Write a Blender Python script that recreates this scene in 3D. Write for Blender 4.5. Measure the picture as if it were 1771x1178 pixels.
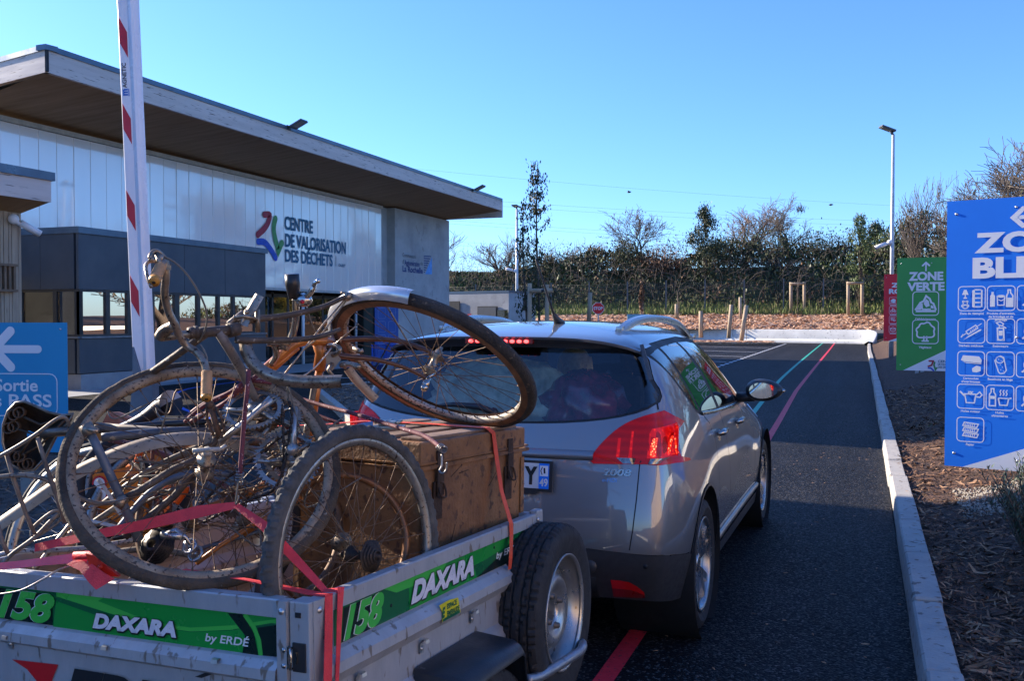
import bpy, bmesh, math, random
from mathutils import Vector, Matrix, Euler
from mathutils import noise as mnoise
import numpy as np
R = math.radians
sc = bpy.context.scene
for o in list(bpy.data.objects): bpy.data.objects.remove(o)
COL = sc.collection
PI = math.pi
# ------------------------------------------------------------------ camera
FPX, PCX, PCY, CAMH = 1600.0, 885.5, 589.0, 1.52      # focal length and centre in pixels of the 1771 wide photograph
YAW = math.atan((1485 - PCX) / FPX)
PITCH = math.atan((PCY - 550) / math.hypot(FPX, 1485 - PCX))
cd = bpy.data.cameras.new('camera'); cam = bpy.data.objects.new('camera', cd); COL.objects.link(cam)
cam.location = (0, 0, CAMH); cam.rotation_euler = (PI / 2 - PITCH, 0, YAW)
cd.sensor_width = 36.0; cd.lens = FPX / 1771 * 36.0; cd.clip_start = 0.05; cd.clip_end = 2500
sc.camera = cam
# ------------------------------------------------------------------ sky, sun, exposure
SUN_EL, SUN_AZ = 21.0, -8.0        # light travels along +X turned by SUN_AZ degrees
ldir = Vector((math.cos(R(SUN_AZ)) * math.cos(R(SUN_EL)), math.sin(R(SUN_AZ)) * math.cos(R(SUN_EL)), -math.sin(R(SUN_EL))))
w = bpy.data.worlds.new('World'); sc.world = w; w.use_nodes = True
nt = w.node_tree; bg = nt.nodes['Background']
sky = nt.nodes.new('ShaderNodeTexSky'); sky.sky_type = 'NISHITA'; sky.sun_disc = False
sky.sun_elevation = R(SUN_EL)
sky.sun_rotation = math.atan2(-ldir.x, -ldir.y)
sky.air_density = 1.0; sky.dust_density = 0.35; sky.ozone_density = 4.0
tint = nt.nodes.new('ShaderNodeMix'); tint.data_type = 'RGBA'; tint.blend_type = 'MULTIPLY'; tint.inputs['Factor'].default_value = 1.0   # the camera's cold white balance
tint.inputs['B'].default_value = (.43, .595, .90, 1); nt.links.new(sky.outputs[0], tint.inputs['A']); nt.links.new(tint.outputs['Result'], bg.inputs[0]); bg.inputs[1].default_value = 0.15
sd = bpy.data.lights.new('sun', 'SUN'); sun = bpy.data.objects.new('sun', sd); COL.objects.link(sun)
sd.energy = 5.0; sd.angle = R(0.53); sd.color = (1.0, 0.86, 0.70)
sun.rotation_euler = ldir.to_track_quat('-Z', 'Y').to_euler()
sc.view_settings.view_transform = 'Standard'; sc.view_settings.look = 'None'
sc.view_settings.exposure = 1.32; sc.view_settings.gamma = 1.0
# ------------------------------------------------------------------ pixel -> point helpers (depths are real)
_fw = Vector((-math.sin(YAW) * math.cos(PITCH), math.cos(YAW) * math.cos(PITCH), -math.sin(PITCH)))
_rt = Vector((math.cos(YAW), math.sin(YAW), 0)); _up = _rt.cross(_fw); _C = Vector((0, 0, CAMH))
def ray(x, y): return _fw + _rt * ((x - PCX) / FPX) - _up * ((y - PCY) / FPX)
def atD(x, y, D): return _C + ray(x, y) * D
def atX(x, y, X): d = ray(x, y); return _C + d * (X / d.x)
def atY(x, y, Y): d = ray(x, y); return _C + d * (Y / d.y)
def atz(x, y, z=0.0): d = ray(x, y); return _C + d * ((z - CAMH) / d.z)
# ------------------------------------------------------------------ objects
def tag(o, label=None, cat=None, group=None, kind=None):
    if label: o['label'] = label
    if cat: o['category'] = cat
    if group: o['group'] = group
    if kind: o['kind'] = kind
    return o
def thing(name, loc, label, cat, group=None, rot=None):
    o = bpy.data.objects.new(name, None); COL.objects.link(o); o.location = loc; o.empty_display_size = .2
    if rot: o.rotation_euler = rot
    return tag(o, label, cat, group)
def dup(root, loc=None, label=None, group=None, rz=None):
    r = root.copy(); COL.objects.link(r)
    if loc is not None: r.location = loc
    if rz is not None: r.rotation_euler = (root.rotation_euler[0], root.rotation_euler[1], rz)
    if label: r['label'] = label
    if group: r['group'] = group
    for ch in list(root.children):
        c = ch.copy(); COL.objects.link(c); c.parent = r
        for g in ch.children:
            d = g.copy(); COL.objects.link(d); d.parent = c
    return r
def ortho(a):
    a = a.normalized(); b = Vector((0, 0, 1)) if abs(a.z) < .9 else Vector((1, 0, 0))
    u = a.cross(b).normalized(); return u, a.cross(u).normalized()
def origin_of(p):
    v = Vector((0, 0, 0))
    while p is not None: v = v + p.location; p = p.parent
    return v
class MB:
    """collects faces in scene coordinates (or in the parent's own when local=True)"""
    def __init__(s): s.v = []; s.f = []; s.m = []; s.mi = 0; s.sm = []; s.smooth = True
    def add(s, vs, fs, M=None, smooth=None):
        b = len(s.v)
        for q in vs:
            q = Vector(q)
            s.v.append(M @ q if M is not None else q)
        sm = s.smooth if smooth is None else smooth
        for f in fs: s.f.append([b + i for i in f]); s.m.append(s.mi); s.sm.append(sm)
        return s
    def box(s, c, d, M=None, bev=0.0):
        x, y, z = d[0] / 2, d[1] / 2, d[2] / 2; c = Vector(c)
        if bev <= 0:
            vs = [c + Vector((i * x, j * y, k * z)) for i in (-1, 1) for j in (-1, 1) for k in (-1, 1)]
            fs = [(0, 1, 3, 2), (4, 6, 7, 5), (0, 4, 5, 1), (2, 3, 7, 6), (0, 2, 6, 4), (1, 5, 7, 3)]
            return s.add(vs, fs, M, False)
        bm = bmesh.new(); bmesh.ops.create_cube(bm, size=1)
        for v in bm.verts: v.co = Vector((v.co.x * 2 * x, v.co.y * 2 * y, v.co.z * 2 * z))
        bmesh.ops.bevel(bm, geom=list(bm.edges), offset=bev, segments=2, affect='EDGES', profile=.6)
        bm.verts.index_update(); vs = [c + v.co for v in bm.verts]; fs = [[v.index for v in f.verts] for f in bm.faces]
        bm.free(); return s.add(vs, fs, M, False)
    def tube(s, pts, r, n=8, closed=False, cap=True, M=None):
        pts = [Vector(p) for p in pts]; k = len(pts); rs = r if isinstance(r, (list, tuple)) else [r] * k
        vs = []; u = None
        for i in range(k):
            if closed: t = pts[(i + 1) % k] - pts[i - 1]
            else: t = pts[min(i + 1, k - 1)] - pts[max(i - 1, 0)]
            if t.length < 1e-9: t = Vector((0, 0, 1))
            t.normalize()
            if u is None: u, _ = ortho(t)
            u = (u - t * u.dot(t))
            if u.length < 1e-6: u, _ = ortho(t)
            u.normalize(); w_ = t.cross(u)
            for j in range(n):
                a = 2 * PI * j / n; vs.append(pts[i] + (u * math.cos(a) + w_ * math.sin(a)) * rs[i])
        fs = []
        for i in range(k if closed else k - 1):
            a, b = i * n, ((i + 1) % k) * n
            for j in range(n): fs.append((a + j, a + (j + 1) % n, b + (j + 1) % n, b + j))
        if cap and not closed: fs.append(list(range(n))[::-1]); fs.append([(k - 1) * n + j for j in range(n)])
        return s.add(vs, fs, M)
    def cyl(s, a, b, r, n=16, r2=None, M=None): return s.tube([a, b], [r, r if r2 is None else r2], n, M=M)
    def lathe(s, prof, c, ax, n=32, up=None, M=None, a0=0, a1=2 * PI, disp=None):
        """prof: list of (radius, offset along axis)"""
        ax = Vector(ax).normalized(); c = Vector(c); u, w_ = ortho(ax)
        full = abs(a1 - a0 - 2 * PI) < 1e-6; m = n if full else n + 1; k = len(prof); vs = []
        for i in range(m):
            a = a0 + (a1 - a0) * i / n
            for j, (r, h) in enumerate(prof):
                rr = r + (disp(a, j, r, h) if disp else 0)
                vs.append(c + ax * h + (u * math.cos(a) + w_ * math.sin(a)) * rr)
        fs = []
        for i in range(n):
            a, b = i * k, ((i + 1) % m) * k
            for j in range(k - 1): fs.append((a + j, a + j + 1, b + j + 1, b + j))
        return s.add(vs, fs, M)
    def sphere(s, c, r, n=12, sc_=(1, 1, 1), M=None):
        c = Vector(c); vs = []; fs = []; h = n // 2
        for i in range(h + 1):
            t = PI * i / h
            for j in range(n):
                a = 2 * PI * j / n
                vs.append(c + Vector((math.sin(t) * math.cos(a) * r * sc_[0], math.sin(t) * math.sin(a) * r * sc_[1], math.cos(t) * r * sc_[2])))
        for i in range(h):
            for j in range(n): fs.append((i * n + j, (i + 1) * n + j, (i + 1) * n + (j + 1) % n, i * n + (j + 1) % n))
        return s.add(vs, fs, M)
    def poly(s, pts, th=0.0, nrm=None, M=None):
        """flat polygon, optionally thickened along nrm"""
        pts = [Vector(p) for p in pts]; n = len(pts)
        if not th: return s.add(pts, [list(range(n))], M, False)
        if nrm is None: nrm = (pts[1] - pts[0]).cross(pts[2] - pts[0]).normalized()
        nrm = Vector(nrm); q = [p + nrm * th for p in pts]
        fs = [list(range(n))[::-1], [n + i for i in range(n)]] + [(i, (i + 1) % n, n + (i + 1) % n, n + i) for i in range(n)]
        return s.add(pts + q, fs, M, False)
    def grid(s, P, M=None, smooth=True, closed=False):
        """P: rows of points"""
        a, b = len(P), len(P[0]); vs = [q for r_ in P for q in r_]; fs = []
        for i in range(a - 1 if not closed else a):
            for j in range(b - 1): fs.append((i * b + j, i * b + j + 1, ((i + 1) % a) * b + j + 1, ((i + 1) % a) * b + j))
        return s.add(vs, fs, M, smooth)
    def build(s, name, mats, parent=None, local=False, auto=None):
        me = bpy.data.meshes.new(name); off = Vector((0, 0, 0))
        if parent is not None and not local: off = origin_of(parent)
        me.from_pydata([tuple(v - off) for v in s.v], [], s.f)
        if not isinstance(mats, (list, tuple)): mats = [mats]
        for m in mats: me.materials.append(m)
        me.polygons.foreach_set('material_index', s.m); me.polygons.foreach_set('use_smooth', s.sm)
        bm = bmesh.new(); bm.from_mesh(me); bmesh.ops.recalc_face_normals(bm, faces=bm.faces); bm.to_mesh(me); bm.free()
        if auto: 
            me.set_sharp_from_angle(angle=R(auto))
        me.update()
        o = bpy.data.objects.new(name, me); COL.objects.link(o)
        if parent is not None: o.parent = parent
        return o
# ------------------------------------------------------------------ materials
MATS = {}
def newmat(name):
    m = bpy.data.materials.new(name); m.use_nodes = True; return m, m.node_tree, m.node_tree.nodes['Principled BSDF']
def mat(name, col, rough=.6, metal=0.0, col2=None, scale=6.0, bump=0.0, bscale=None, spot=None, spotscale=30, spotamt=.62, coat=0.0, rvar=.12, stretch=None, detail=6, spec=None, sheen=0, bdist=.01, coord='Object'):
    """principled material, colour mottled by noise; optional second-scale spots; optional bump"""
    if name in MATS: return MATS[name]
    m, nt, b = newmat(name); N = nt.nodes.new; L = nt.links.new
    tc = N('ShaderNodeTexCoord'); mp = N('ShaderNodeMapping'); L(tc.outputs[coord], mp.inputs[0])
    if stretch: mp.inputs['Scale'].default_value = stretch
    n1 = N('ShaderNodeTexNoise'); n1.inputs['Scale'].default_value = scale; n1.inputs['Detail'].default_value = detail; n1.inputs['Roughness'].default_value = .65
    L(mp.outputs[0], n1.inputs[0])
    if col2 is None: col2 = tuple(c * .72 for c in col)
    rp = N('ShaderNodeValToRGB'); e = rp.color_ramp.elements; e[0].position = .33; e[1].position = .68
    e[0].color = (*col2, 1); e[1].color = (*col, 1); L(n1.outputs[0], rp.inputs[0]); out = rp.outputs[0]
    if spot is not None:
        n2 = N('ShaderNodeTexNoise'); n2.inputs['Scale'].default_value = spotscale; n2.inputs['Detail'].default_value = 3
        L(mp.outputs[0], n2.inputs[0]); r2 = N('ShaderNodeValToRGB'); q = r2.color_ramp.elements
        q[0].position = spotamt - .03; q[1].position = spotamt + .03; q[0].color = (0, 0, 0, 1); q[1].color = (1, 1, 1, 1)
        L(n2.outputs[0], r2.inputs[0]); mx = N('ShaderNodeMix'); mx.data_type = 'RGBA'
        L(r2.outputs[0], mx.inputs['Factor']); L(out, mx.inputs['A']); mx.inputs['B'].default_value = (*spot, 1); out = mx.outputs['Result']
    L(out, b.inputs['Base Color']); b.inputs['Metallic'].default_value = metal
    mr = N('ShaderNodeMapRange'); L(n1.outputs[0], mr.inputs[0]); mr.inputs[1].default_value = .25; mr.inputs[2].default_value = .75
    mr.inputs[3].default_value = min(1, rough + rvar); mr.inputs[4].default_value = max(0.02, rough - rvar); L(mr.outputs[0], b.inputs['Roughness'])
    if coat: b.inputs['Coat Weight'].default_value = coat; b.inputs['Coat Roughness'].default_value = .03
    if spec is not None: b.inputs['Specular IOR Level'].default_value = spec
    if bump:
        bn = N('ShaderNodeBump'); bn.inputs['Strength'].default_value = bump; bn.inputs['Distance'].default_value = bdist
        n3 = N('ShaderNodeTexNoise'); n3.inputs['Scale'].default_value = bscale or scale * 4; n3.inputs['Detail'].default_value = 5
        L(mp.outputs[0], n3.inputs[0]); L(n3.outputs[0], bn.inputs['Height']); L(bn.outputs[0], b.inputs['Normal'])
    MATS[name] = m; return m
def emit(name, col, s=1.0):
    if name in MATS: return MATS[name]
    m, nt, b = newmat(name); b.inputs['Base Color'].default_value = (*[c * .5 for c in col], 1)
    b.inputs['Emission Color'].default_value = (*col, 1); b.inputs['Emission Strength'].default_value = s; MATS[name] = m; return m
def glassmat(name, tint=(.5, .56, .6), rough=.0, refl=1.0, base=.04, gcol=(1, 1, 1)):
    """thin window glass: tinted see-through plus mirror reflection by Fresnel"""
    if name in MATS: return MATS[name]
    m, nt, b = newmat(name); N = nt.nodes.new; L = nt.links.new; nt.nodes.remove(b)
    tr = N('ShaderNodeBsdfTransparent'); tr.inputs[0].default_value = (*tint, 1)
    gl = N('ShaderNodeBsdfGlossy'); gl.inputs['Roughness'].default_value = rough; gl.inputs[0].default_value = (*gcol, 1)
    fr = N('ShaderNodeFresnel'); fr.inputs[0].default_value = 1.55
    ml = N('ShaderNodeMath'); ml.operation = 'MULTIPLY_ADD'; ml.inputs[1].default_value = refl; ml.inputs[2].default_value = base; L(fr.outputs[0], ml.inputs[0])
    mx = N('ShaderNodeMixShader'); L(ml.outputs[0], mx.inputs[0]); L(tr.outputs[0], mx.inputs[1]); L(gl.outputs[0], mx.inputs[2])
    L(mx.outputs[0], nt.nodes['Material Output'].inputs[0]); MATS[name] = m; return m
WHITE = mat('white paint', (.80, .80, .80), .45, col2=(.70, .70, .71))
DARK = mat('dark void', (.012, .012, .014), .7)
BLACKP = mat('black plastic', (.022, .023, .026), .42, col2=(.016, .017, .019), scale=12)
STEEL = mat('galvanised steel', (.40, .43, .46), .42, .75, (.29, .31, .34), 9, bump=.15, bscale=60, spot=(.22, .22, .22), spotscale=45, spotamt=.68)
CHROME = mat('dirty chrome', (.52, .51, .49), .22, 1.0, (.40, .37, .33), 20, bump=.1, bscale=80)
ALU = mat('aluminium', (.60, .60, .60), .32, .9, (.48, .48, .48), 10)
RUST = mat('rusty steel', (.16, .085, .045), .75, .2, (.06, .032, .02), 22, bump=.4, bscale=90)
# ------------------------------------------------------------------ lettering
def text_mesh(s, bold=.0, shear=0.0, space=1.0):
    cu = bpy.data.curves.new('lettering', 'FONT'); cu.body = s; cu.size = 1; cu.offset = bold; cu.shear = shear; cu.space_character = space
    cu.resolution_u = 4; cu.align_x = 'LEFT'
    o = bpy.data.objects.new('lettering', cu); COL.objects.link(o); bpy.context.view_layer.update()
    me = bpy.data.meshes.new_from_object(o); bpy.data.objects.remove(o)
    vs = [v.co.copy() for v in me.vertices]; fs = [list(p.vertices) for p in me.polygons]; bpy.data.meshes.remove(me)
    return vs, fs
class Board:
    """a flat face with its own u,v axes on which signs, letters and markings are laid"""
    def __init__(s, o, xd, yd): s.o = Vector(o); s.x = Vector(xd).normalized(); s.y = Vector(yd).normalized(); s.n = s.x.cross(s.y).normalized()
    def P(s, u, v, h=0.0): return s.o + s.x * u + s.y * v + s.n * h
    def uv(s, px, py):
        d = ray(px, py); t = (s.o - _C).dot(s.n) / d.dot(s.n); p = _C + d * t - s.o; return p.dot(s.x), p.dot(s.y)
    def poly(s, mb, uvs, h=.003, th=0.0):
        mb.poly([s.P(u, v, h) for u, v in uvs], th, s.n) if th else mb.poly([s.P(u, v, h) for u, v in uvs])
    def rect(s, mb, u0, v0, u1, v1, h=.003, th=0): s.poly(mb, [(u0, v0), (u1, v0), (u1, v1), (u0, v1)], h, th)
    def text(s, mb, t, u0, v0, u1, v1, h=.004, bold=.01, shear=0.0, space=1.0, fit='both', align='l'):
        vs, fs = text_mesh(t, bold, shear, space)
        x0 = min(v.x for v in vs); x1 = max(v.x for v in vs)
        cap = [v.y for v in vs]; y0 = 0.0 if any(c in t for c in 'gjpqy,') else min(cap); y1 = max(cap)
        sy = (v1 - v0) / (y1 - y0); sx = (u1 - u0) / (x1 - x0) if fit == 'both' else sy
        if fit != 'both' and align == 'c': u0 = (u0 + u1) / 2 - sx * (x1 - x0) / 2
        mb.add([s.P(u0 + (v.x - x0) * sx, v0 + (v.y - y0) * sy, h) for v in vs], fs, None, False)
    def stroke(s, mb, pts, wd, h=.004, closed=False, round_=False):
        n = len(pts); k = n if closed else n - 1
        P = [Vector(p) for p in pts]
        L_, R_ = [], []
        for i in range(n):
            a = P[i - 1] if (closed or i > 0) else P[i]; c = P[(i + 1) % n] if (closed or i < n - 1) else P[i]
            d1 = (P[i] - a); d2 = (c - P[i])
            if d1.length < 1e-9: d1 = d2
            if d2.length < 1e-9: d2 = d1
            d1 = d1.normalized(); d2 = d2.normalized(); n1 = Vector((-d1.y, d1.x)); n2 = Vector((-d2.y, d2.x)); m = n1 + n2
            m = n1 if m.length < .2 else m.normalized() / max(.4, m.normalized().dot(n1))
            L_.append(P[i] + m * wd / 2); R_.append(P[i] - m * wd / 2)
        vs = [s.P(p.x, p.y, h) for p in L_ + R_]; fs = [(i, (i + 1) % n, n + (i + 1) % n, n + i) for i in range(k)]
        mb.add(vs, fs, None, False)
        if round_ and not closed:
            for k_, e in enumerate((P[0], P[-1])): s.disc(mb, e.x, e.y, wd / 2, h + .0004 + .0003 * k_)
    def disc(s, mb, u, v, r, h=.004, n=16, ry=None):
        s.poly(mb, [(u + r * math.cos(2 * PI * i / n), v + (ry or r) * math.sin(2 * PI * i / n)) for i in range(n)], h)
    def rrect(s, mb, u0, v0, u1, v1, rad, wd, h=.004):
        pts = []
        for cx, cy, a in ((u1 - rad, v1 - rad, 0), (u0 + rad, v1 - rad, 90), (u0 + rad, v0 + rad, 180), (u1 - rad, v0 + rad, 270)):
            for k in range(5): t = R(a + 22.5 * k); pts.append((cx + rad * math.cos(t), cy + rad * math.sin(t)))
        s.stroke(mb, pts, wd, h, True)
def smooth_path(pts, k=6):
    """Catmull-Rom through points"""
    P = [Vector(p) for p in pts]; out = []
    for i in range(len(P) - 1):
        a = P[max(i - 1, 0)]; b = P[i]; c = P[i + 1]; d = P[min(i + 2, len(P) - 1)]
        for j in range(k):
            t = j / k; out.append(.5 * ((2 * b) + (c - a) * t + (2 * a - 5 * b + 4 * c - d) * t * t + (3 * b - a - 3 * c + d) * t ** 3))
    out.append(P[-1]); return out
rnd = random.Random(7)
# ================================================================== GROUND
def asphalt_mat():
    m, nt, b = newmat('asphalt'); N = nt.nodes.new; L = nt.links.new
    tc = N('ShaderNodeTexCoord'); v = N('ShaderNodeTexVoronoi'); v.inputs['Scale'].default_value = 95; L(tc.outputs['Object'], v.inputs[0])
    n = N('ShaderNodeTexNoise'); n.inputs['Scale'].default_value = .9; n.inputs['Detail'].default_value = 7; n.inputs['Roughness'].default_value = .6; L(tc.outputs['Object'], n.inputs[0])
    r = N('ShaderNodeValToRGB'); e = r.color_ramp.elements; e[0].position = .35; e[0].color = (.0060, .0064, .0072, 1); e[1].position = .7; e[1].color = (.0115, .012, .0135, 1); L(n.outputs[0], r.inputs[0])
    sp = N('ShaderNodeSeparateColor'); L(v.outputs['Color'], sp.inputs[0])
    gt = N('ShaderNodeMath'); gt.operation = 'GREATER_THAN'; gt.inputs[1].default_value = .88; L(sp.outputs[0], gt.inputs[0])
    mx = N('ShaderNodeMix'); mx.data_type = 'RGBA'; L(gt.outputs[0], mx.inputs['Factor']); L(r.outputs[0], mx.inputs['A']); mx.inputs['B'].default_value = (.07, .066, .062, 1)
    mp = N('ShaderNodeMapping'); mp.inputs['Scale'].default_value = (2.2, .10, 1); L(tc.outputs['Object'], mp.inputs[0]); n4 = N('ShaderNodeTexNoise'); n4.inputs['Scale'].default_value = 1; n4.inputs['Detail'].default_value = 6; n4.inputs['Roughness'].default_value = .6; L(mp.outputs[0], n4.inputs[0])
    m4 = N('ShaderNodeMapRange'); L(n4.outputs[0], m4.inputs[0]); m4.inputs[1].default_value = .35; m4.inputs[2].default_value = .68; m4.inputs[3].default_value = .62; m4.inputs[4].default_value = 1.5
    hs = N('ShaderNodeHueSaturation'); L(m4.outputs[0], hs.inputs['Value']); L(mx.outputs['Result'], hs.inputs['Color']); L(hs.outputs[0], b.inputs['Base Color'])
    mr = N('ShaderNodeMapRange'); L(sp.outputs[1], mr.inputs[0]); mr.inputs[3].default_value = .50; mr.inputs[4].default_value = .85; L(mr.outputs[0], b.inputs['Roughness'])
    bn = N('ShaderNodeBump'); bn.inputs['Strength'].default_value = .55; bn.inputs['Distance'].default_value = .006; L(v.outputs['Distance'], bn.inputs['Height']); bn.invert = True; b.inputs['Specular IOR Level'].default_value = .12
    L(bn.outputs[0], b.inputs['Normal']); return m
ASPH = asphalt_mat()
EARTH = mat('earth', (.10, .07, .045), .95, col2=(.05, .04, .025), scale=.6, bump=.4, bscale=5)
MULCH = mat('mulch base', (.13, .066, .038), .95, col2=(.03, .019, .013), scale=14, bump=.9, bscale=60, bdist=.03, detail=9)
CONC = mat('kerb concrete', (.43, .40, .35), .85, col2=(.33, .32, .30), scale=5, bump=.35, bscale=70, spot=(.17, .145, .12), spotscale=16, spotamt=.63)
g = MB(); g.poly([(-500, -200, -.06), (500, -200, -.06), (500, 1200, -.06), (-500, 1200, -.06)]); tag(g.build('ground', EARTH), kind='structure')
def kx(y): return .232 + .0036 * max(y, 0) if y < 45 else .394 + .008 * (y - 45)
g = MB(); g.smooth = False
ys = [-14, 0, 10, 20, 30, 45, 55, 66.5]
for a, b_ in zip(ys[:-1], ys[1:]): g.add([(-60, a, 0), (kx(a), a, 0), (kx(b_), b_, 0), (-60, b_, 0)], [(0, 1, 2, 3)])
tag(g.build('road', ASPH), kind='structure')
# kerb: one metre stones with rounded top edge and open joints
g = MB()
y = -3.0; i = 0
while y < 62:
    L_ = 1.0 if y < 30 else 2.0; H_ = .125 if y < 7.75 else .115
    prof = [(0, -.02), (.010, H_ - .026), (.016, H_ - .008), (.026, H_), (.144, H_ + .003), (.150, H_ - .006), (.151, -.02)]
    j = rnd.uniform(-.007, .007); zz = rnd.uniform(-.007, .007)
    rows = []
    for t, cut in ((0, .010), (.014, 0), (.5, 0), (.986, 0), (1, .010)):
        Y = y + .009 + t * (L_ - .018); rows.append([(kx(Y) + px + j + (cut if k_ < 3 else 0), Y, pz + zz - cut) for k_, (px, pz) in enumerate(prof)])
    g.grid(rows); b0 = len(g.v); n_ = len(prof)
    g.add(rows[0], [list(range(n_))], None, False); g.add(rows[-1], [list(range(n_))[::-1]], None, False)
    y += L_
tag(g.build('kerb', CONC, auto=32), kind='structure')
# planting bed on the right
def bedz(x, y):
    b = .085 + .03 * mnoise.noise(Vector((x * 1.3, y * 1.3, 0))) + .02 * mnoise.noise(Vector((x * 5, y * 5, 3)))
    b += min(.42, .26 * max(0, x - kx(y) - .38)) + max(0, x - 2.2) * .03 + max(0, min(1, (y - 18) / 45)) * .55 * min(1, max(0, x - 1) / 3)
    return b
g = MB(); rows = []
ysb = [-3 + .12 * i for i in range(140)] + [14 + .6 * i for i in range(85)]
for Y in ysb:
    rows.append([(kx(Y) + .15 + .1 * k + (.02 * k * k), Y, bedz(kx(Y) + .15 + .1 * k + .02 * k * k, Y) - (.03 if k == 0 else 0)) for k in range(36)])
g.grid(rows); tag(g.build('planting_bed', MULCH), kind='structure')
# bark mulch: thousands of shreds
CH = [mat('bark dark', (.115, .058, .033), .9, col2=(.06, .031, .018), scale=30), mat('bark mid', (.27, .135, .065), .9, col2=(.15, .075, .038), scale=30), mat('bark pale', (.48, .28, .15), .9, col2=(.32, .18, .095), scale=30)]
def shred(g, p, L_, W_, a, tilt, curl, lift):
    d = Vector((math.cos(a), math.sin(a), tilt)).normalized(); s_ = Vector((-math.sin(a), math.cos(a), rnd.uniform(-.5, .5))).normalized()
    vs = []
    for t, w_ in ((-.5, .4), (0, 1), (.5, .3)):
        c = p + d * (t * L_) + Vector((0, 0, lift - curl * t * t * L_)) + s_ * (curl * .6 * t * t * L_)
        vs += [c - s_ * (W_ * w_ / 2), c + s_ * (W_ * w_ / 2)]
    g.add(vs, [(0, 2, 3, 1), (2, 4, 5, 3)], None, False)
g = MB()
for i in range(26000):
    t = rnd.random(); Y = 2.9 + 17 * t ** 1.6; X = kx(Y) + .17 + rnd.random() ** 1.1 * (.45 + Y * .27)
    if 7.3 < Y < 8.35 + .1 * math.sin(X * 5) and X > .75 and rnd.random() < .93: continue
    big = rnd.random() < .12; L_ = rnd.uniform(.03, .085) * (2.0 if big else 1) * (1 + Y * .03); W_ = L_ * rnd.uniform(.08, .28) * (.6 if big else 1)
    g.mi = rnd.choices((0, 1, 2), (5, 5, 1.6))[0]
    shred(g, Vector((X, Y, bedz(X, Y) + .005)), L_, W_, rnd.uniform(0, PI), rnd.uniform(-.35, .35), rnd.uniform(-.5, .9), rnd.uniform(0, .025))
for i in range(120):     # shreds strayed on to the kerb
    Y = rnd.uniform(3, 16); X = kx(Y) + rnd.uniform(.08, .17); g.mi = rnd.choice((0, 1, 2)); shred(g, Vector((X, Y, .128)), rnd.uniform(.02, .06), .006, rnd.uniform(0, PI), 0, .1, 0)
tag(g.build('bark_mulch', CH), kind='stuff')
g = MB()
for i in range(150):
    Y = rnd.uniform(3.0, 14); X = kx(Y) - rnd.random() ** 1.6 * 1.2; g.mi = rnd.choice((1, 2, 2)); shred(g, Vector((X, Y, .006)), rnd.uniform(.012, .04), rnd.uniform(.004, .014), rnd.uniform(0, PI), 0, .15, 0)
tag(g.build('wood_debris', CH), kind='stuff')
# pale gravel patch
GR = mat('gravel', (.46, .41, .33), .85, col2=(.26, .235, .19), scale=18)
g = MB()
for i in range(5200):
    X = rnd.uniform(.72, 3.4); Y = rnd.uniform(7.25, 8.4) + .1 * math.sin(X * 5)
    s_ = rnd.uniform(.006, .014); p = Vector((X, Y, bedz(X, Y) + .004 + rnd.uniform(0, .008)))
    vs = [p + Vector((rnd.uniform(.6, 1) * s_ * a, rnd.uniform(.6, 1) * s_ * b_, rnd.uniform(.5, .9) * s_ * c)) for a, b_, c in ((1, 0, 0), (-1, 0, 0), (0, 1, 0), (0, -1, 0), (0, 0, 1), (0, 0, -1))]
    g.add(vs, [(0, 2, 4), (2, 1, 4), (1, 3, 4), (3, 0, 4), (2, 0, 5), (1, 2, 5), (3, 1, 5), (0, 3, 5)], None, False)
tag(g.build('gravel', GR), kind='stuff')
# ------------------------------------------------------------------ painted markings (4 mm above the asphalt)
def stripe(name, pts, wd, col, dashed=None, z=.004):
    g = MB(); P = [Vector((*p, z)) for p in pts]
    for i in range(len(P) - 1):
        if dashed and i % 2: continue
        d = (P[i + 1] - P[i]).normalized()
        d0 = (P[i + 1] - P[max(i - 1, 0)]).normalized() if not dashed else d
        d1 = (P[min(i + 2, len(P) - 1)] - P[i]).normalized() if not dashed else d
        n0 = Vector((-d0.y, d0.x, 0)) * wd / 2; n1 = Vector((-d1.y, d1.x, 0)) * wd / 2
        g.add([P[i] - n0, P[i] + n0, P[i + 1] + n1, P[i + 1] - n1], [(0, 1, 2, 3)], None, False)
    return g.build(name, col)
PK = mat('pink road paint', (.74, .030, .055), .6, col2=(.60, .025, .045), scale=20, spot=(.05, .04, .045), spotscale=60, spotamt=.66)
RD = mat('red road paint', (.60, .035, .03), .6, col2=(.5, .03, .025), scale=20, spot=(.05, .04, .04), spotscale=60, spotamt=.66)
GN = mat('green road paint', (.03, .42, .28), .6, col2=(.02, .34, .24), scale=20, spot=(.03, .04, .04), spotscale=60, spotamt=.66)
BL = mat('blue road paint', (.02, .13, .62), .6, col2=(.02, .10, .5), scale=20)
WP = mat('white road paint', (.72, .73, .74), .6, col2=(.6, .6, .62), scale=14, spot=(.2, .2, .2), spotscale=50, spotamt=.7)
tag(stripe('red_route_line', smooth_path([(-.985, -2), (-.99, 2), (-1.0, 6), (-1.07, 12.4), (-1.2, 19), (-1.24, 22), (-1.30, 34), (-1.36, 50), (-1.43, 63)]), .085, PK), kind='structure')
tag(stripe('green_route_line', smooth_path([(-1.35, -2), (-1.4, 4), (-1.5, 12), (-1.77, 21.4), (-1.88, 27), (-2.0, 40), (-2.15, 63)]), .085, GN), kind='structure')
tag(stripe('dashed_bay_line', [(-4.2 - .0005 * k, 22 + .55 * k) for k in range(70)], .13, WP, dashed=True), kind='structure')
for k, Y in enumerate((26, 29.5, 33.5, 38.5, 44, 50.5)):
    tag(stripe('bay_line' if not k else 'bay_line.001', [(-9.5, Y + 2.2), (-4.4, Y)], .12, WP), kind='structure')
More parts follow.
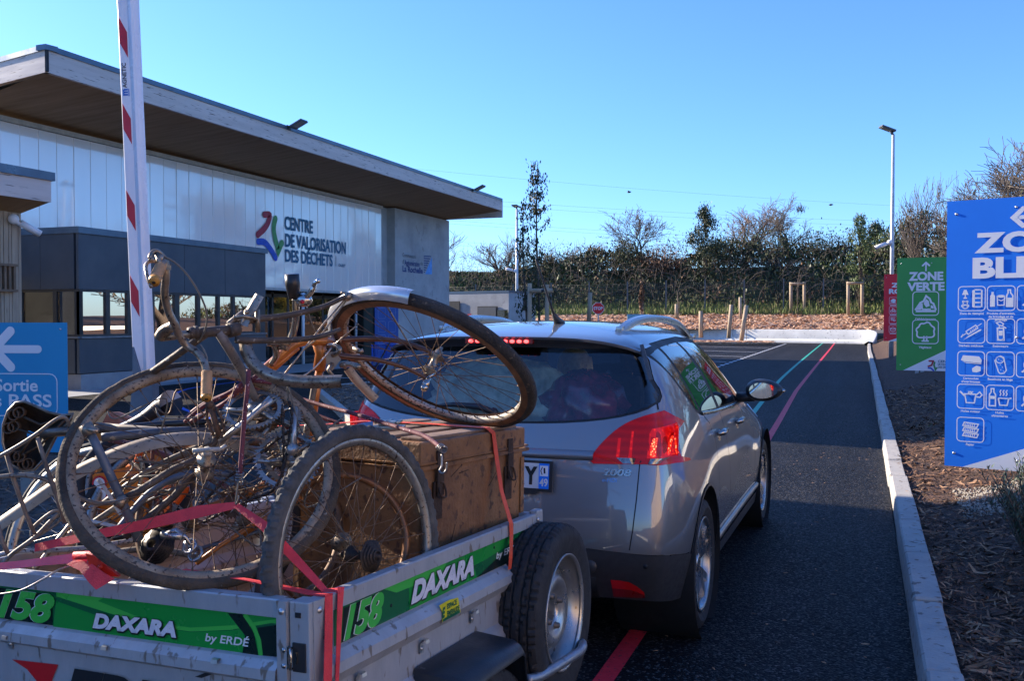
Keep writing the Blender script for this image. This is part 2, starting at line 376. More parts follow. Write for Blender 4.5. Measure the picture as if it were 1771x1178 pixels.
a0 = atz(1312, 695); a1 = atz(1336, 720)   # white arrow head on the road beyond the mirror
g = MB(); g.poly([(-1.85, 17.0, .0045), (-1.46, 14.8, .0045), (-1.72, 14.75, .0045), (-2.15, 17.0, .0045)]); tag(g.build('arrow_marking', WP), kind='structure')
lp = [atz(*q) for q in ((470, 652), (400, 662), (330, 672), (300, 684), (298, 696), (318, 708), (345, 718), (380, 730))]
tag(stripe('blue_route_line', smooth_path([(p.x, p.y) for p in lp]), .09, BL), kind='structure')
lp = [atz(*q) for q in ((560, 652), (640, 655), (720, 650), (800, 640))]
tag(stripe('white_line', smooth_path([(p.x, p.y) for p in lp]), .1, WP), kind='structure')
# left planting beds with kerb
MG = mat('grey mulch', (.17, .135, .11), .95, col2=(.06, .045, .035), scale=9, bump=.9, bscale=45, bdist=.03, detail=10)
def bed(name, pts, z, m):
    g = MB(); g.poly([(*p, z) for p in pts], -.12, Vector((0, 0, 1))); return g.build(name, m)
b1 = [(-10.6, 16.6), (-10.2, 18.6), (-7.6, 18.4), (-5.2, 15.6), (-3.6, 11.5), (-3.9, 8.4), (-5.0, 8.2), (-5.75, 10.2), (-8.0, 13.2)]
tag(bed('mulch_island', b1, .10, MG), kind='structure')
g = MB()
for i in range(len(b1)):
    p, q = Vector((*b1[i], 0)), Vector((*b1[(i + 1) % len(b1)], 0)); n_ = max(1, int((q - p).length)); d = (q - p).normalized()
    for k in range(n_):
        a = p + (q - p) * (k / n_); b_ = p + (q - p) * ((k + 1) / n_) - d * .012; c = (a + b_) / 2; M = Matrix.Translation((c.x, c.y, .06)) @ Matrix.Rotation(math.atan2(d.y, d.x), 4, 'Z')
        g.box((0, 0, 0), ((b_ - a).length, .13, .13), M, .012)
tag(g.build('island_kerb', CONC), kind='structure')
g = MB()
for i in range(7000):
    X = rnd.uniform(-10.6, -3.6); Y = rnd.uniform(8.2, 18.6)
    inside = False; j = len(b1) - 1
    for k in range(len(b1)):
        if (b1[k][1] > Y) != (b1[j][1] > Y) and X < (b1[j][0] - b1[k][0]) * (Y - b1[k][1]) / (b1[j][1] - b1[k][1]) + b1[k][0]: inside = not inside
        j = k
    if not inside: continue
    g.mi = rnd.choices((0, 1, 2), (3, 4, 4))[0]; shred(g, Vector((X, Y, .11)), rnd.uniform(.06, .16), rnd.uniform(.012, .03), rnd.uniform(0, PI), rnd.uniform(-.3, .3), rnd.uniform(-.3, .8), .01)
tag(g.build('island_bark', CH), kind='stuff')
b2 = [(-9.3, 3.2), (-9.3, 7.6), (-5.6, 7.2), (-3.2, 5.2), (-2.6, 3.6), (-3.6, 2.6)]
tag(bed('side_bed', b2, .08, MG), kind='structure')
g = MB()
for i in range(6000):
    X = rnd.uniform(-9.2, -2.7); Y = rnd.uniform(2.8, 7.4)
    if X > -5.6 and Y > 7.2 - (X + 5.6) * .83: continue
    if X > -3.6 and Y < 3.7: continue
    g.mi = rnd.choices((0, 1, 2), (3, 4, 4))[0]; shred(g, Vector((X, Y, .09)), rnd.uniform(.04, .11), rnd.uniform(.01, .02), rnd.uniform(0, PI), rnd.uniform(-.3, .3), rnd.uniform(-.3, .8), .01)
tag(g.build('side_bark', CH), kind='stuff')
PAVE = mat('pale concrete paving', (.36, .37, .37), .8, col2=(.27, .28, .29), scale=3, bump=.2, bscale=60)
g = MB(); g.poly([(-18, 13.6, .008), (-14.4, 13.6, .008), (-14.4, 15.2, .008), (-14.9, 15.5, .008), (-14.9, 21.9, .008), (-15.6, 21.9, .008), (-18, 15.3, .008)]); g.poly([(-3.0, 1.0, .008), (-2.5, 3.4, .008), (-3.8, 2.5, .008), (-6.5, 1.6, .008), (-6.5, .6, .008)])
g.poly([(-17.6, 21.9, .01), (-14.9, 21.9, .01), (-14.9, 38, .01), (-17.6, 38, .01)]); tag(g.build('pavement', PAVE), kind='structure')
# ------------------------------------------------------------------ far bank
def bankz(x, y):
    """height of the bank at the end of the site"""
    yy = y + .10 * x
    f = 0
    if yy > 62.0: f = .70 + (yy - 62.0) * .137
    if yy > 71.5: f += (yy - 71.5) * .42
    if yy > 79: f -= (yy - 79) * .40
    top = 5.9 + .5 * mnoise.noise(Vector((x * .05, 0, 5))) + max(0, (-x - 32) * .01)
    f = min(f, top + .02 * (yy - 80))
    if x > 14: f *= max(.06, 1 - (x - 14) / 9)
    return f + (.12 * mnoise.noise(Vector((x * .5, y * .5, 1))) + .05 * mnoise.noise(Vector((x * 2, y * 2, 1)))) * min(1, max(0, (yy - 62.6) / 2))
COPPER = mat('fresh wood mulch', (.78, .46, .27), .95, col2=(.44, .23, .13), scale=3.2, bump=1.0, bscale=9, bdist=.15, detail=10)
GRASSB = mat('rough grass bank', (.13, .16, .04), .95, col2=(.06, .065, .02), scale=1.2, bump=1, bscale=6, bdist=.3, detail=9)
g = MB(); rows = []
for i in range(46):
    y0 = 63.2 + (i * .42 if i < 26 else 10.9 + (i - 26) * 2.2)
    rows.append([(x, y0 - .10 * x, bankz(x, y0 - .10 * x)) for x in [-95 + 1.6 * k for k in range(100)]])
g.grid(rows)
for k, f in enumerate(g.f):
    c = sum((g.v[i] for i in f), Vector()) / 4
    g.m[k] = 0 if (c.y + .10 * c.x < 70.8 and c.x > -24) else 1
tag(g.build('bank', [COPPER, GRASSB]), kind='structure')
# low retaining wall at the end of the road
WALLC = mat('precast concrete wall', (.70, .70, .66), .8, col2=(.58, .58, .55), scale=1.4, bump=.3, bscale=25, spot=(.36, .36, .34), spotscale=7, spotamt=.66)
WX = [(-34, 70.2), (-26, 68.6), (-18, 66.6), (-12, 65.2), (-6, 63.5), (-1.5, 62.2), (.2, 61.7), (.7, 61.4), (.9, 60.8), (.86, 59.6), (.62, 57.5)]
P = smooth_path([(*p, 0) for p in WX], 4); rows = []
for i, p in enumerate(P):
    d = (P[min(i + 1, len(P) - 1)] - P[max(i - 1, 0)]).normalized(); n_ = Vector((d.y, -d.x, 0)); hh = .86 if p.y > 61.5 else max(.2, .86 - (61.5 - p.y) * .19)
    rows.append([p + n_ * a + Vector((0, 0, z_)) for a, z_ in ((.32, -.02), (.30, .12), (.09, .26), (.04, hh - .05), (-.0, hh), (-.12, hh), (-.15, hh - .04), (-.15, -.02))])
g = MB(); g.grid(rows); tag(g.build('retaining_wall', WALLC, auto=35), 'long pale concrete retaining wall closing off the road below the mulch bank', 'wall')
# copper mulch shreds on the bank
CU = [mat('copper shred', (.84, .53, .32), .9, col2=(.62, .36, .21), scale=20), mat('dark shred', (.30, .15, .09), .9), mat('pale shred', (.68, .45, .30), .9)]
g = MB()
for i in range(11000):
    x = rnd.uniform(-24, 6); y0 = rnd.uniform(63.0, 72); Y = y0 - .10 * x; g.mi = rnd.choices((0, 1, 2), (5, 4, 2))[0]
    shred(g, Vector((x, Y, bankz(x, Y) + .03)), rnd.uniform(.2, .5), rnd.uniform(.06, .14), rnd.uniform(0, PI), rnd.uniform(-.2, .5), rnd.uniform(-.3, .8), .03)
# island in front of the wall
isl = [(-24, 56.5), (-5.6, 56.2), (-4.6, 57.2), (-4.9, 58.6), (-8, 60.2), (-24, 61.5)]
for i in range(2600):
    x = rnd.uniform(-20, -4.9); Y = rnd.uniform(56.4, 60.2)
    if x > -8 and Y > 59.8: continue
    g.mi = rnd.choices((0, 1, 2), (5, 1, 4))[0]; shred(g, Vector((x, Y, .17)), rnd.uniform(.15, .4), rnd.uniform(.05, .1), rnd.uniform(0, PI), 0, rnd.uniform(-.3, .8), .02)
tag(g.build('bank_shreds', CU), kind='stuff')
tag(bed('far_island', isl, .16, COPPER), kind='structure')
# ================================================================== VEGETATION
BARK = mat('bark', (.11, .085, .065), .9, col2=(.05, .04, .03), scale=14, bump=.5, bscale=60)
TWIG = mat('twigs', (.20, .16, .13), .9, col2=(.10, .08, .065), scale=3)
TWIGP = mat('pinkish twigs', (.30, .21, .17), .9, col2=(.15, .105, .085), scale=3)
LEAFD = mat('dark leaves', (.045, .065, .02), .55, col2=(.018, .03, .010), scale=1.5, spec=.4)
LEAFM = mat('green leaves', (.14, .19, .045), .6, col2=(.055, .085, .022), scale=1.5)
LEAFB = mat('brown leaves', (.26, .14, .07), .8, col2=(.13, .065, .035), scale=4)
BRAMB = mat('bramble leaves', (.085, .095, .038), .85, col2=(.030, .036, .015), scale=.9)
YEL = mat('yellow shrub', (.40, .30, .03), .8, col2=(.22, .18, .03), scale=4)
WOODP = mat('peeled timber', (.46, .36, .24), .8, col2=(.32, .24, .155), scale=6, stretch=(1, 1, .2), bump=.3, bscale=50)
def branch(g, tw, p, d, L_, r, lev, rr, up=.12, spread=.5, minr=.012, ends=None):
    n = 4; pts = [p.copy()]; rs = [r]; d = d.normalized(); kids = []
    for i in range(n):
        d = (d + Vector((rr.uniform(-.16, .16), rr.uniform(-.16, .16), rr.uniform(-.08, .14) + up * .3))).normalized()
        p = p + d * (L_ / n); pts.append(p.copy()); rs.append(max(minr, r * (1 - .13 * (i + 1)))); kids.append((p.copy(), d.copy(), rs[-1]))
    (g if lev > 1 else tw).tube(pts, rs, 6 if lev > 2 else (4 if lev > 1 else 3), cap=False)
    if lev == 0:
        if ends is not None: ends.append(p.copy())
        return
    for q, dd, r_ in kids[(1 if lev > 3 else 0):]:
        for k in range(rr.choice((1, 2)) if lev > 2 else 1):
            u, v = ortho(dd); a = rr.uniform(0, 2 * PI); s_ = rr.uniform(spread * .6, spread * 1.3)
            nd = (dd + (u * math.cos(a) + v * math.sin(a)) * s_ + Vector((0, 0, up))).normalized()
            branch(g, tw, q, nd, L_ * rr.uniform(.48, .72), max(minr, r_ * .55), lev - 1, rr, up, spread, minr, ends)
def leafq(g, p, s_, rr, asp=.45):
    d = Vector((rr.gauss(0, 1), rr.gauss(0, 1), rr.gauss(0, .7))).normalized(); u, v = ortho(d); w_ = u * s_ * asp
    g.add([p - v * s_ / 2, p + w_ / 2, p + v * s_ / 2, p - w_ / 2], [(0, 1, 2, 3)], None, False)
def bare_tree(base, H_, label, seed, spread=.6, r=.16, twig=TWIG, lev=4, cat='tree', group='bare trees beyond the fence', first=.42, up=.12, minr=.011, trunks=1, leaf=0, leafm=None, lean=(0, 0), xs=1, W_=None):
    rr = random.Random(seed); g, tw, ends = MB(), MB(), []
    base = Vector(base)
    for k in range(trunks):
        d = Vector((lean[0] + rr.uniform(-.2, .2) * (trunks > 1), lean[1] + rr.uniform(-.2, .2) * (trunks > 1), 1))
        branch(g, tw, base.copy(), d, H_ * first, r, lev, rr, up, spread, minr, ends)
    for m in (g, tw):                      # scale to the wanted height
        pass
    zt = max(v.z for v in tw.v) - base.z; f = H_ / zt; xx = sorted(v.x for v in tw.v); wd = xx[int(len(xx) * .985)] - xx[int(len(xx) * .015)]; fx_ = (W_ / wd) if W_ else f * xs; cx = base.x
    for m in (g, tw):
        for v in m.v: v.z = base.z + (v.z - base.z) * f; v.x = cx + (v.x - cx) * fx_ ; v.y = base.y + (v.y - base.y) * fx_
    t = thing('bare_tree', base, label, cat, group)
    g.build('trunk', BARK, t); tw.build('crown', twig, t)
    if leaf:
        l = MB(); vs = tw.v
        for i in range(leaf):
            p = vs[rr.randrange(len(vs))]; leafq(l, p + Vector((rr.uniform(-.1, .1), rr.uniform(-.1, .1), rr.uniform(-.1, .1))), rr.uniform(.1, .2), rr)
        l.build('leaves', leafm or LEAFB, t)
    return t
def leafy(base, H_, W_, label, seed, name='evergreen_tree', cat='tree', group=None, n=3500, leaf=.16, m=LEAFD, z0=.05, taper=.8, trunkr=.08, clumps=34, fill=.9):
    rr = random.Random(seed); base = Vector(base); t = thing(name, base, label, cat, group)
    g = MB(); g.tube([base, base + Vector((.02 * H_, 0, H_ * .5)), base + Vector((-.01 * H_, 0, H_ * .93))], [trunkr, trunkr * .6, trunkr * .15], 6)
    l = MB(); cl = []
    for i in range(clumps):
        z = z0 + (1 - z0) * rr.random() ** .8; w_ = W_ / 2 * max(.12, (1 - ((z - .35) / .68) ** 2 if z > .35 else .75 + z * .7)) ** taper
        a = rr.uniform(0, 2 * PI); q = rr.uniform(.35, 1) * w_
        c = base + Vector((math.cos(a) * q, math.sin(a) * q, z * H_)); s_ = rr.uniform(.10, .22) * W_ * fill; cl.append((c, s_))
        g.tube([base + Vector((0, 0, max(.02, z - .18) * H_)), c], [trunkr * .35, trunkr * .1], 4, cap=False)
    for i in range(n):
        c, s_ = cl[rr.randrange(len(cl))]
        p = c + Vector((rr.gauss(0, 1), rr.gauss(0, 1), rr.gauss(0, 1.25))) * s_ * .55
        if p.z > base.z: leafq(l, p, rr.uniform(.6, 1.2) * leaf, rr)
    g.build('trunk', BARK, t); l.build('crown', m, t); return t
# ---- trees behind and on the bank
def bp(px, Y):       # a point on the bank under the given picture column
    X = atY(px, 500, Y).x; return Vector((X, Y, bankz(X, Y) - .1))
def hgt(py, px, Y, b): return atY(px, py, Y).z - b.z
for px, top, Y, sd_, kw, lab in (
    (1112, 352, 80, 3, dict(wpx=95, spread=.8, up=.04, r=.11, xs=.62, leaf=500, trunks=2), 'bare brownish tree with a few dead leaves rising behind the stop sign'),
    (1288, 340, 84, 5, dict(wpx=100, spread=.8, up=.04, r=.16, twig=TWIGP, xs=.66, trunks=2), 'round-crowned bare tree with pinkish twigs, right of the dark conical evergreen'),
    (1368, 332, 82, 9, dict(wpx=92, spread=.8, up=.04, r=.16, xs=.66, trunks=2), 'bare tree with a dark crow nest in its crown'),
    (1606, 296, 66, 14, dict(wpx=110, spread=.5, r=.16, up=.2, xs=.6, trunks=2), 'bare tree with steep pale limbs just right of the tall lamp post'),
    (1785, 200, 56, 21, dict(wpx=215, spread=.8, up=.03, r=.24, xs=.85, trunks=3, lev=5, minr=.013), 'large spreading bare tree above the blue sign'),
    (1545, 385, 86, 25, dict(wpx=60, spread=.5, r=.1, xs=.8, lev=3, trunks=2), 'small bare tree behind the slim columnar evergreen'),
    (868, 408, 84, 31, dict(wpx=70, spread=.5, r=.07, xs=.6, lev=3, trunks=3), 'thin bare thicket tree left of the shorter lamp post'),
    (893, 392, 84, 36, dict(wpx=50, spread=.45, r=.07, xs=.6, lev=3, trunks=3), 'thin bare thicket tree directly behind the shorter lamp post'),
    (1005, 420, 82, 33, dict(wpx=60, spread=.5, r=.06, xs=.6, lev=3, trunks=3), 'low bare bush with upright twigs between the stakes and the brown tree'),
    (968, 438, 82, 39, dict(wpx=60, spread=.5, r=.06, xs=.8, lev=3, trunks=3), 'low bare bush right of the tall narrow evergreen'),
    (762, 385, 80, 41, dict(wpx=70, spread=.5, r=.07, xs=.6, lev=3, trunks=2), 'bare tree showing only its twigs beside the concrete wall'),
):
    b = bp(px, Y); kw.pop('xs', 0); wpx = kw.pop('wpx'); t = bare_tree(b, hgt(top, px, Y, b), lab, sd_, W_=wpx * Y * 1.1 / 1600, **kw)
    if sd_ == 9:
        g = MB(); rr = random.Random(4)
        c = Vector((atY(1383, 362, Y).x, Y, atY(1383, 362, Y).z))
        for i in range(160): leafq(g, c + Vector((rr.gauss(0, .22), rr.gauss(0, .22), rr.gauss(0, .17))), rr.uniform(.2, .45), rr, .12)
        tag(g.build('bird_nest', BARK), 'dark twig nest lodged in the bare tree', 'nest')
b = bp(1219, 76); leafy(b, hgt(366, 1219, 76, b), 2.9, 'dark conical evergreen tree standing on the hedge bank', 51, n=5200, leaf=.2, m=LEAFD, clumps=60, taper=.9)
b = bp(1486, 70.5); leafy(b, hgt(375, 1486, 70.5, b), 1.6, 'slim columnar evergreen above the right-hand tree guard', 52, n=4200, leaf=.15, m=LEAFM, clumps=50, taper=.5, z0=.18)
b = bp(1515, 80); leafy(b, hgt(390, 1515, 80, b), 2.2, 'dark ivy-clad bush beside the slim columnar evergreen', 53, n=3000, leaf=.2, m=LEAFD, clumps=34)
b = bp(1585, 68); leafy(b, hgt(368, 1585, 68, b), 3.6, 'broad dark bush under the bare tree right of the lamp post', 54, n=5200, leaf=.2, m=LEAFD, clumps=48, taper=.4)
b = bp(1640, 66); leafy(b, hgt(392, 1640, 66, b), 3.4, 'broad dark bush behind the green sign', 57, n=4200, leaf=.2, m=LEAFD, clumps=48, taper=.4)
b = bp(1612, 60); b.z = 2.0; leafy(b, 3.0, 2.0, 'yellow-leaved shrub peeping over the green sign', 55, name='yellow_shrub', cat='shrub', n=2200, leaf=.12, m=YEL, clumps=20)
# ---- the hedge of brambles on the bank
g, tw = MB(), MB(); rr = random.Random(8)
for i in range(46000):
    x = rr.uniform(-62, 30); q = rr.random(); yy = 72.4 + q * 11; Y = yy - .10 * x
    hz = bankz(x, Y); hh = (1.35 + .010 * max(0, x + 30) + 1.3 * mnoise.noise(Vector((x * .16, 3, 0))) + .9 * mnoise.noise(Vector((x * .5, Y * .3, 7)))) * min(1, .25 + q * 2.5)
    if x < -29: hh *= max(.06, 1 - (-29 - x) / 5)
    hh = max(.25, hh)
    z = hz + hh * (rr.random() ** .6)
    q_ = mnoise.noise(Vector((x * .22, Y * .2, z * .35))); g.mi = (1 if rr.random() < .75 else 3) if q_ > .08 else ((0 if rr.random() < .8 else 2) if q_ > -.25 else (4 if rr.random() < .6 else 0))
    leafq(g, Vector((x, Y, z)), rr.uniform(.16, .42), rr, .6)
tag(g.build('bramble_hedge', [BRAMB, LEAFD, LEAFB, LEAFM, mat('darkest leaves', (.035, .034, .02), .9)]), kind='stuff')  # the last material is the darkest leaf tone, scattered by noise
for k, (px, top, Y, W_, sd_) in enumerate(((1010, 448, 80, 5, 101), (1085, 432, 79, 4, 102), (1150, 440, 79, 5, 103), (1262, 424, 80, 4.5, 104), (1330, 418, 80, 5, 105), (1425, 420, 80, 5, 106), (1545, 408, 78, 4, 107), (940, 452, 80, 5, 108))):
    b = bp(px, Y); leafy(b, hgt(top, px, Y, b), W_, ('low rounded bush, first from the left on the hedge top', 'bush right under the brownish bare tree', 'bush between the brownish bare tree and the dark conical evergreen', 'bush just right of the dark conical evergreen', 'bush between the pinkish tree and the nest tree', 'bush just right of the nest tree', 'bush beside the tall lamp post', 'bush directly behind the tall narrow evergreen')[k], sd_, name='hedge_bush', cat='bush', group='bushes of the hedge', n=2600, leaf=.22, m=(LEAFD, BRAMB, LEAFB, BRAMB, LEAFD, BRAMB, LEAFM, BRAMB)[k], clumps=30, taper=.35, fill=1.2)
for i in range(3200):
    x = rr.uniform(-48, 28); q = rr.random(); Y = 72.2 + q * 9 - .10 * x; p = Vector((x, Y, bankz(x, Y) + rr.uniform(0, 2.2))); pts = [p]; d = Vector((rr.uniform(-1, 1), rr.uniform(-.6, .3), rr.uniform(.3, 1.4))).normalized()
    for k in range(4): p = p + d * rr.uniform(.25, .45); d = (d + Vector((rr.uniform(-.3, .3), 0, -.28))).normalized(); pts.append(p)
    tw.tube(pts, .012, 3, cap=False)
tag(tw.build('bramble_stems', TWIG), kind='stuff')
g = MB()
for i in range(19000):       # rough grass
    if i < 11000: x = rr.uniform(-52, -29.5); yy = rr.uniform(66, 84)
    else: x = rr.uniform(-30, 8); yy = rr.uniform(70.3, 72.6)
    Y = yy - .10 * x; z = bankz(x, Y); h_ = rr.uniform(.2, .65); a = rr.uniform(0, PI); wv = Vector((math.cos(a), math.sin(a), 0)) * .05; p = Vector((x, Y, z - .02)); t_ = Vector((rr.uniform(-.2, .2), rr.uniform(-.2, .2), h_))
    g.mi = rr.choice((0, 0, 1)); g.add([p - wv, p + wv, p + t_], [(0, 1, 2)], None, False)
tag(g.build('rough_grass', [mat('grass green', (.24, .30, .07), .8, col2=(.13, .17, .045), scale=.4), mat('grass dry', (.24, .21, .10), .8)]), kind='stuff')
# ---- tall young evergreen by the guard posts, nearer
def sparse_evergreen(px, top, D, W_, label, seed, py0=575, n=1500, leaf=.085, lean=0, group=None):
    rr = random.Random(seed); b = atD(px, py0, D); b.z = .05; H_ = atD(px, top, D).z - b.z
    t = thing('young_evergreen', b, label, 'tree', group); g, l = MB(), MB()
    tr = smooth_path([b, b + Vector((.03, 0, H_ * .35)), b + Vector((-.03 + lean * .5, 0, H_ * .7)), b + Vector((lean, 0, H_))], 5); g.tube(tr, [.035 * (1 - .8 * i / (len(tr) - 1)) for i in range(len(tr))], 6)
    for i in range(30):
        z = rr.uniform(.34, .97); a = rr.uniform(0, 2 * PI); L_ = W_ * .5 * rr.uniform(.45, 1.1) * (1.15 - .75 * max(0, z - .45) / .55); p0 = tr[int(z * (len(tr) - 1))]
        p1 = p0 + Vector((math.cos(a) * L_, math.sin(a) * L_, L_ * rr.uniform(.5, 1.5))); g.tube([p0, (p0 + p1) / 2 + Vector((0, 0, -.02)), p1], [.009, .006, .003], 4, cap=False)
        for k in range(n // 46):
            q = p0.lerp(p1, rr.uniform(.2, 1.05)); leafq(l, q + Vector((rr.gauss(0, .045), rr.gauss(0, .045), rr.gauss(0, .06))), rr.uniform(.6, 1.2) * leaf, rr, .42)
    g.build('trunk', BARK, t); l.build('crown', LEAFD, t); return t
sparse_evergreen(930, 281, 18.5, .78, 'tall narrow young evergreen with gappy crown between two timber posts', 61, n=2500, leaf=.075)
sparse_evergreen(909, 350, 19.2, .5, 'shorter leaning evergreen stem left of the tall narrow one', 62, n=1000, lean=-.05, leaf=.08)
# ---- shrub at the lower right: silvery lavender-like
t = thing('lavender_shrub', (.95, 5.8, .15), 'grey-green narrow-leaved shrub growing in front of the blue sign', 'shrub'); g, l = MB(), MB(); rr = random.Random(12)
for i in range(150):
    a = rr.uniform(0, 2 * PI); o_ = rr.uniform(0, .5); h_ = rr.uniform(.3, .68) * (1 - .35 * o_)
    o_ *= .62; p0 = Vector((.95 + .05 * math.cos(a), 5.8 + .05 * math.sin(a), .15)); p1 = Vector((.95 + o_ * math.cos(a), 5.8 + o_ * math.sin(a), .15 + h_ * .95)); mid = p0.lerp(p1, .5) + Vector((0, 0, .05))
    pts = [p0, mid, p1]; g.tube(pts, [.004, .003, .0015], 3, cap=False)
    for k in range(26):
        t_ = rr.uniform(.25, 1.03); q = p0.lerp(mid, t_ * 2) if t_ < .5 else mid.lerp(p1, t_ * 2 - 1)
        d = Vector((rr.uniform(-1, 1), rr.uniform(-1, 1), rr.uniform(.5, 1.4))).normalized(); u, v = ortho(d); L_ = rr.uniform(.03, .055); l.add([q, q + d * L_ * .5 + u * .004, q + d * L_, q + d * L_ * .5 - u * .004], [(0, 1, 2, 3)], None, False)
g.build('stems', TWIG, t); l.build('leaves', mat('lavender leaf', (.13, .18, .11), .7, col2=(.07, .11, .07), scale=9), t)
# little weeds in the bed
for k, (px, py) in enumerate(((1612, 742), (1650, 765), (1690, 805))):
    p = atz(px, py, .12); g = MB()
    for i in range(26): leafq(g, p + Vector((rr.gauss(0, .03), rr.gauss(0, .03), abs(rr.gauss(0, .03)))), .03, rr, .5)
    tag(g.build('weed', LEAFM), ('small green weed in the mulch just under the green sign', 'small green weed between the green and blue signs', 'small green weed at the foot of the blue sign')[k], 'weed', 'weeds in the bark mulch')
# ---- timber stakes and guards
def stake(base, top, r, label, group, name='timber_stake'):
    g = MB(); g.cyl(base, top, r, 10, r * .96); o = g.build(name, WOODP); return tag(o, label, 'stake', group)
def pt(px, py, D): return atD(px, py, D)
def stk(px0, py0, px1, py1, D, r, label, group='stakes of the young trees on the far island'):
    return stake(pt(px0, py0, D), pt(px1, py1, D), r, label, group)
stk(1212, 584, 1212, 538, 60, .13, 'short straight timber stake nearest the car roof')
stk(1260, 585, 1265, 527, 60, .13, 'timber stake leaning slightly right with a sapling, second from the car')
stk(1281, 552, 1280, 514, 64, .11, 'thin upright stake standing behind the leaning ones')
stk(1282, 590, 1291, 528, 58, .14, 'timber stake leaning right, farthest right of the island stakes')
stk(1018, 560, 1021, 506, 24, .055, 'leaning timber stake left of the stop sign', 'stakes near the stop sign')
stk(1110, 548, 1109, 516, 60, .12, 'timber stake holding the brown-leaved sapling', 'stakes near the stop sign')
stk(1170, 550, 1170, 526, 62, .12, 'short timber stake below the small bare sapling right of the brown-leaved one', 'stakes near the stop sign')
# nearer guard: two posts with a crossbar
t = thing('tree_guard', pt(933, 600, 18), 'near timber tree guard of two round posts and a crossbar beside the concrete shed', 'tree guard')
for px, top in ((916, 490), (946, 492)): g = MB(); b_ = pt(px, 600, 18); b_.z = 0; q = pt(px, top, 18); b_.x, b_.y = q.x, q.y; g.cyl(b_, q, .042, 12); g.build('post', WOODP, t)
g = MB(); g.cyl(pt(916, 503, 17.92), pt(956, 503, 17.92), .045, 12); g.build('crossbar', WOODP, t)
g = MB(); g.cyl(pt(937.5, 501, 17.92), pt(939.5, 505, 17.92), .052, 12); g.build('tie', BLACKP, t)
for (pa, pb, py0, py1, Y, lab) in ((1368, 1391, 538, 488, 71.5, 'distant timber tree guard on the bank around a bare sapling'), (1467, 1491, 539, 487, 69.5, 'distant timber tree guard on the bank around the slim columnar evergreen')):
    D = atY(pa, 540, Y); DD = (D - _C).dot(_fw); t = thing('tree_guard', pt((pa + pb) / 2, py0, DD), lab, 'tree guard', 'timber tree guards on the bank')
    for px in (pa, pb): g = MB(); g.cyl(pt(px, py0 + 6, DD), pt(px, py1, DD), .12, 10); g.build('post', WOODP, t)
    g = MB(); g.cyl(pt(pa - 2, py1 + 3, DD - .15), pt(pb + 2, py1 + 2.5, DD - .15), .09, 8); g.build('crossbar', WOODP, t)
# saplings
def sapling(px, py0, py1, D, label, seed, leaf=0, leafm=None, sp=.35, r=.04, xs=.5, group='young saplings'):
    b = pt(px, py0, D); H_ = pt(px, py1, D).z - b.z
    return bare_tree(b, H_, label, seed, spread=sp, r=r, lev=2, minr=.016, leaf=leaf, leafm=leafm, xs=xs, up=.35, cat='sapling', group=group, first=.6)
sapling(1380, 540, 465, 66, 'bare sapling inside the left-hand distant tree guard', 71, xs=.7)
sapling(1267, 582, 482, 60, 'tall thin bare sapling tied to the second island stake', 72, xs=.35)
sapling(1291, 588, 497, 58, 'twiggy bare sapling tied to the farthest right island stake', 73, xs=.45)
sapling(1216, 584, 528, 60, 'low twiggy sapling by the stake nearest the car roof', 74, xs=.5)
sapling(1110, 545, 486, 58, 'sapling still holding coppery brown leaves', 75, leaf=900, leafm=LEAFB, xs=.35)
sapling(1174, 550, 495, 60, 'small bare sapling right of the brown-leaved one', 76, xs=.7)

# trees and a white boundary wall along the right of the site, outside the frame: seen mirrored in the car windows
for k, (x, y, h_, w_) in enumerate(((9.5, 13, 7.5, 6), (10.5, 21, 8.5, 7), (9.8, 29, 8, 6.5), (11, 37, 9, 7), (8.6, 46, 7.5, 6))):
    bare_tree((x, y, 0), h_, ('bare tree behind the white boundary wall, nearest of the row', 'bare tree behind the white boundary wall, second of the row', 'bare tree behind the white boundary wall, middle of the row', 'bare tree behind the white boundary wall, fourth of the row', 'bare tree behind the white boundary wall, farthest of the row')[k], 200 + k, spread=.7, r=.18, W_=w_, minr=.016, trunks=2, group='trees behind the boundary wall', leaf=700, leafm=BRAMB)
g = MB(); g.box((8.1, 25, .55), (.18, 34, 1.1)); g.box((8.1, 25, 1.13), (.26, 34.1, .06)); tag(g.build('boundary_wall', mat('white render', (.80, .78, .73), .9, col2=(.72, .70, .65), scale=.8)), 'white rendered boundary wall along the right of the site, outside the frame', 'wall')
# ================================================================== MAIN BUILDING
XF = -17.5; YA, YB = 14.0, 37.93; YP = 32.15
POLY = mat('polycarbonate', (.90, .85, .82), .16, col2=(.80, .77, .76), scale=.5, coat=1.0, spec=1.0, stretch=(1, 1, .15)); POLY.node_tree.nodes['Principled BSDF'].inputs['Coat IOR'].default_value = 2.0
GLUE = mat('glulam fascia', (.66, .57, .51), .75, col2=(.54, .46, .41), scale=1.2, stretch=(.4, .4, 6), spot=(.14, .10, .08), spotscale=7.5, spotamt=.66, bump=.15)
SOFF = mat('plywood soffit', (.42, .255, .125), .8, col2=(.30, .18, .085), scale=1.0, stretch=(.5, 6, 1))
FLASH = mat('blue grey flashing', (.10, .15, .20), .35, .4, (.08, .12, .165), 3)
BCONC = mat('cast concrete', (.44, .44, .43), .8, col2=(.31, .312, .31), scale=.9, bump=.15, bscale=40, spot=(.30, .30, .295), spotscale=2.2, spotamt=.66)
CLAD = mat('anthracite cladding', (.085, .095, .11), .5, col2=(.072, .082, .095), scale=1.5, metal=.2)
FRAME = mat('dark window frame', (.05, .046, .043), .45)
GLASS = glassmat('window glass', (.18, .2, .2), 0, 1.2, .42, (1, .88, .78)); GLASS.node_tree.nodes['Math'].inputs[2].default_value = .62
GLASSD = glassmat('door glass', (.42, .44, .42), 0, 1, .10)
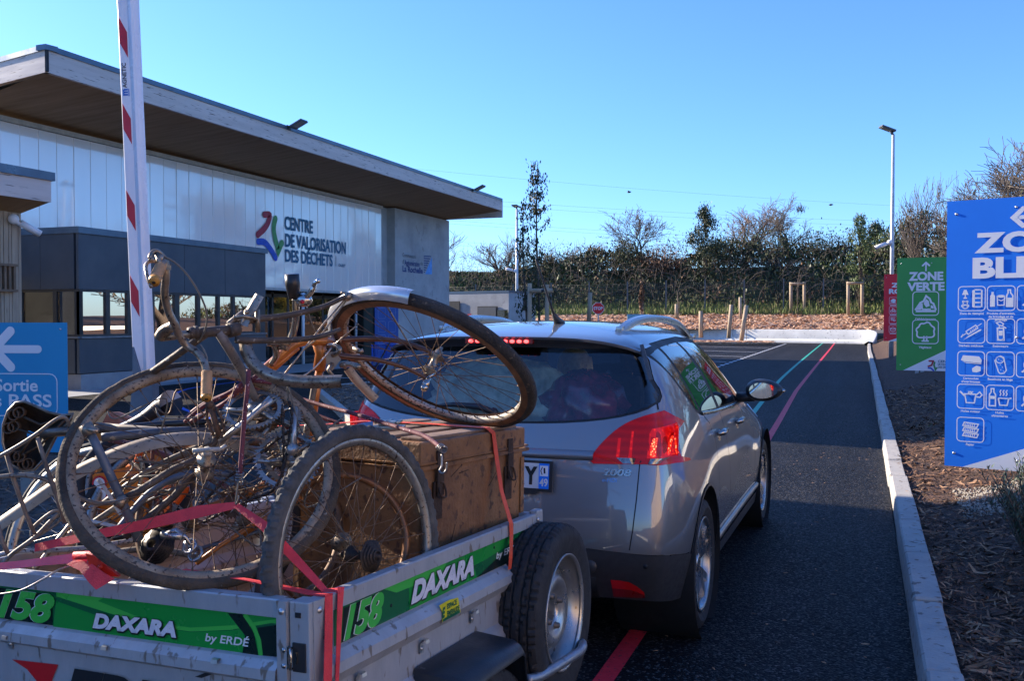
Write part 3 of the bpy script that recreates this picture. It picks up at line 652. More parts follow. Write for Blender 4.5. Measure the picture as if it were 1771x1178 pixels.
INT = mat('interior wall', (.20, .19, .15), .8, col2=(.15, .14, .11), scale=.6)
t = thing('recycling_centre', (XF, 26, 0), 'large recycling hall with translucent wall, wooden roof overhang and concrete end panel', 'building')
g = MB()     # translucent wall in half-metre sheets, each seam a raised rib
n_ = int((YP - YA) / .5)
for i in range(n_):
    a = YA + (YP - YA) * i / n_; b_ = YA + (YP - YA) * (i + 1) / n_; dx = rnd.uniform(-.004, .004)
    g.add([(XF + dx, a + .006, 2.53), (XF + dx, b_ - .006, 2.53), (XF + dx + rnd.uniform(-.004, .004), b_ - .006, 5.84), (XF + dx, a + .006, 5.84)], [(0, 1, 2, 3)], None, False)
    g.box((XF + .004, a, 4.185), (.02, .010, 3.31))
g.build('translucent_wall', POLY, t)
g = MB(); g.box((XF - .06, (YA + YP) / 2, 4.2), (.06, YP - YA, 3.4)); g.build('wall_backing', mat('backing sheet', (.42, .45, .50), .8), t)
g = MB(); g.box((XF + .03, (YA + YP) / 2, 5.90), (.10, YP - YA, .11)); g.box((XF + .03, (YA + YP) / 2, 2.49), (.1, YP - YA, .08)); g.build('wall_trim', mat('pale trim', (.50, .48, .44), .7), t)
g = MB(); g.box((XF - .22, (YP + 32.75) / 2, 2.97), (.3, 32.75 - YP, 5.93)); g.box((XF + .03, (32.75 + YB) / 2, 2.97), (.5, YB - 32.75, 5.93))
g.box((-25.8, YB - .15, 2.97), (16.5, .3, 5.93)); g.build('concrete_panel', BCONC, t)
g = MB()
for z_ in (2.92, 4.12):
    for k in range(4): g = MB(); g.lathe([(.045, .0), (.02, -.02), (.0, -.03)], (XF + .283, 33.45 + k * .95, z_), (1, 0, 0), 10); g.build('tie_hole', mat('tie hole', (.06, .06, .06), .9), t)
g = MB(); g.box((-30, 14.05, 3), (25, .2, 5.9)); g.box((-34, 26, 3), (.3, 24, 5.8)); g.build('back_walls', BCONC, t)
# roof: soffit rises from the wall to the eave; near edge is skewed in plan
ex, wz, sz, tz = -14.69, 5.95, 6.30, 6.72; dk = Vector((-.977, .213, 0)); A = Vector((ex, 13.64, 0)); B = Vector((ex, YB, 0))
A2 = A + dk * ((A.x - (XF - .1)) / .977); A3 = A + dk * 20; B2 = Vector((XF - .1, YB, 0)); B3 = Vector((A3.x, YB, 0))
def zz(p, z): return Vector((p.x, p.y, z))
g = MB(); g.add([zz(A, sz), zz(B, sz), zz(B2, wz), zz(A2, wz + .1), zz(A3, wz), zz(B3, wz)], [(0, 1, 2, 3), (3, 2, 5, 4)], None, False); g.build('soffit', SOFF, t)
g = MB()
def beam(p, q, z0, z1, th, out):
    n2 = Vector(out); g.add([zz(p, z0), zz(q, z0), zz(q, z1), zz(p, z1), zz(p - n2 * th, z0), zz(q - n2 * th, z0), zz(q - n2 * th, z1), zz(p - n2 * th, z1)], [(0, 1, 2, 3), (7, 6, 5, 4), (0, 4, 5, 1), (3, 2, 6, 7), (0, 3, 7, 4), (1, 5, 6, 2)], None, False)
nn = Vector((dk.y, -dk.x, 0)) * -1
nn = Vector((-.213, -.977, 0))
beam(A + Vector((0, .035, 0)), B, sz - .01, tz, .12, (1, 0, 0)); beam(A + dk * .035, A3, sz - .01, tz, .12, nn); beam(B + Vector((0, .0, 0)), B3, sz - .3, tz, -.12, (0, 1, 0)); g.build('fascia', GLUE, t)
g = MB(); beam(A + Vector((.03, -.03, 0)), B + Vector((.03, .03, 0)), tz - .005, tz + .10, .25, (1, 0, 0)); beam(A + Vector((.028, -.03, 0)), A3, tz - .004, tz + .099, .25, nn)
g.add([zz(A + Vector((-.2, .2, 0)), tz + .06), zz(B + Vector((-.2, 0, 0)), tz + .06), zz(B3, tz + .0), zz(A3, tz + .0)], [(0, 1, 2, 3)], None, False); g.build('roof_flashing', FLASH, t)
g = MB(); g.box((ex - .0, 13.66, (sz + tz) / 2), (.05, .05, tz - sz)); g.build('corner_post', DARK, t)
# entrance recess
g = MB(); g.box((-20.6, 27, 1.25), (.1, 10.4, 2.5)); g.box((-19, 21.95, 1.25), (3, .1, 2.5)); g.box((-19.1, 32.2, 1.25), (3, .1, 2.5)); g.box((-19, 27, 2.50), (3.1, 10.4, .06)); g.build('recess_lining', INT, t)
g = MB()
BD = Board((-18.3, 0, 0), (0, 1, 0), (0, 0, 1))
def yX(px, X): return atX(px, 550, X).y
for px in (444, 470, 497, 557, 585, 612, 640, 660): g.box((-18.3, yX(px, -18.3), 1.22), (.08, .09, 2.44))
g.box((-18.3, 27, 2.32), (.08, 10.3, .12)); g.box((-18.3, 27, .06), (.08, 10.3, .12)); g.build('door_frame', FRAME, t)
g = MB(); g.box((-18.28, 27, 1.2), (.012, 10.2, 2.25)); g.build('door_glass', GLASSD, t)
g = MB(); g.cyl((XF - .1, yX(524, XF - .1), 0), (XF - .1, yX(524, XF - .1), 2.5), .055, 12); g.cyl((XF - .3, yX(616, XF - .3), 0), (XF - .3, yX(616, XF - .3), 2.5), .04, 12); g.build('entrance_post', WHITE, t)
g = MB()
for (p0, p1, z0, z1) in ((505, 520, .1, 1.9), (565, 600, 0.2, 1.0), (620, 636, .1, 2.1), (452, 466, 1.0, 2.0)): g.box((-20.3, (yX(p0, -20.3) + yX(p1, -20.3)) / 2, (z0 + z1) / 2), (.3, yX(p1, -20.3) - yX(p0, -20.3), z1 - z0))
g.build('interior_cabinet', mat('cabinet', (.05, .04, .035), .7), t)
# logo on the translucent wall
FB = Board((XF + .012, 0, 0), (0, 1, 0), (0, 0, 1))
def onb(B_, s, x0, x1, yb, yt, mb, **k):
    """text between picture columns x0..x1, baseline yb, cap line yt at its left end"""
    u0, v0 = B_.uv(x0, yb); u1, _ = B_.uv(x1, yb); _, v1 = B_.uv(x0, yt); B_.text(mb, s, u0, v0, u1, v1, **k)
LBLUE = mat('logo blue grey', (.035, .16, .27), .6); LNAVY = mat('logo navy', (.02, .06, .22), .6)
g = MB(); onb(FB, 'CENTRE', 492, 541, 397, 373, g, bold=.03, h=.012); onb(FB, 'DE VALORISATION', 493, 598, 427, 403, g, bold=.03, h=.012); onb(FB, 'DES DÉCHETS', 493, 575, 453, 425, g, bold=.03, h=.012)
onb(FB, 'OUEST', 585, 597, 461, 456, g, bold=.03, h=.012); g.mi = 1; a_, b_ = FB.uv(580.5, 443), FB.uv(580.5, 460); FB.stroke(g, [a_, b_], .03, .012); g.build('centre_lettering', [LBLUE, mat('grey line', (.3, .3, .32), .6)], t)
for nm, pts, c in (('logo_stroke', ((457, 371), (466, 372), (463, 385), (456, 396), (445, 406)), (.42, .02, .05)), ('logo_stroke', ((476, 378), (473, 393), (475, 410), (481, 434), (487, 420)), (.08, .34, .10)), ('logo_stroke', ((446, 418), (457, 419), (468, 432), (476, 446)), (.01, .09, .55))):
    g = MB(); q = [FB.uv(*p) for p in pts]; s_ = [Vector((*a, 0)) for a in q]; s_ = smooth_path(s_, 5) if nm and c[1] != .34 else (smooth_path(s_[:4], 5) + [s_[4]])
    FB.stroke(g, [(p.x, p.y) for p in s_], .21, .016, round_=True); g.build(nm, mat('logo %.2f' % c[0], c, .5), t)
CB = Board((XF + .285, 0, 0), (0, 1, 0), (0, 0, 1)); g = MB(); g.mi = 1
onb(CB, 'Communauté', 696, 719, 444, 437, g, bold=.0); onb(CB, 'de', 727, 731, 458.5, 452, g, bold=.0); onb(CB, "d'", 696, 699, 456, 448, g, bold=.0); g.mi = 0; onb(CB, 'Agglomération', 699.5, 725.5, 458, 449, g, bold=.02); onb(CB, 'La Rochelle', 696, 731, 470, 459, g, bold=.035)
for k in range(8):
    y0 = 443 + k * 3.9; L_ = 745.5 - k * 1.55; a_ = CB.uv(733, y0); b_ = CB.uv(L_, y0 + .6); CB.stroke(g, [a_, b_], .045, .004)
g.mi = 2; CB.poly(g, [CB.uv(747, 444), CB.uv(747, 474.5), CB.uv(735, 474)], .004)
g.build('agglomeration_lettering', [LNAVY, mat('grey letters', (.12, .14, .17), .7), mat('logo sky blue', (.10, .36, .80), .5)], t)
# floodlights on the fascia
def flood(px, py, lab):
    y_ = yX(px, ex); z_ = atX(px, py, ex).z; r_ = thing('floodlight', (ex, y_, z_), lab, 'floodlight', 'floodlights on the roof edge')
    g = MB(); g.box((ex + .10, y_, z_), (.2, .05, .05)); g.box((ex + .02, y_, z_ - .02), (.04, .16, .12)); g.build('bracket', BLACKP, r_)
    M = Matrix.Translation((ex + .32, y_ + .02, z_ + .06)) @ Matrix.Rotation(R(-24), 4, 'Y'); g = MB(); g.box((0, 0, 0), (.42, .34, .06), M, .012); g.build('housing', mat('lamp grey', (.07, .08, .09), .5), r_)
    g = MB(); g.box((.03, 0, -.035), (.3, .27, .012), M); g.build('lens', mat('lamp lens', (.35, .34, .30), .2), r_)
flood(500, 220, 'floodlight on the fascia above the green part of the logo'); flood(817, 328, 'floodlight near the far end of the fascia')
# ------------------------------------------------------------------ anthracite booth
t = thing('reception_booth', (-16.5, 18.5, 0), 'dark grey reception booth with a strip of windows in front of the translucent hall', 'building')
bx, y0, y1 = -15.55, 15.25, 21.85
g = MB(); cuts = [y0, yX(319.6, bx), yX(389.8, bx), y1]; cuts = [y0, (y0 + cuts[1]) / 2 + .05] + cuts[1:]
for z0, z1 in ((2.17, 3.36), (.36, 1.10)):
    g = MB()
    for a, b_ in zip(cuts[:-1], cuts[1:]): g.box((bx - .03, (a + b_) / 2, (z0 + z1) / 2), (.06, b_ - a - .012, z1 - z0))
    for k in range(2): g.box((bx - .1 - .5 - k * .95, y0 - .0, (z0 + z1) / 2), (.94, .06, z1 - z0))
    g.box((bx - .035, y0 + .0, (z0 + z1) / 2), (.068, .058, z1 - z0)); g.build('cladding', CLAD, t)
g = MB(); g.box((-16.55, 18.55, 1.8), (1.9, 6.4, 3.0)); 
g = MB(); g.box((-16.56, 18.55, 2.8), (1.88, 6.45, 1.1)); g.box((-16.56, 18.55, .72), (1.88, 6.45, .74)); g.box((-16.56, 21.80, 1.8), (1.88, .08, 1.0)); g.build('core', mat('booth core', (.035, .04, .045), .7), t)
g = MB(); g.box((-16.5, 18.55, 3.43), (1.98, 6.72, .14)); g.build('coping', FLASH, t)
g = MB(); g.box((-16.5, 18.55, .17), (1.86, 6.56, .34)); g.build('plinth', mat('plinth concrete', (.33, .33, .33), .8, col2=(.25, .25, .26), scale=2), t)
g = MB(); g.box((bx - .0, 18.55, 1.13), (.08, 6.6, .04)); g.box((-16.5, y0 - .02, 1.131), (1.9, .08, .038)); g.build('sill', mat('metal sill', (.22, .24, .27), .4, .5), t)
gls, frm = [], MB()
WPX = ((145, 185), (192, 222), (229, 263), (269, 304), (312, 343), (348, 378), (382, 404), (408, 442))
edges = []
for a, b_ in WPX: edges.append((yX(a, bx), yX(b_, bx)))
prev = y0
for a, b_ in edges + [(y1, y1)]:
    frm.box((bx - .06, (prev + a) / 2, 1.655), (.08, a - prev, 1.03)); prev = b_
frm.box((bx - .06, 18.55, 2.14), (.082, 6.6, .05)); frm.box((bx - .06, 18.55, 1.17), (.082, 6.6, .05))
sx = (-15.62, -16.05, -16.6, -17.4)
for a, b_ in ((-15.64, .14), (-16.26, .10), (-17.35, .3)): frm.box((a, y0 + .04, 1.655), (b_, .08, 1.03))
frm.box((-16.5, y0 + .04, 2.14), (1.9, .082, .05)); frm.box((-16.5, y0 + .04, 1.17), (1.9, .082, .05))
wf = frm.build('window_frame', FRAME, t)
for a, b_ in edges:
    g = MB(); g.box((bx - .07, (a + b_) / 2, 1.655), (.012, b_ - a, .95)); g.build('window', GLASS, t)
for a, b_ in ((-15.95, .5), (-16.75, .88)):
    g = MB(); g.box((a, y0 + .05, 1.655), (b_, .012, .95)); g.build('window', glassmat('dim glass', (.3, .3, .25), 0, .8, .12), t)
g = MB(); g.box((-16.6, 18.6, 1.12), (1.6, 6.0, .02)); g.build('counter', INT, t)
# ------------------------------------------------------------------ timber kiosk (near left)
SLAT = mat('larch slats', (.42, .34, .24), .8, col2=(.29, .23, .165), scale=5, stretch=(3, 3, .4), spot=(.14, .10, .07), spotscale=14, spotamt=.7)
t = thing('timber_kiosk', (-10.4, 5, 0), 'timber-slatted gatehouse with a flat wooden roof at the left edge', 'building')
kX, kY = -9.47, 8.4
g = MB(); y = kY
while y > -4: 
    w_ = rnd.choice((.045, .07, .07, .095)); g.box((kX - .012 + rnd.uniform(-.004, .004), y - w_ / 2, 1.4), (.03, w_ - .008, 2.9)); y -= w_
x = kX - .02
while x > -13: g.box((x - .035, kY - .012, 1.4), (.062, .03, 2.9)); x -= .07
g.build('slat_cladding', SLAT, t)
g = MB(); g.box((-12.0, 1.9, 1.45), (5.0, 12.9, 2.88)); g.build('wall_core', mat('dark lining', (.04, .035, .03), .9), t)
g = MB(); g.add([(-8.99, kY, 2.92), (-8.99, -5, 2.92), (kX, -5, 2.80), (kX, kY, 2.80)], [(0, 1, 2, 3)], None, False); g.add([(kX, kY, 2.8), (kX, -5, 2.8), (-14, -5, 2.8), (-14, kY, 2.8)], [(0, 1, 2, 3)], None, False); g.build('soffit', SOFF, t)
g = MB(); g.box((-9.05, (kY - 5) / 2, 3.04), (.12, kY + 5, .26)); g.box((-11.6, kY - .06, 3.04), (4.98, .119, .26)); g.build('fascia', GLUE, t)
g = MB(); g.box((-11.47, (kY - 5) / 2 + .01, 3.215), (5.02, kY + 5.05, .10)); g.build('roof_flashing', FLASH, t)
g = MB(); ya, yb = atX(-30, 480, kX).y, atX(21, 480, kX).y; z0, z1 = atX(20, 503, kX).z, atX(20, 459, kX).z
for zc in (z0, z1): g.box((kX + .03, (ya + yb) / 2, zc), (.09, yb - ya + .04, .03))
y = ya
while y < yb: g.box((kX + .03, y, (z0 + z1) / 2), (.05, .03, z1 - z0)); y += .065
g.build('louvre', mat('dark larch', (.20, .14, .09), .8), t)
def camera_thing(c, d, lab, s=1.0):
    c = Vector(c); d = Vector(d).normalized(); r_ = thing('security_camera', c, lab, 'security camera'); g = MB()
    g.sphere(c, .05 * s, 12); g.tube([c, c + d * .06 * s + Vector((0, 0, -.02 * s))], .02 * s, 8); g.build('mount', WHITE, r_)
    g = MB(); a = c + d * .07 * s; g.tube([a, a + d * .2 * s], [.035 * s, .035 * s], 12); g.build('housing', WHITE, r_)
    g = MB(); g.tube([a + d * .198 * s, a + d * .21 * s], [.026 * s, .024 * s], 12); g.build('lens', DARK, r_)
camera_thing(Vector((kX + .06, atX(17, 380, kX).y, atX(17, 379, kX).z)), (.35, .9, -.5), 'white bullet security camera under the timber kiosk eave', 1.25)
# unseen tall block added left of the frame, stepped to shade the near road
t = thing('shade_caster', (-18, -2, 0), 'unseen tall concrete block added left of the frame to shade the near road', 'building')
g = MB(); g.box((-18.5, 7.7, 3.05), (8.0, 4.6, 6.1)); g.box((-18.5, -4.8, 2.6), (8.02, 20.4, 5.2)); g.build('wall', BCONC, t); g = MB(); g.box((-18.5, 7.7, 6.2), (8.4, 4.6, .2)); g.box((-18.5, -4.81, 5.28), (8.4, 20.4, .16)); g.build('roof', FLASH, t)
# unseen ochre block added behind the camera as a sunlit reflector for the trailer side
t = thing('bounce_block', (9, -3, 0), 'unseen ochre block added behind the camera to bounce warm light on the trailer', 'building')
g = MB(); g.box((11.5, -4, 2.1), (6, 15, 4.2)); g.build('wall', mat('ochre bounce', (.62, .46, .32), .9, col2=(.56, .41, .28), scale=1), t); g = MB(); g.box((11.5, -4, 4.3), (6.4, 15.4, .2)); g.build('roof', FLASH, t)
# ------------------------------------------------------------------ small concrete outbuilding
t = thing('concrete_shed', (-17.5, 48, 0), 'low concrete shed with grey doors at the far end of the hall', 'building')
P0, P1, P2 = atD(740, 505, 54.2), atD(879.8, 502.2, 50.9), atD(926, 505.0, 53.8)
for p in (P0, P1, P2): p.z = 0
e1 = (P1 - P0).normalized(); e2 = (P2 - P1).normalized(); back = Vector((-e1.y, e1.x, 0))
P3 = P2 + (P0 - P1); g = MB(); g.add([zz(p, z) for z in (0, 3.0) for p in (P0, P1, P2, P3)], [(0, 1, 5, 4), (1, 2, 6, 5), (2, 3, 7, 6), (3, 0, 4, 7)], None, False); g.build('wall', BCONC, t)
o_ = (P0 + P2) / 2; g = MB(); g.add([zz(o_ + (p - o_) * 1.01, z) for z in (3.0, 3.12) for p in (P0, P1, P2, P3)], [(0, 1, 5, 4), (1, 2, 6, 5), (2, 3, 7, 6), (3, 0, 4, 7), (4, 5, 6, 7), (3, 2, 1, 0)], None, False); g.build('roof_edge', FLASH, t)
SB = Board(P1, e1, (0, 0, 1))
def sbox(x0, x1, yt, name, m, yb=None, h=.03, th=.05):
    u0, _ = SB.uv(x0, 560); u1, v1 = SB.uv(x1, yt); v0 = 0.02 if yb is None else SB.uv(x1, yb)[1]
    g = MB(); SB.rect(g, u0, v0, u1, v1, h, th); return g.build(name, m, t)
sbox(768, 796, 521, 'dark_door', mat('door black', (.02, .022, .025), .6)); d = sbox(827, 861, 529.5, 'door_frame', FRAME, h=.02); sbox(829, 859.5, 531.5, 'roller_door', mat('grey door', (.09, .10, .115), .5, col2=(.07, .08, .09), scale=3), h=.08, th=.03)
sbox(810, 816, 543, 'fire_sign', mat('red sign', (.55, .02, .02), .5), 550); sbox(866.5, 879, 536, 'glass_cabinet', GLASSD, h=.05, th=.3)
g = MB(); SB2 = Board(P1, e2, (0, 0, 1)); u, v = SB2.uv(906, 529); SB2.rect(g, u - .1, v - .25, u + .15, v + .35, .02, .06); g.build('wall_box', BLACKP, t)
# ------------------------------------------------------------------ blue notice panel and wire trolleys by the entrance
BLUES = mat('sign blue', (.001, .21, .86), .65, col2=(.001, .18, .76), scale=1)
WHS = mat('sign white', (.78, .80, .84), .5, col2=(.75, .77, .81), scale=1)
pb = atX(661, 560, -16.6); t = thing('information_panel', (pb.x, pb.y, 0), 'tall blue information panel standing beside the concrete end wall', 'sign')
IB = Board((-16.6, pb.y - .55, .1), (.35, .94, 0), (0, 0, 1)); g = MB(); IB.rect(g, 0, 0, 1.15, 2.2, 0, -.04); g.build('panel', mat('panel blue', (.008, .075, .32), .5, col2=(.008, .065, .28)), t); g = MB()
for i in range(2):
    for j in range(3): IB.rrect(g, .15 + i * .5, .45 + j * .5, .5 + i * .5, .85 + j * .5, .05, .02, .006)
IB.rect(g, .15, .25, .6, .29, .006); IB.rect(g, .15, 1.98, .9, 2.05, .006); g.build('pictograms', mat('faded print', (.10, .20, .45), .5), t)
BW = mat('blue wire', (.01, .07, .42), .45)
for k, (px, py) in enumerate(((678, 664), (702, 664))):
    c = atz(px, py); t = thing('wire_trolley', c, ('blue wire cage trolley, left one of the two parked by the entrance', 'blue wire cage trolley, right one of the two parked by the entrance')[k], 'trolley', 'blue trolleys by the entrance'); g = MB(); W_, H_, D_ = .62, .95, 1.1
    M = Matrix.Translation(c) @ Matrix.Rotation(R(12), 4, 'Z')
    def tb(a, b_, r_): g.tube([a, b_], r_, 6, M=M)
    for s_ in (-1, 1):
        for q in (-1, 1): tb((s_ * W_ / 2, q * D_ / 2, .12), (s_ * W_ / 2, q * D_ / 2, H_), .022)
        for i in range(9): tb((s_ * W_ / 2, -D_ / 2 + D_ * i / 8, .2), (s_ * W_ / 2, -D_ / 2 + D_ * i / 8, H_ - .04), .009)
        for z_ in (.2, .55, H_ - .02): tb((s_ * W_ / 2, -D_ / 2, z_), (s_ * W_ / 2, D_ / 2, z_), .014)
    for z_ in (.2, .55, H_ - .02):
        for q in (-1, 1): tb((-W_ / 2, q * D_ / 2, z_), (W_ / 2, q * D_ / 2, z_), .014)
    for i in range(7):
        for q in (-1, 1): tb((-W_ / 2 + W_ * i / 6, q * D_ / 2, .2), (-W_ / 2 + W_ * i / 6, q * D_ / 2, H_), .009)
    g.box((0, 0, .19), (W_, D_, .03), M); g.build('cage', BW, t); g = MB()
    for s_ in (-1, 1):
        for q in (-1, 1): g.lathe([(0, -.02), (.06, -.02), (.06, .02), (0, .02)], M @ Vector((s_ * .26, q * .48, .06)), M.to_3x3() @ Vector((1, 0, 0)), 12)
    g.build('castors', BLACKP, t)
for k, px in enumerate((728, 745)):
    b_ = atz(px, 612); g = MB(); g.box((b_.x, b_.y, 1.0), (.14, .14, 2.0), None, .01); tag(g.build('steel_post', WHITE), ('white square post in front of the concrete panel, left of two', 'white square post in front of the concrete panel, right of two')[k], 'post', 'white posts by the concrete panel')
# ------------------------------------------------------------------ fence along the bank
t = thing('mesh_fence', (-6, 70, 0), 'long dark wire mesh fence on steel posts along the foot of the hedge', 'fence'); DG = mat('dark green steel', (.045, .06, .055), .5)
xs_ = [atY(px, 540, 71).x for px in range(793, 1650, 70)]; g = MB()
x0_, x1_ = xs_[0] - 3, xs_[-1] + 6; x = x0_
while x < x1_:
    Y = 71.6 - .10 * x; z_ = bankz(x, Y); g.box((x, Y, z_ + 1.15), (.016, .012, 2.3)); x += .16
for k in range(12):
    a = Vector((x0_, 71.6 - .1 * x0_, bankz(x0_, 71.6 - .1 * x0_) + .1 + k * .2)); b_ = Vector((x1_, 71.6 - .1 * x1_, bankz(x1_, 71.6 - .1 * x1_) + .1 + k * .2)); g.tube([a, b_], .009, 3)
g.build('mesh', DG, t)
for x in xs_: Y = 71.62 - .10 * x; g = MB(); g.box((x, Y + .0, bankz(x, Y) + 1.25), (.09, .09, 2.5)); g.build('post', mat('post steel', (.12, .14, .15), .5, .3), t)
# ------------------------------------------------------------------ lamp posts
def lamp_post(px, D, top, lab, head, cams, r0=.085):
    b_ = atD(px, 589, D); b_.z = 0; H_ = atD(px, top, D).z; t = thing('lamp_post', b_, lab, 'lamp post', 'lamp posts')
    g = MB(); n = 8; g.tube([b_, b_ + Vector((0, 0, H_))], [r0, r0 * .62], 10); g.box(b_ + Vector((0, 0, .012)), (.3, .3, .02)); g.build('pole', mat('pale galvanised', (.62, .64, .66), .45, .2), t)
    h = b_ + Vector((0, 0, H_)); d = Vector(head).normalized(); M = Matrix.Translation(h + d * .22 + Vector((0, 0, .12))) @ d.to_track_quat('X', 'Z').to_matrix().to_4x4()
    g = MB(); g.box((0, 0, 0), (.52, .34, .07), M, .015); g.tube([h - Vector((0, 0, .02)), h + d * .12 + Vector((0, 0, .10))], .045, 8); g.build('lamp_head', mat('lamp grey', (.07, .08, .09), .5), t)
    g = MB(); g.box((.04, 0, -.04), (.36, .26, .01), M); g.build('lens', mat('lamp lens', (.35, .34, .3), .2), t)
    for z_, dd, s_ in cams:
        camera_thing(b_ + Vector((0, 0, z_)) + Vector(dd).normalized() * .09, dd, 'white security camera on the %s lamp post' % ('tall right-hand' if px > 1200 else 'short left-hand'), s_)
lamp_post(1541.5, 32.4, 234, 'tall pale lamp post rising behind the red and green signs', (-.9, -.35, .35), [(atD(1541, 418, 32.4).z, (-.9, -.3, -.35), 2.0)])
lamp_post(894, 53.6, 362, 'pale lamp post behind the low concrete shed', (.0, -.9, .1), [(atD(894, 469, 53.6).z, (-.9, -.3, .2), 2.2)], .10)
# ------------------------------------------------------------------ overhead cables, far away
CABM = mat('cable', (.16, .22, .30), .6)
for k, (ya, yb, yc, lab) in enumerate(((290, 315, 345, 'highest overhead cable, passing behind the narrow evergreen top'), (336, 349, 368, 'upper cable of the second pair'), (344, 357, 376, 'lower cable of the second pair'), (375, 391, 405, 'upper cable of the third pair'), (381, 397, 411, 'lower cable of the third pair'), (412, 424, 436, 'upper cable of the lowest pair, just over the thickets'), (418, 430, 442, 'lower cable of the lowest pair, just over the thickets'))):
    a, b_, c = atD(700, ya, 210), atD(1030, yb, 215), atD(1760, yc + 20, 240); g = MB()
    g.tube([a.lerp(c, t_) + Vector((0, 0, -(1 - (2 * t_ - 1) ** 2) * 1.2)) for t_ in [i / 20 for i in range(21)]], .017, 4, cap=False); tag(g.build('overhead_cable', CABM), lab, 'cable', 'overhead cables')
for k, (px, py) in enumerate(((1088, 332), (1437, 354))):
    p = atD(px, py, 60); g = MB(); g.tube([p + Vector((-.12, 0, 0)), p, p + Vector((.14, 0, .01))], [.03, .07, .02], 8)
    for s_ in (-1, 1): g.add([p + Vector((-.04, 0, .03)), p + Vector((.07, 0, .03)), p + Vector((0, s_ * .28, .08 - .1 * k)), p + Vector((-.05, s_ * .2, .06))], [(0, 1, 2, 3)], None, False)
    tag(g.build('flying_bird', DARK), ('tiny dark bird high above the brown-twigged tree', 'tiny dark bird in the sky between the nest tree and the lamp post')[k], 'bird')
# ================================================================== SIGNS
REDS = mat('sign red', (.80, .014, .035), .5, col2=(.74, .012, .03), scale=1); GRNS = mat('sign green', (.05, .34, .07), .5, col2=(.045, .31, .065), scale=1); SKYS = mat('sign light blue', (.025, .31, .56), .5, col2=(.022, .28, .52), scale=1)
def signthing(px0, D0, az, W_, H_, ybot, m, lab, name='zone_sign', right=False):
    """board whose left (or right) edge stands under picture column px0"""
    o_ = atD(px0, ybot, D0); xd = Vector((math.cos(R(az)), math.sin(R(az)), 0))
    if right: o_ = o_ - xd * W_
    t = thing(name, (o_.x + xd.x * W_ / 2, o_.y + xd.y * W_ / 2, 0), lab, 'sign'); Bd = Board(o_, xd, (0, 0, 1))
    g = MB(); Bd.rect(g, 0, 0, W_, H_, 0, -.006); g.build('board', m, t)
    for uu in (.06, .5, .94):
        for vv in (.05, .95): g = MB(); g.lathe([(.0, .004), (.007, .004), (.009, .0)], Bd.P(uu * W_, vv * H_, .0005), Bd.n, 8); g.build('rivet', ALU, t)
    g = MB(); nb = -Bd.n
    for u in ((.82 * W_, .95 * W_) if not right else (.2 * W_, .6 * W_)):
        p = Bd.P(u, 0, -.04); M = Matrix.Translation((p.x, p.y, (o_.z + H_ - .1) / 2)) @ Matrix.Rotation(R(az), 4, 'Z'); g.box((0, 0, 0), (.08, .05, o_.z + H_ - .1), M)
    for v in (.12 * H_, .5 * H_, .88 * H_): p = Bd.P(W_ / 2, v, -.018); M = Matrix.Translation(p) @ Matrix.Rotation(R(az), 4, 'Z'); g.box((0, 0, 0), (W_ * .9, .02, .04), M)
    g.build('post', STEEL, t); return t, Bd
def arrow(Bd, g, u, v, s, ang, h=.004):
    c, s_ = math.cos(ang), math.sin(ang)
    def T(a, b): return (u + s * (a * c - b * s_), v + s * (a * s_ + b * c))
    Bd.stroke(g, [T(-.5, 0), T(.42, 0)], s * .17, h, round_=True); Bd.stroke(g, [T(.12, .38), T(.5, 0), T(.12, -.38)], s * .2, h + .0005, round_=True)
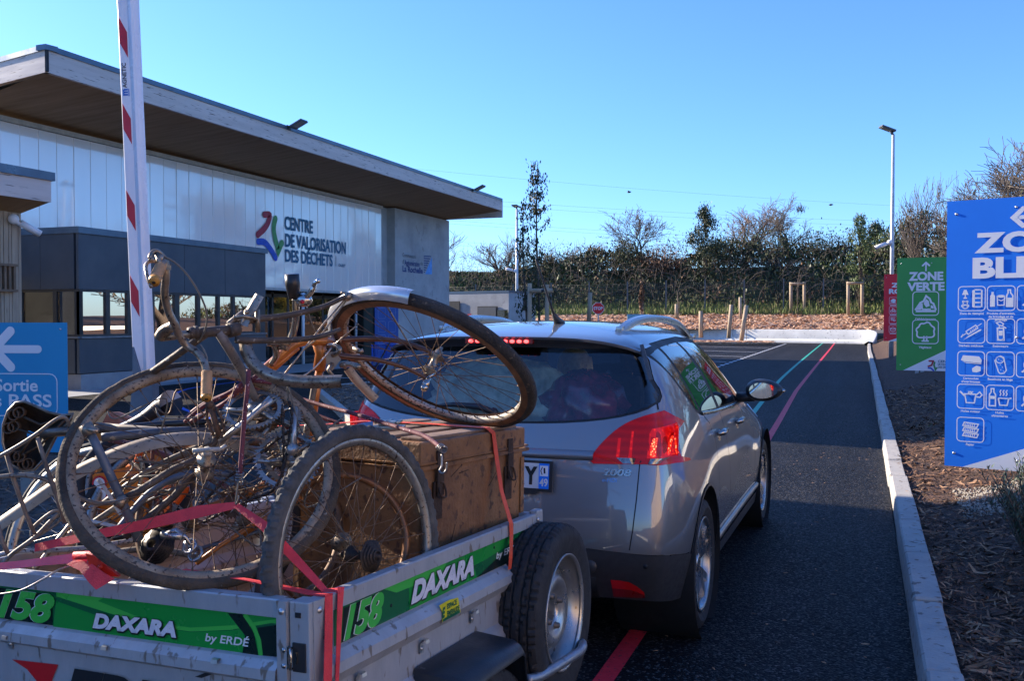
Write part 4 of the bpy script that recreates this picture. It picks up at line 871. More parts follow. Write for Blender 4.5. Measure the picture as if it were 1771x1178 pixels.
def icon(Bd, g, k, u, v, s, h=.004):
    """pictogram k in the square centred u,v of side s"""
    a = s / 2; L_ = s * .035
    Bd.rrect(g, u - a, v - a, u + a, v + a, s * .14, s * .035, h)
    S = lambda pts, w_=1.0, cl=False: Bd.stroke(g, [(u + x * s, v + y * s) for x, y in pts], L_ * w_, h, cl)
    Pg = lambda pts: Bd.poly(g, [(u + x * s, v + y * s) for x, y in pts], h)
    circ = lambda x, y, r, ry=None, w_=1.0: S([(x + r * math.cos(2 * PI * i / 20), y + (ry or r) * math.sin(2 * PI * i / 20)) for i in range(20)], w_, True)
    if k == 'furniture':
        Pg([(-.36, .16), (-.12, .16), (-.19, .36), (-.29, .36)]); Pg([(-.26, .04), (-.22, .04), (-.22, .16), (-.26, .16)]); Pg([(-.32, .0), (-.16, .0), (-.2, .06), (-.28, .06)])
        circ(-.24, -.2, .08); circ(-.24, -.33, .1, .08); circ(-.31, -.12, .03); circ(-.17, -.12, .03); circ(-.34, -.3, .035); circ(-.14, -.3, .035)
        Pg([(.02, -.34), (.12, -.38), (.12, .38), (.02, .34)]); Pg([(.34, -.32), (.40, -.36), (.40, .36), (.34, .32)])
        for z_ in (-.34, -.16, .02, .2, .36): Pg([(.1, z_ - .03), (.36, z_ - .02), (.36, z_ + .02), (.1, z_ + .03)])
    elif k == 'bottles':
        Pg([(-.4, -.34), (-.22, -.34), (-.22, .1), (-.27, .17), (-.27, .26), (-.35, .26), (-.35, .17), (-.4, .1)]); S([(-.12, -.28), (-.14, .08), (.13, .08), (.11, -.28)], 1.2, True); circ(0, .08, .13, .04); S([(-.1, -.05), (0, -.1), (.1, -.05)])
        S([(.2, -.33), (.2, .1), (.25, .22), (.25, .34), (.33, .34), (.34, .22), (.42, .1), (.42, -.33)], 1.5, True); Pg([(.22, -.3), (.4, -.3), (.4, .02), (.22, .02)])
    elif k == 'syringe':
        S([(-.2, -.02), (.16, .24), (.24, .12), (-.12, -.14)], 1.2, True); S([(.2, .18), (.38, .31)], .8); S([(-.16, -.08), (-.34, -.21)], 1); S([(-.3, -.14), (-.38, -.27)], 1.5); Pg([(-.3, -.38), (.36, .02), (.38, .08), (.30, .06), (-.1, -.2)])
        for i in range(4): S([(-.04 + i * .06, .02 + i * .045), (-.01 + i * .06, -.03 + i * .045)], .7)
    elif k == 'extinguisher':
        S([(-.1, -.36), (-.12, .12), (.1, .12), (.12, -.36)], 1.6, True); Pg([(-.07, -.18), (.07, -.18), (.07, .02), (-.07, .02)]); S([(-.06, .14), (-.04, .24), (.08, .2), (.2, .12)], 1.2); S([(-.04, .22), (-.16, .34), (-.02, .38), (.1, .3), (.06, .22)], 1.2); Pg([(-.12, -.38), (-.05, -.38), (-.05, -.3), (-.12, -.3)]); Pg([(.12, -.38), (.05, -.38), (.05, -.3), (.12, -.3)])
    elif k == 'cartridge':
        Pg([(-.38, .14), (-.3, .34), (.3, .3), (.4, .16), (.38, .02), (-.24, .08)]); Pg([(-.36, .1), (-.2, .02), (.4, -.02), (.38, .0), (-.26, .06)]); Pg([(.04, -.2), (.2, -.08), (.36, -.12), (.36, -.3), (.2, -.36), (.06, -.34)])
    elif k == 'cork':
        c = [(-.12, .28), (.0, .34), (.12, .28), (.22, -.24), (.14, -.36), (.0, -.38), (-.06, -.32), (-.2, .14)]; S(c, 1.2, True); circ(-.02, .18, .14, .13)
        for x, y in ((-.06, .2), (.03, .14), (-.0, -.02), (.08, -.12), (.02, -.22), (.12, -.28)): Bd.disc(g, u + x * s, v + y * s, s * .018, h, 8)
    elif k == 'oilcan':
        S([(-.22, .1), (.2, .1), (.14, -.26), (-.16, -.26)], 1.4, True); S([(-.2, .0), (-.4, .2)], 2.0); S([(-.1, .12), (-.02, .2), (.06, .12)], 1.4); S([(.2, .06), (.34, .2), (.42, .08), (.34, -.02), (.19, .0)], 1.4); S([(-.1, .2), (.1, .2)], 1)
    elif k == 'oilpan':
        S([(-.38, -.34), (-.38, .12), (-.32, .22), (-.32, .36), (-.22, .36), (-.22, .22), (-.16, .12), (-.16, -.34)], 1.4, True); Pg([(-.37, -.06), (-.17, -.06), (-.17, .06), (-.37, .06)]); S([(-.06, -.02), (-.0, -.3), (.26, -.3), (.32, -.02), (.42, -.0)], 1.4); S([(-.06, -.02), (.34, -.02)], 1.2)
        for i in range(3): x = 0 + i * .11; S([(x, .08), (x + .04, .16), (x, .24), (x + .04, .32)], 1.2)
    elif k == 'paper':
        for i in range(3): y = .2 - i * .21; S([(-.22, y + .1), (.3, y + .04), (.24, y - .1), (-.28, y - .04)], 1.3, True); [S([(-.18 + j * .07, y + .04), (-.2 + j * .07, y - .05)], .9) for j in range(6)]
    elif k == 'rubble':
        S([(-.4, -.28), (-.2, .04), (-.08, .1), (.02, .32), (.16, .2), (.22, .04), (.3, .0), (.4, -.28)], 2.2); Pg([(-.38, -.26), (-.22, -.02), (-.12, .02), (-.1, -.2), (-.2, -.26)]); Pg([(-.08, .0), (.02, .2), (.12, .1), (.16, -.1), (.02, -.16)]); Pg([(.2, -.06), (.28, -.1), (.32, -.22), (.2, -.2)]); S([(-.38, -.32), (.4, -.32)], 2.6); S([(-.14, -.24), (.2, -.24)], 1.6); S([(.02, -.3), (.02, -.24)], 1.4)
    elif k == 'tree':
        c = []
        for i, (x, y, r) in enumerate(((-.2, -.12, .16), (-.24, .08, .14), (-.12, .24, .14), (.08, .28, .15), (.24, .12, .14), (.22, -.1, .16))):
            a0 = math.atan2(y - .04, x)
            for q in range(-3, 4): an = a0 + q * .33; c.append((x + r * .8 * math.cos(an), y + r * .8 * math.sin(an)))
        c = sorted(c, key=lambda p: math.atan2(p[1] - .05, p[0])); c = [p for p in c if not (p[1] < -.12 and abs(p[0]) < .07)]
        S(c, 1.8, True); S([(-.05, -.18), (-.06, -.38)], 1.8); S([(.05, -.18), (.06, -.38)], 1.8); S([(-.14, -.39), (.14, -.39)], 1.8)
    elif k == 'sofa': Pg([(-.34, -.1), (-.3, .1), (.0, .3), (.3, .2), (.32, -.1), (.1, -.28)]); S([(-.4, -.3), (.38, -.3)], 2)
    elif k == 'bike': circ(-.2, -.14, .15, None, 1.6); circ(.22, -.14, .15, None, 1.6); S([(-.2, -.14), (-.08, .2), (.12, .2), (.22, -.14), (.0, -.12), (-.08, .2)], 1.5); S([(-.14, .28), (0, .28)], 2)
    elif k == 'dots': circ(-.12, .04, .13, None, 2); circ(.16, -.08, .12, None, 2); S([(-.34, .28), (.3, .3)], 2)
    elif k == 'boxopen': S([(-.34, .1), (0, .24), (.34, .1), (0, -.06)], 2, True); S([(-.34, .1), (-.3, -.22), (0, -.34), (.3, -.22), (.34, .1)], 2)
    else: circ(0, 0, .22, None, 2); S([(-.3, -.3), (.3, .3)], 2)
def caption(Bd, g, txt, u, v, hgt_, maxw):
    for i, ln in enumerate(txt):
        vs, _ = text_mesh(ln, .02); w_ = (max(q.x for q in vs) - min(q.x for q in vs)) * hgt_ / .73
        w_ = min(w_, maxw); Bd.text(g, ln, u - w_ / 2, v - i * hgt_ * 1.45, u + w_ / 2, v + hgt_ - i * hgt_ * 1.45, .004, .03)
# -- blue zone sign
D0 = 5.6; W_, H_ = .87, 455.5 * D0 / 1600
t, Bd = signthing(1633.3, D0, -13.5, W_, H_, 805.3, BLUES, 'large blue zone board in the right foreground with rows of white pictograms')
_uv = Bd.uv
g = MB()
a = Bd.uv(1664, 807.6)
Bd.poly(g, [(a[0], 0.0), (W_, 0.0), (W_, H_ * .2)], .002); g.build('white_corner', WHS, t)
g = MB(); u, v = Bd.uv(1775, 375); arrow(Bd, g, u, v, .13, PI)
u0, v0 = Bd.uv(1685.6, 438.5); _, v1 = Bd.uv(1687, 403); Bd.text(g, 'ZONE', u0, v0, W_ * 2 * .5 + (W_ - u0 * 1.0) - W_ * .5 + (W_ * .5 - .0) * 0, v1, .004, .045) if False else Bd.text(g, 'ZONE', u0, v0, W_ - u0 + .012, v1, .004, .045)
u0, v0 = Bd.uv(1682, 482.5); _, v1 = Bd.uv(1682, 446); Bd.text(g, 'BLEUE', u0, v0, W_ - u0 + .012, v1, .004, .045); g.build('lettering', WHS, t)
_, wv = Bd.uv(1681, 537); _, wt = Bd.uv(1681, 495); S_ = wt - wv; u1c, _ = Bd.uv(1680.7, 516); u2c, _ = Bd.uv(1731.5, 516); du = u2c - u1c
rows_ = [((516.5,), ('furniture', ['Zone de réemploi']), ('bottles', ["Produits d'entretien,", 'de bricolage et de', 'jardinage']), ('?', ['Piles'])),
         ((572.5,), ('syringe', ['Déchets médicaux']), ('extinguisher', ['Extincteurs']), ('?', ['Lampes'])),
         ((629,), ('cartridge', ['Cartouches', "d'imprimantes"]), ('cork', ['Bouchons en liège']), ('?', ['Radio'])),
         ((686,), ('oilcan', ['Huiles moteur']), ('oilpan', ['Huiles', 'alimentaires']), ('?', ['Filtres'])),
         ((743.5,), ('paper', ['Papier']))]
for r_ in rows_:
    _, vc = Bd.uv(1681, r_[0][0])
    for i, (k, txt) in enumerate(r_[1:]):
        g = MB(); uc = u1c + du * i; icon(Bd, g, k, uc, vc, S_)
        if i < 2: caption(Bd, g, txt, uc, vc - S_ * .5 - S_ * .155, S_ * .090, S_ * 1.16)
        g.build('pictogram', WHS, t)
for px, py in ((1758, 358), (1758.5, 583.5), (1760, 797)):
    u, v = Bd.uv(px, py); g = MB(); g.lathe([(.0, .006), (.006, .005), (.008, .0)], Bd.P(u, v, .001), Bd.n, 10); g.build('bolt', ALU, t)
# -- green zone sign
D1 = 13.3; W1_, H1_ = .90, 193.5 * D1 / 1600; t, Bd = signthing(1550, D1, -5, W1_, H1_, 640.3, GRNS, 'green zone board between the red board and the large blue board')
g = MB(); a = Bd.uv(1562, 640); Bd.poly(g, [(a[0], 0), (W1_, 0), (W1_, H1_ * .27)], .002); g.build('white_corner', WHS, t)
g = MB(); u, v = Bd.uv(1601.5, 461); arrow(Bd, g, u, v, .115, PI / 2)
u0, v0 = Bd.uv(1571.5, 486); u1, v1 = Bd.uv(1571.5, 470.5); Bd.text(g, 'ZONE', u0, v0, 2 * u - u0, v1, .004, .045); u0, v0 = Bd.uv(1569, 503.5); _, v1 = Bd.uv(1569, 488.5); Bd.text(g, 'VERTE', u0, v0, 2 * u - u0, v1, .004, .045); g.build('lettering', WHS, t)
for py, k, txt in ((525, 'rubble', 'Déblais/gravats'), (574, 'tree', 'Végétaux')):
    g = MB(); _, vc = Bd.uv(1601.5, py); icon(Bd, g, k, u, vc, .335); caption(Bd, g, [txt], u, vc - .235, .032, .36); g.build('pictogram', WHS, t)
g = MB(); u_, v_ = Bd.uv(1622, 632); Bd.text(g, 'CENTRE', u_, v_ + .04, u_ + .2, v_ + .075, .006, .03); Bd.text(g, 'DE VALORISATION', u_, v_, u_ + .24, v_ + .032, .006, .03); Bd.text(g, 'DES DECHETS', u_, v_ - .04, u_ + .2, v_ - .01, .006, .03); g.build('lettering', LBLUE, t)
for pts, c in (((-.10, .06), (-.04, .06), (-.06, 0), (-.11, -.02)), .42), (((-.02, .05), (-.03, 0), (-.01, -.06), (.01, -.03)), .08), (((-.11, -.04), (-.07, -.04), (-.03, -.08)), .01): g = MB(); Bd.stroke(g, [(u_ + x - .02, v_ + y) for x, y in pts], .022, .006); g.build('logo_stroke', MATS['logo %.2f' % c], t)
# -- red zone sign
D2 = 22.0; t, Bd = signthing(1528, D2, 0, .9, 115.5 * D2 / 1600, 590, REDS, 'red zone board farthest away, mostly hidden by the green board')
H2_ = 115.5 * D2 / 1600; uc = .45; g = MB(); arrow(Bd, g, uc, H2_ * .93, .1, PI / 2); Bd.text(g, 'ZONE', .16, H2_ * .80, .74, H2_ * .87, .004, .045); Bd.text(g, 'ROUGE', .11, H2_ * .705, .79, H2_ * .78, .004, .045); g.build('lettering', WHS, t)
for i, cx in enumerate((.205, .45, .695)):
    for j, k in enumerate(('sofa', 'bike', 'dots', 'boxopen')): g = MB(); icon(Bd, g, k, cx, H2_ * (.60 - .14 * j), .17); Bd.rect(g, cx - .07, H2_ * (.60 - .14 * j) - .115, cx + .07, H2_ * (.60 - .14 * j) - .10, .004); g.build('pictogram', WHS, t)
g = MB(); Bd.poly(g, [(.1, 0), (.9, 0), (.9, .3)], .002); g.build('white_corner', WHS, t)
# -- exit sign on the left
D3 = 7.0; W3_, H3_ = 206 * D3 / 1600, 225 * D3 / 1600; t, Bd = signthing(118, D3, 14, W3_, H3_, 783, SKYS, 'light blue exit board with a white left arrow at the left edge', 'exit_sign', right=True)
u, v = Bd.uv(28, 604); g = MB(); arrow(Bd, g, u, v, .36, PI)
for s_, y0_, y1_, x0_, x1_ in (('Sortie', 677, 655, -8, 66), ('sans PASS', 703, 681, -56, 90)):
    u0, v0 = Bd.uv(x0_, y0_); u1, _ = Bd.uv(x1_, y0_); _, v1 = Bd.uv(x0_, y1_); Bd.text(g, s_, u0, v0, u1, v1, .004, .02)
a, b_ = Bd.uv(-70, 718), Bd.uv(99, 647); Bd.rrect(g, a[0], a[1], b_[0], b_[1], .06, .008, .004); g.build('lettering', WHS, t)
# -- stop sign
c = atD(1034.5, 533.3, 48); t = thing('stop_sign', (c.x, c.y, 0), 'small red octagonal stop sign on a pale post in front of the hedge', 'sign'); Bd = Board(c, _rt, (0, 0, 1))
r_ = .33; oct_ = [(r_ * math.cos(R(22.5 + 45 * i)), r_ * math.sin(R(22.5 + 45 * i))) for i in range(8)]
g = MB(); Bd.poly(g, oct_, 0, -.02); g.build('board', mat('sign rim white', (.8, .8, .8), .5), t); g = MB(); Bd.poly(g, [(x * .92, y * .92) for x, y in oct_], .004); g.build('red_face', mat('stop red', (.95, .02, .02), .5), t)
g = MB(); Bd.text(g, 'STOP', -.235, -.085, .235, .085, .01, .03); g.build('lettering', WHS, t); g = MB(); g.box((c.x, c.y + .03, c.z / 2 + .1), (.06, .04, c.z)); g.build('post', mat('pale galvanised', (.62, .64, .66), .45, .2), t)
c = atD(1103, 549, 44); Bd = Board(c, _rt, (0, 0, 1)); t = thing('small_board', (c.x, c.y, 0), 'small pale blue board seen just above the car roof', 'sign'); g = MB(); Bd.rect(g, -.5, -.2, .5, .15, 0, -.03); g.build('board', mat('pale cyan', (.30, .56, .66), .5), t); g = MB(); g.box((c.x, c.y + .03, .7), (.06, .04, 1.4)); g.build('post', STEEL, t)
# ================================================================== RAISED BARRIER
t = thing('barrier', (-2.3, 4.2, 0), 'raised white car park barrier arm with red slanted bands', 'barrier'); Db = 4.6
pa, pb_ = atD(250, 646, Db), atD(219.5, -40, Db); ax = (pb_ - pa).normalized(); fx = _rt - ax * _rt.dot(ax); fx.normalize(); fy = ax.cross(fx).normalized()   # fx to the right, fy away/toward
if fy.dot(_fw) > 0: fy = -fy
W_ = .096; L_ = (pb_ - pa).length + .5
prof = [(-.5, -.1), (-.5, .16), (-.46, .20), (-.02, .22), (.02, .20), (.06, .24), (.28, .42), (.42, .36), (.50, .16), (.50, -.2), (.3, -.4), (-.3, -.4)]
g = MB(); P0_ = [pa + fx * (x * W_) + fy * (y * W_) for x, y in prof]; P1_ = [p + ax * L_ for p in P0_]; n = len(prof)
g.add(P0_ + P1_, [(i, (i + 1) % n, n + (i + 1) % n, n + i) for i in range(n)] + [tuple(range(n))], None, True); g.build('arm', mat('barrier white', (.80, .81, .83), .3, col2=(.74, .75, .78), scale=5), t, auto=35)
AB = Board(pa + fy * (W_ * .212), ax, fx)     # u along the arm, v across
AB.n = fy
def av(px, py):
    d = ray(px, py); t_ = (AB.o - _C).dot(fy) / d.dot(fy); p = _C + d * t_ - AB.o; return p.dot(ax), p.dot(fx)
REDF = mat('reflective red', (.60, .012, .03), .35)
for (yt, yb) in ((28, 100), (178, 250), (328, 400), (476, 549)):
    xt = 219.5 + (yt + 40) / 686 * 30.5 - 10; tl = av(xt - 3, yt); g = MB(); u_t, u_b = tl[0], av(xt, yb)[0]; w_ = u_t - u_b
    AB.poly(g, [(u_t, -.44 * W_), (u_t - w_ * .38, -.03 * W_), (u_b, -.03 * W_), (u_b + w_ * .38, -.44 * W_)], .0022); g.build('red_band', REDF, t)
g = MB(); u_t = av(222, 108)[0]; u_b = av(222, 166)[0]
def vtext(s, ua, ub, va, vb, bold):
    vs, fs = text_mesh(s, bold); x0 = min(q.x for q in vs); x1 = max(q.x for q in vs); y0 = min(q.y for q in vs); y1 = max(q.y for q in vs)
    g.add([AB.o + ax * (ua + (q.x - x0) / (x1 - x0) * (ub - ua)) + fx * (va + (q.y - y0) / (y1 - y0) * (vb - va)) + fy * .0022 for q in vs], fs, None, False)
Lt = u_t - u_b; g.mi = 0; vtext('AGNETIC', u_b + Lt * .25, u_t, -.16 * W_, -.38 * W_, .02); g.mi = 1; vtext('m', u_b + Lt * .02, u_b + Lt * .22, -.12 * W_, -.38 * W_, .04)
AB.poly(g, [(u_b, -.09 * W_), (u_b + Lt * .22, -.09 * W_), (u_b + Lt * .22, -.05 * W_), (u_b, -.05 * W_)], .0022); g.build('lettering', [mat('letter navy', (.02, .03, .06), .5), mat('letter blue', (.02, .16, .6), .5)], t)
for v_ in list(g.v)[:0]: pass
g = MB(); 
def q4(pts, D, th): return [atD(x, y, D) for x, y in pts]
DGR = mat('barrier grey', (.13, .16, .20), .45, .3, (.10, .125, .16), 8)
for pts in ([(232, 600), (246, 648), (232, 648)],): P = q4(pts, Db - .07, 0); g.poly(P, .02, -_fw)
P = q4([(229, 662), (262, 656), (264, 692), (276, 728), (222, 735)], Db + .05, 0); g.poly(P, .09, _fw); g.build('arm_flange', DGR, t)
c0 = atD(250, 735, Db + .18); g = MB(); g.box((c0.x, c0.y, c0.z / 2), (.34, .34, c0.z), Matrix.Identity(4), .02); g.build('housing', mat('housing orange', (.62, .18, .03), .4), t)
# ================================================================== CAR
CYAW = R(-1.0078); CO = Vector((-1.5816, 3.7823, 0))
car = thing('parked_car', CO, 'silver grey crossover car with lit brake lights towing the trailer, seen from behind', 'car', rot=(0, 0, CYAW))
def paint_mat():
    m, nt, b = newmat('silver paint'); N = nt.nodes.new; L = nt.links.new
    b.inputs['Base Color'].default_value = (.225, .228, .235, 1); b.inputs['Metallic'].default_value = .65; b.inputs['Roughness'].default_value = .5; b.inputs['Coat IOR'].default_value = 1.9
    b.inputs['Coat Weight'].default_value = 1.0; b.inputs['Coat Roughness'].default_value = .02
    tc = N('ShaderNodeTexCoord'); n = N('ShaderNodeTexNoise'); n.inputs['Scale'].default_value = 3; n.inputs['Detail'].default_value = 8; L(tc.outputs['Object'], n.inputs[0])
    mr = N('ShaderNodeMapRange'); L(n.outputs[0], mr.inputs[0]); mr.inputs[3].default_value = .40; mr.inputs[4].default_value = .52; L(mr.outputs[0], b.inputs['Roughness']); return m
PAINT = paint_mat()
SEAM = mat('seam black', (.008, .008, .009), .6); PRIV = glassmat('privacy glass', (.50, .55, .56), 0, 1.25, .05); CLEARG = glassmat('car glass', (.85, .88, .88), 0, 1.2, .05)
REARG = glassmat('rear glass', (.86, .92, .93), 0, 1.0, .03)
DPL = mat('dark car plastic', (.040, .043, .048), .42, col2=(.03, .032, .036), scale=40, bump=.08, bscale=400)
def interp(tab, y):
    if y <= tab[0][0]: return tab[0][1]
    for (a, va), (b, vb) in zip(tab[:-1], tab[1:]):
        if y <= b: t = (y - a) / (b - a); return va + (vb - va) * t
    return tab[-1][1]
# body cage: rings along y (0 = rear bumper). rows from sill to roof centre
ROWS = [  # (z table, x table)
    ([(0, .30), (.35, .24), (3.6, .22), (4.1, .28)], [(0, .70), (.2, .80), (.6, .84), (3.5, .84), (3.9, .76), (4.12, .58)]),
    ([(0, .47), (.6, .44), (3.6, .42), (4.1, .46)], [(0, .78), (.25, .865), (.6, .882), (1.5, .868), (2.6, .865), (3.3, .885), (3.8, .84), (4.12, .64)]),
    ([(0, .66), (.6, .66), (3.6, .62), (4.1, .60)], [(0, .79), (.25, .868), (.7, .893), (1.5, .872), (2.6, .868), (3.3, .892), (3.8, .83), (4.12, .62)]),
    ([(0, .87), (.6, .88), (2.8, .84), (3.5, .78), (4.1, .70)], [(0, .765), (.25, .845), (.7, .872), (1.5, .858), (2.6, .85), (3.3, .85), (3.8, .78), (4.12, .52)]),
    ([(0, 1.07), (.25, 1.08), (1, 1.055), (2.5, 1.02), (3.0, .95), (3.6, .86), (4.1, .75)], [(0, .73), (.25, .795), (.7, .822), (1.5, .822), (2.6, .805), (3.1, .76), (3.7, .66), (4.12, .42)]),
    ([(0, 1.27), (.25, 1.28), (.7, 1.275), (1.5, 1.27), (2.2, 1.22), (2.8, 1.05), (3.2, .97), (4.1, .77)], [(0, .66), (.25, .725), (.7, .745), (1.5, .745), (2.3, .72), (2.9, .70), (3.7, .58), (4.12, .36)]),
    ([(0, 1.415), (.3, 1.425), (.8, 1.452), (1.4, 1.46), (1.9, 1.425), (2.4, 1.27), (2.9, 1.07), (3.2, .99), (4.1, .78)], [(0, .60), (.3, .635), (.8, .635), (1.5, .632), (2.3, .62), (2.9, .62), (3.7, .50), (4.12, .3)]),
]
TOPZ = [(0, 1.452), (.3, 1.475), (.8, 1.512), (1.4, 1.525), (1.9, 1.49), (2.4, 1.32), (2.9, 1.10), (3.2, 1.01), (4.1, .79)]
SY = [0, .10, .30, .55, .80, 1.1, 1.5, 1.9, 2.3, 2.65, 3.0, 3.35, 3.7, 3.95, 4.12]
REARY = {0: .12, 1: .02, 2: .035, 3: .08, 4: .14, 5: .26, 6: .36}   # y of the tail at each row (centre line)
def ring(i):
    y = SY[i]; out = []
    for k, (zt, xt) in enumerate(ROWS):
        z = interp(zt, y); x = interp(xt, y); yy = y
        f = max(0, 1 - y / .62); yy = y + REARY[k] * f + (.055 if k < 6 else .02) * f * (1 if i == 0 else .6)
        out.append((x, yy, z))
    z = interp(TOPZ, y); f = max(0, 1 - y / .62); ry = .34 * f
    out.append((.36 * (1 if y < 2.5 else .95), y + ry - .0 * f, z - .010)); out.append((0, y + ry - .015 * f, z)); return out
def body_mesh():
    bm = bmesh.new(); rings = [ring(i) for i in range(len(SY))]; V = {}
    def v(side, i, k):
        key = (side if k < 8 else 0, i, k)
        if key not in V: p = rings[i][k]; V[key] = bm.verts.new((p[0] * side if k < 8 else 0, p[1], p[2]))
        return V[key]
    for s in (1, -1):
        for i in range(len(SY) - 1):
            for k in range(8): bm.faces.new([v(s, i, k), v(s, i + 1, k), v(s, i + 1, k + 1), v(s, i, k + 1)])
    # rear and front caps: rows 0..5 x columns (edge, mid, centre); the top row is the ring's own roof line
    for i, sg in ((0, -1), (len(SY) - 1, 1)):
        C = {}
        def c(side, k, col):
            if col == 0: return v(side, i, k)
            if k == 6: return v(side, i, 6 + col)
            key = (side if col < 2 else 0, k, col)
            if key not in C:
                e = rings[i][k]; x = (.36, 0)[col - 1] * (1 if sg < 0 else .6); bul = (.05, .065)[col - 1] if sg < 0 else .03
                yc = (SY[i] + REARY[k] - .0) if sg < 0 else e[1]
                yy = yc + (.0 if col == 2 else .012) if sg < 0 else e[1] + bul
                C[key] = bm.verts.new((x * side if col < 2 else 0, yy, e[2] + (.0 if sg > 0 else (.012 if k > 3 else 0))))
            return C[key]
        for s in (1, -1):
            for k in range(6):
                for col in range(2): bm.faces.new([c(s, k, col), c(s, k, col + 1), c(s, k + 1, col + 1), c(s, k + 1, col)])
    bmesh.ops.recalc_face_normals(bm, faces=bm.faces)
    me = bpy.data.meshes.new('tmp'); bm.to_mesh(me); bm.free()
    o = bpy.data.objects.new('tmp', me); COL.objects.link(o); md = o.modifiers.new('s', 'SUBSURF'); md.levels = md.render_levels = 3; md.subdivision_type = 'CATMULL_CLARK'
    bpy.context.view_layer.update(); ev = o.evaluated_get(bpy.context.evaluated_depsgraph_get()); m2 = bpy.data.meshes.new_from_object(ev); bpy.data.objects.remove(o)
    bm = bmesh.new(); bm.from_mesh(m2); return bm
BMB = body_mesh()
lay = BMB.faces.layers.int.new('part')
def inpoly(p, poly):
    x, y = p; r_ = False; j = len(poly) - 1
    for i in range(len(poly)):
        if (poly[i][1] > y) != (poly[j][1] > y) and x < (poly[j][0] - poly[i][0]) * (y - poly[i][1]) / (poly[j][1] - poly[i][1]) + poly[i][0]: r_ = not r_
        j = i
    return r_
def carve(poly, axis, code, cond, only=(0,)):
    """cut the outline `poly` (in the plane seen along axis) into the skin and give the faces inside it a part code"""
    n = len(poly); lo = [min(p[i] for p in poly) - .01 for i in (0, 1)]; hi = [max(p[i] for p in poly) + .01 for i in (0, 1)]
    pr = (lambda v: (v.x, v.z)) if axis == 'y' else (lambda v: (v.y, v.z))
    def cand():
        out = []
        for f in BMB.faces:
            if f[lay] not in only or not cond(f): continue
            q = [pr(v.co) for v in f.verts]
            if max(a[0] for a in q) < lo[0] or min(a[0] for a in q) > hi[0] or max(a[1] for a in q) < lo[1] or min(a[1] for a in q) > hi[1]: continue
            out.append(f)
        return out
    for i in range(n):
        a, b = poly[i], poly[(i + 1) % n]; fs = []
        mx_, my_ = max(a[0], b[0]) + .004, max(a[1], b[1]) + .004; mn_, ny_ = min(a[0], b[0]) - .004, min(a[1], b[1]) - .004
        for f in cand():
            q = [pr(v.co) for v in f.verts]
            if max(t[0] for t in q) < mn_ or min(t[0] for t in q) > mx_ or max(t[1] for t in q) < ny_ or min(t[1] for t in q) > my_: continue
            fs.append(f)
        if not fs: continue
        geo = set(fs)
        for f in fs: geo.update(f.edges); geo.update(f.verts)
        if axis == 'y': co = Vector((a[0], 0, a[1])); no = Vector((-(b[1] - a[1]), 0, b[0] - a[0]))
        else: co = Vector((0, a[0], a[1])); no = Vector((0, -(b[1] - a[1]), b[0] - a[0]))
        if no.length < 1e-6: continue
        bmesh.ops.bisect_plane(BMB, geom=list(geo), dist=1e-5, plane_co=co, plane_no=no.normalized())
    for f in cand():
        if inpoly(pr(f.calc_center_median()), poly): f[lay] = code
def curve2(pts, k=4, closed=False):
    P = smooth_path([Vector((*p, 0)) for p in (list(pts) + ([pts[0]] if closed else []))], k); P = [(p.x, p.y) for p in P]; return P[:-1] if closed else P
right = lambda f: f.calc_center_median().x > .3
rear = lambda f: f.normal.y < -.25 and f.calc_center_median().y < .6
rearR = lambda f: f.normal.y < -.05 and f.calc_center_median().y < .5
def offs(poly, d):
    """grow a polygon by d"""
    n = len(poly); ar = sum(poly[i - 1][0] * poly[i][1] - poly[i][0] * poly[i - 1][1] for i in range(n)); sg = 1 if ar > 0 else -1; out = []
    for i in range(n):
        a, b, c = Vector(poly[i - 1]), Vector(poly[i]), Vector(poly[(i + 1) % n]); d1 = (b - a); d2 = (c - b)
        if d1.length < 1e-7: d1 = d2
        if d2.length < 1e-7: d2 = d1
        d1.normalize(); d2.normalize(); n1 = Vector((d1.y, -d1.x)) * sg; n2 = Vector((d2.y, -d2.x)) * sg; m = (n1 + n2); m = m.normalized() / max(.5, m.normalized().dot(n1)) if m.length > .1 else n1; out.append(tuple(b + m * d))
    return out
# part codes: 1 rear glass 2 side glass 3 bumper plastic 4 tail light 5 seam 6 wheel opening 7 under spoiler 8 plate recess
GLR = curve2([(-.66, 1.34), (-.70, 1.24), (-.735, 1.155), (-.60, 1.10), (-.35, 1.068), (0, 1.058), (.35, 1.068), (.60, 1.10), (.735, 1.155), (.70, 1.24), (.66, 1.34)], 3)
glr_poly = GLR + [(.56, 1.400), (.3, 1.412), (0, 1.415), (-.3, 1.412), (-.56, 1.400)]
carve(offs(glr_poly, .011), 'y', 5, rear); carve(glr_poly, 'y', 1, rear, (5,))
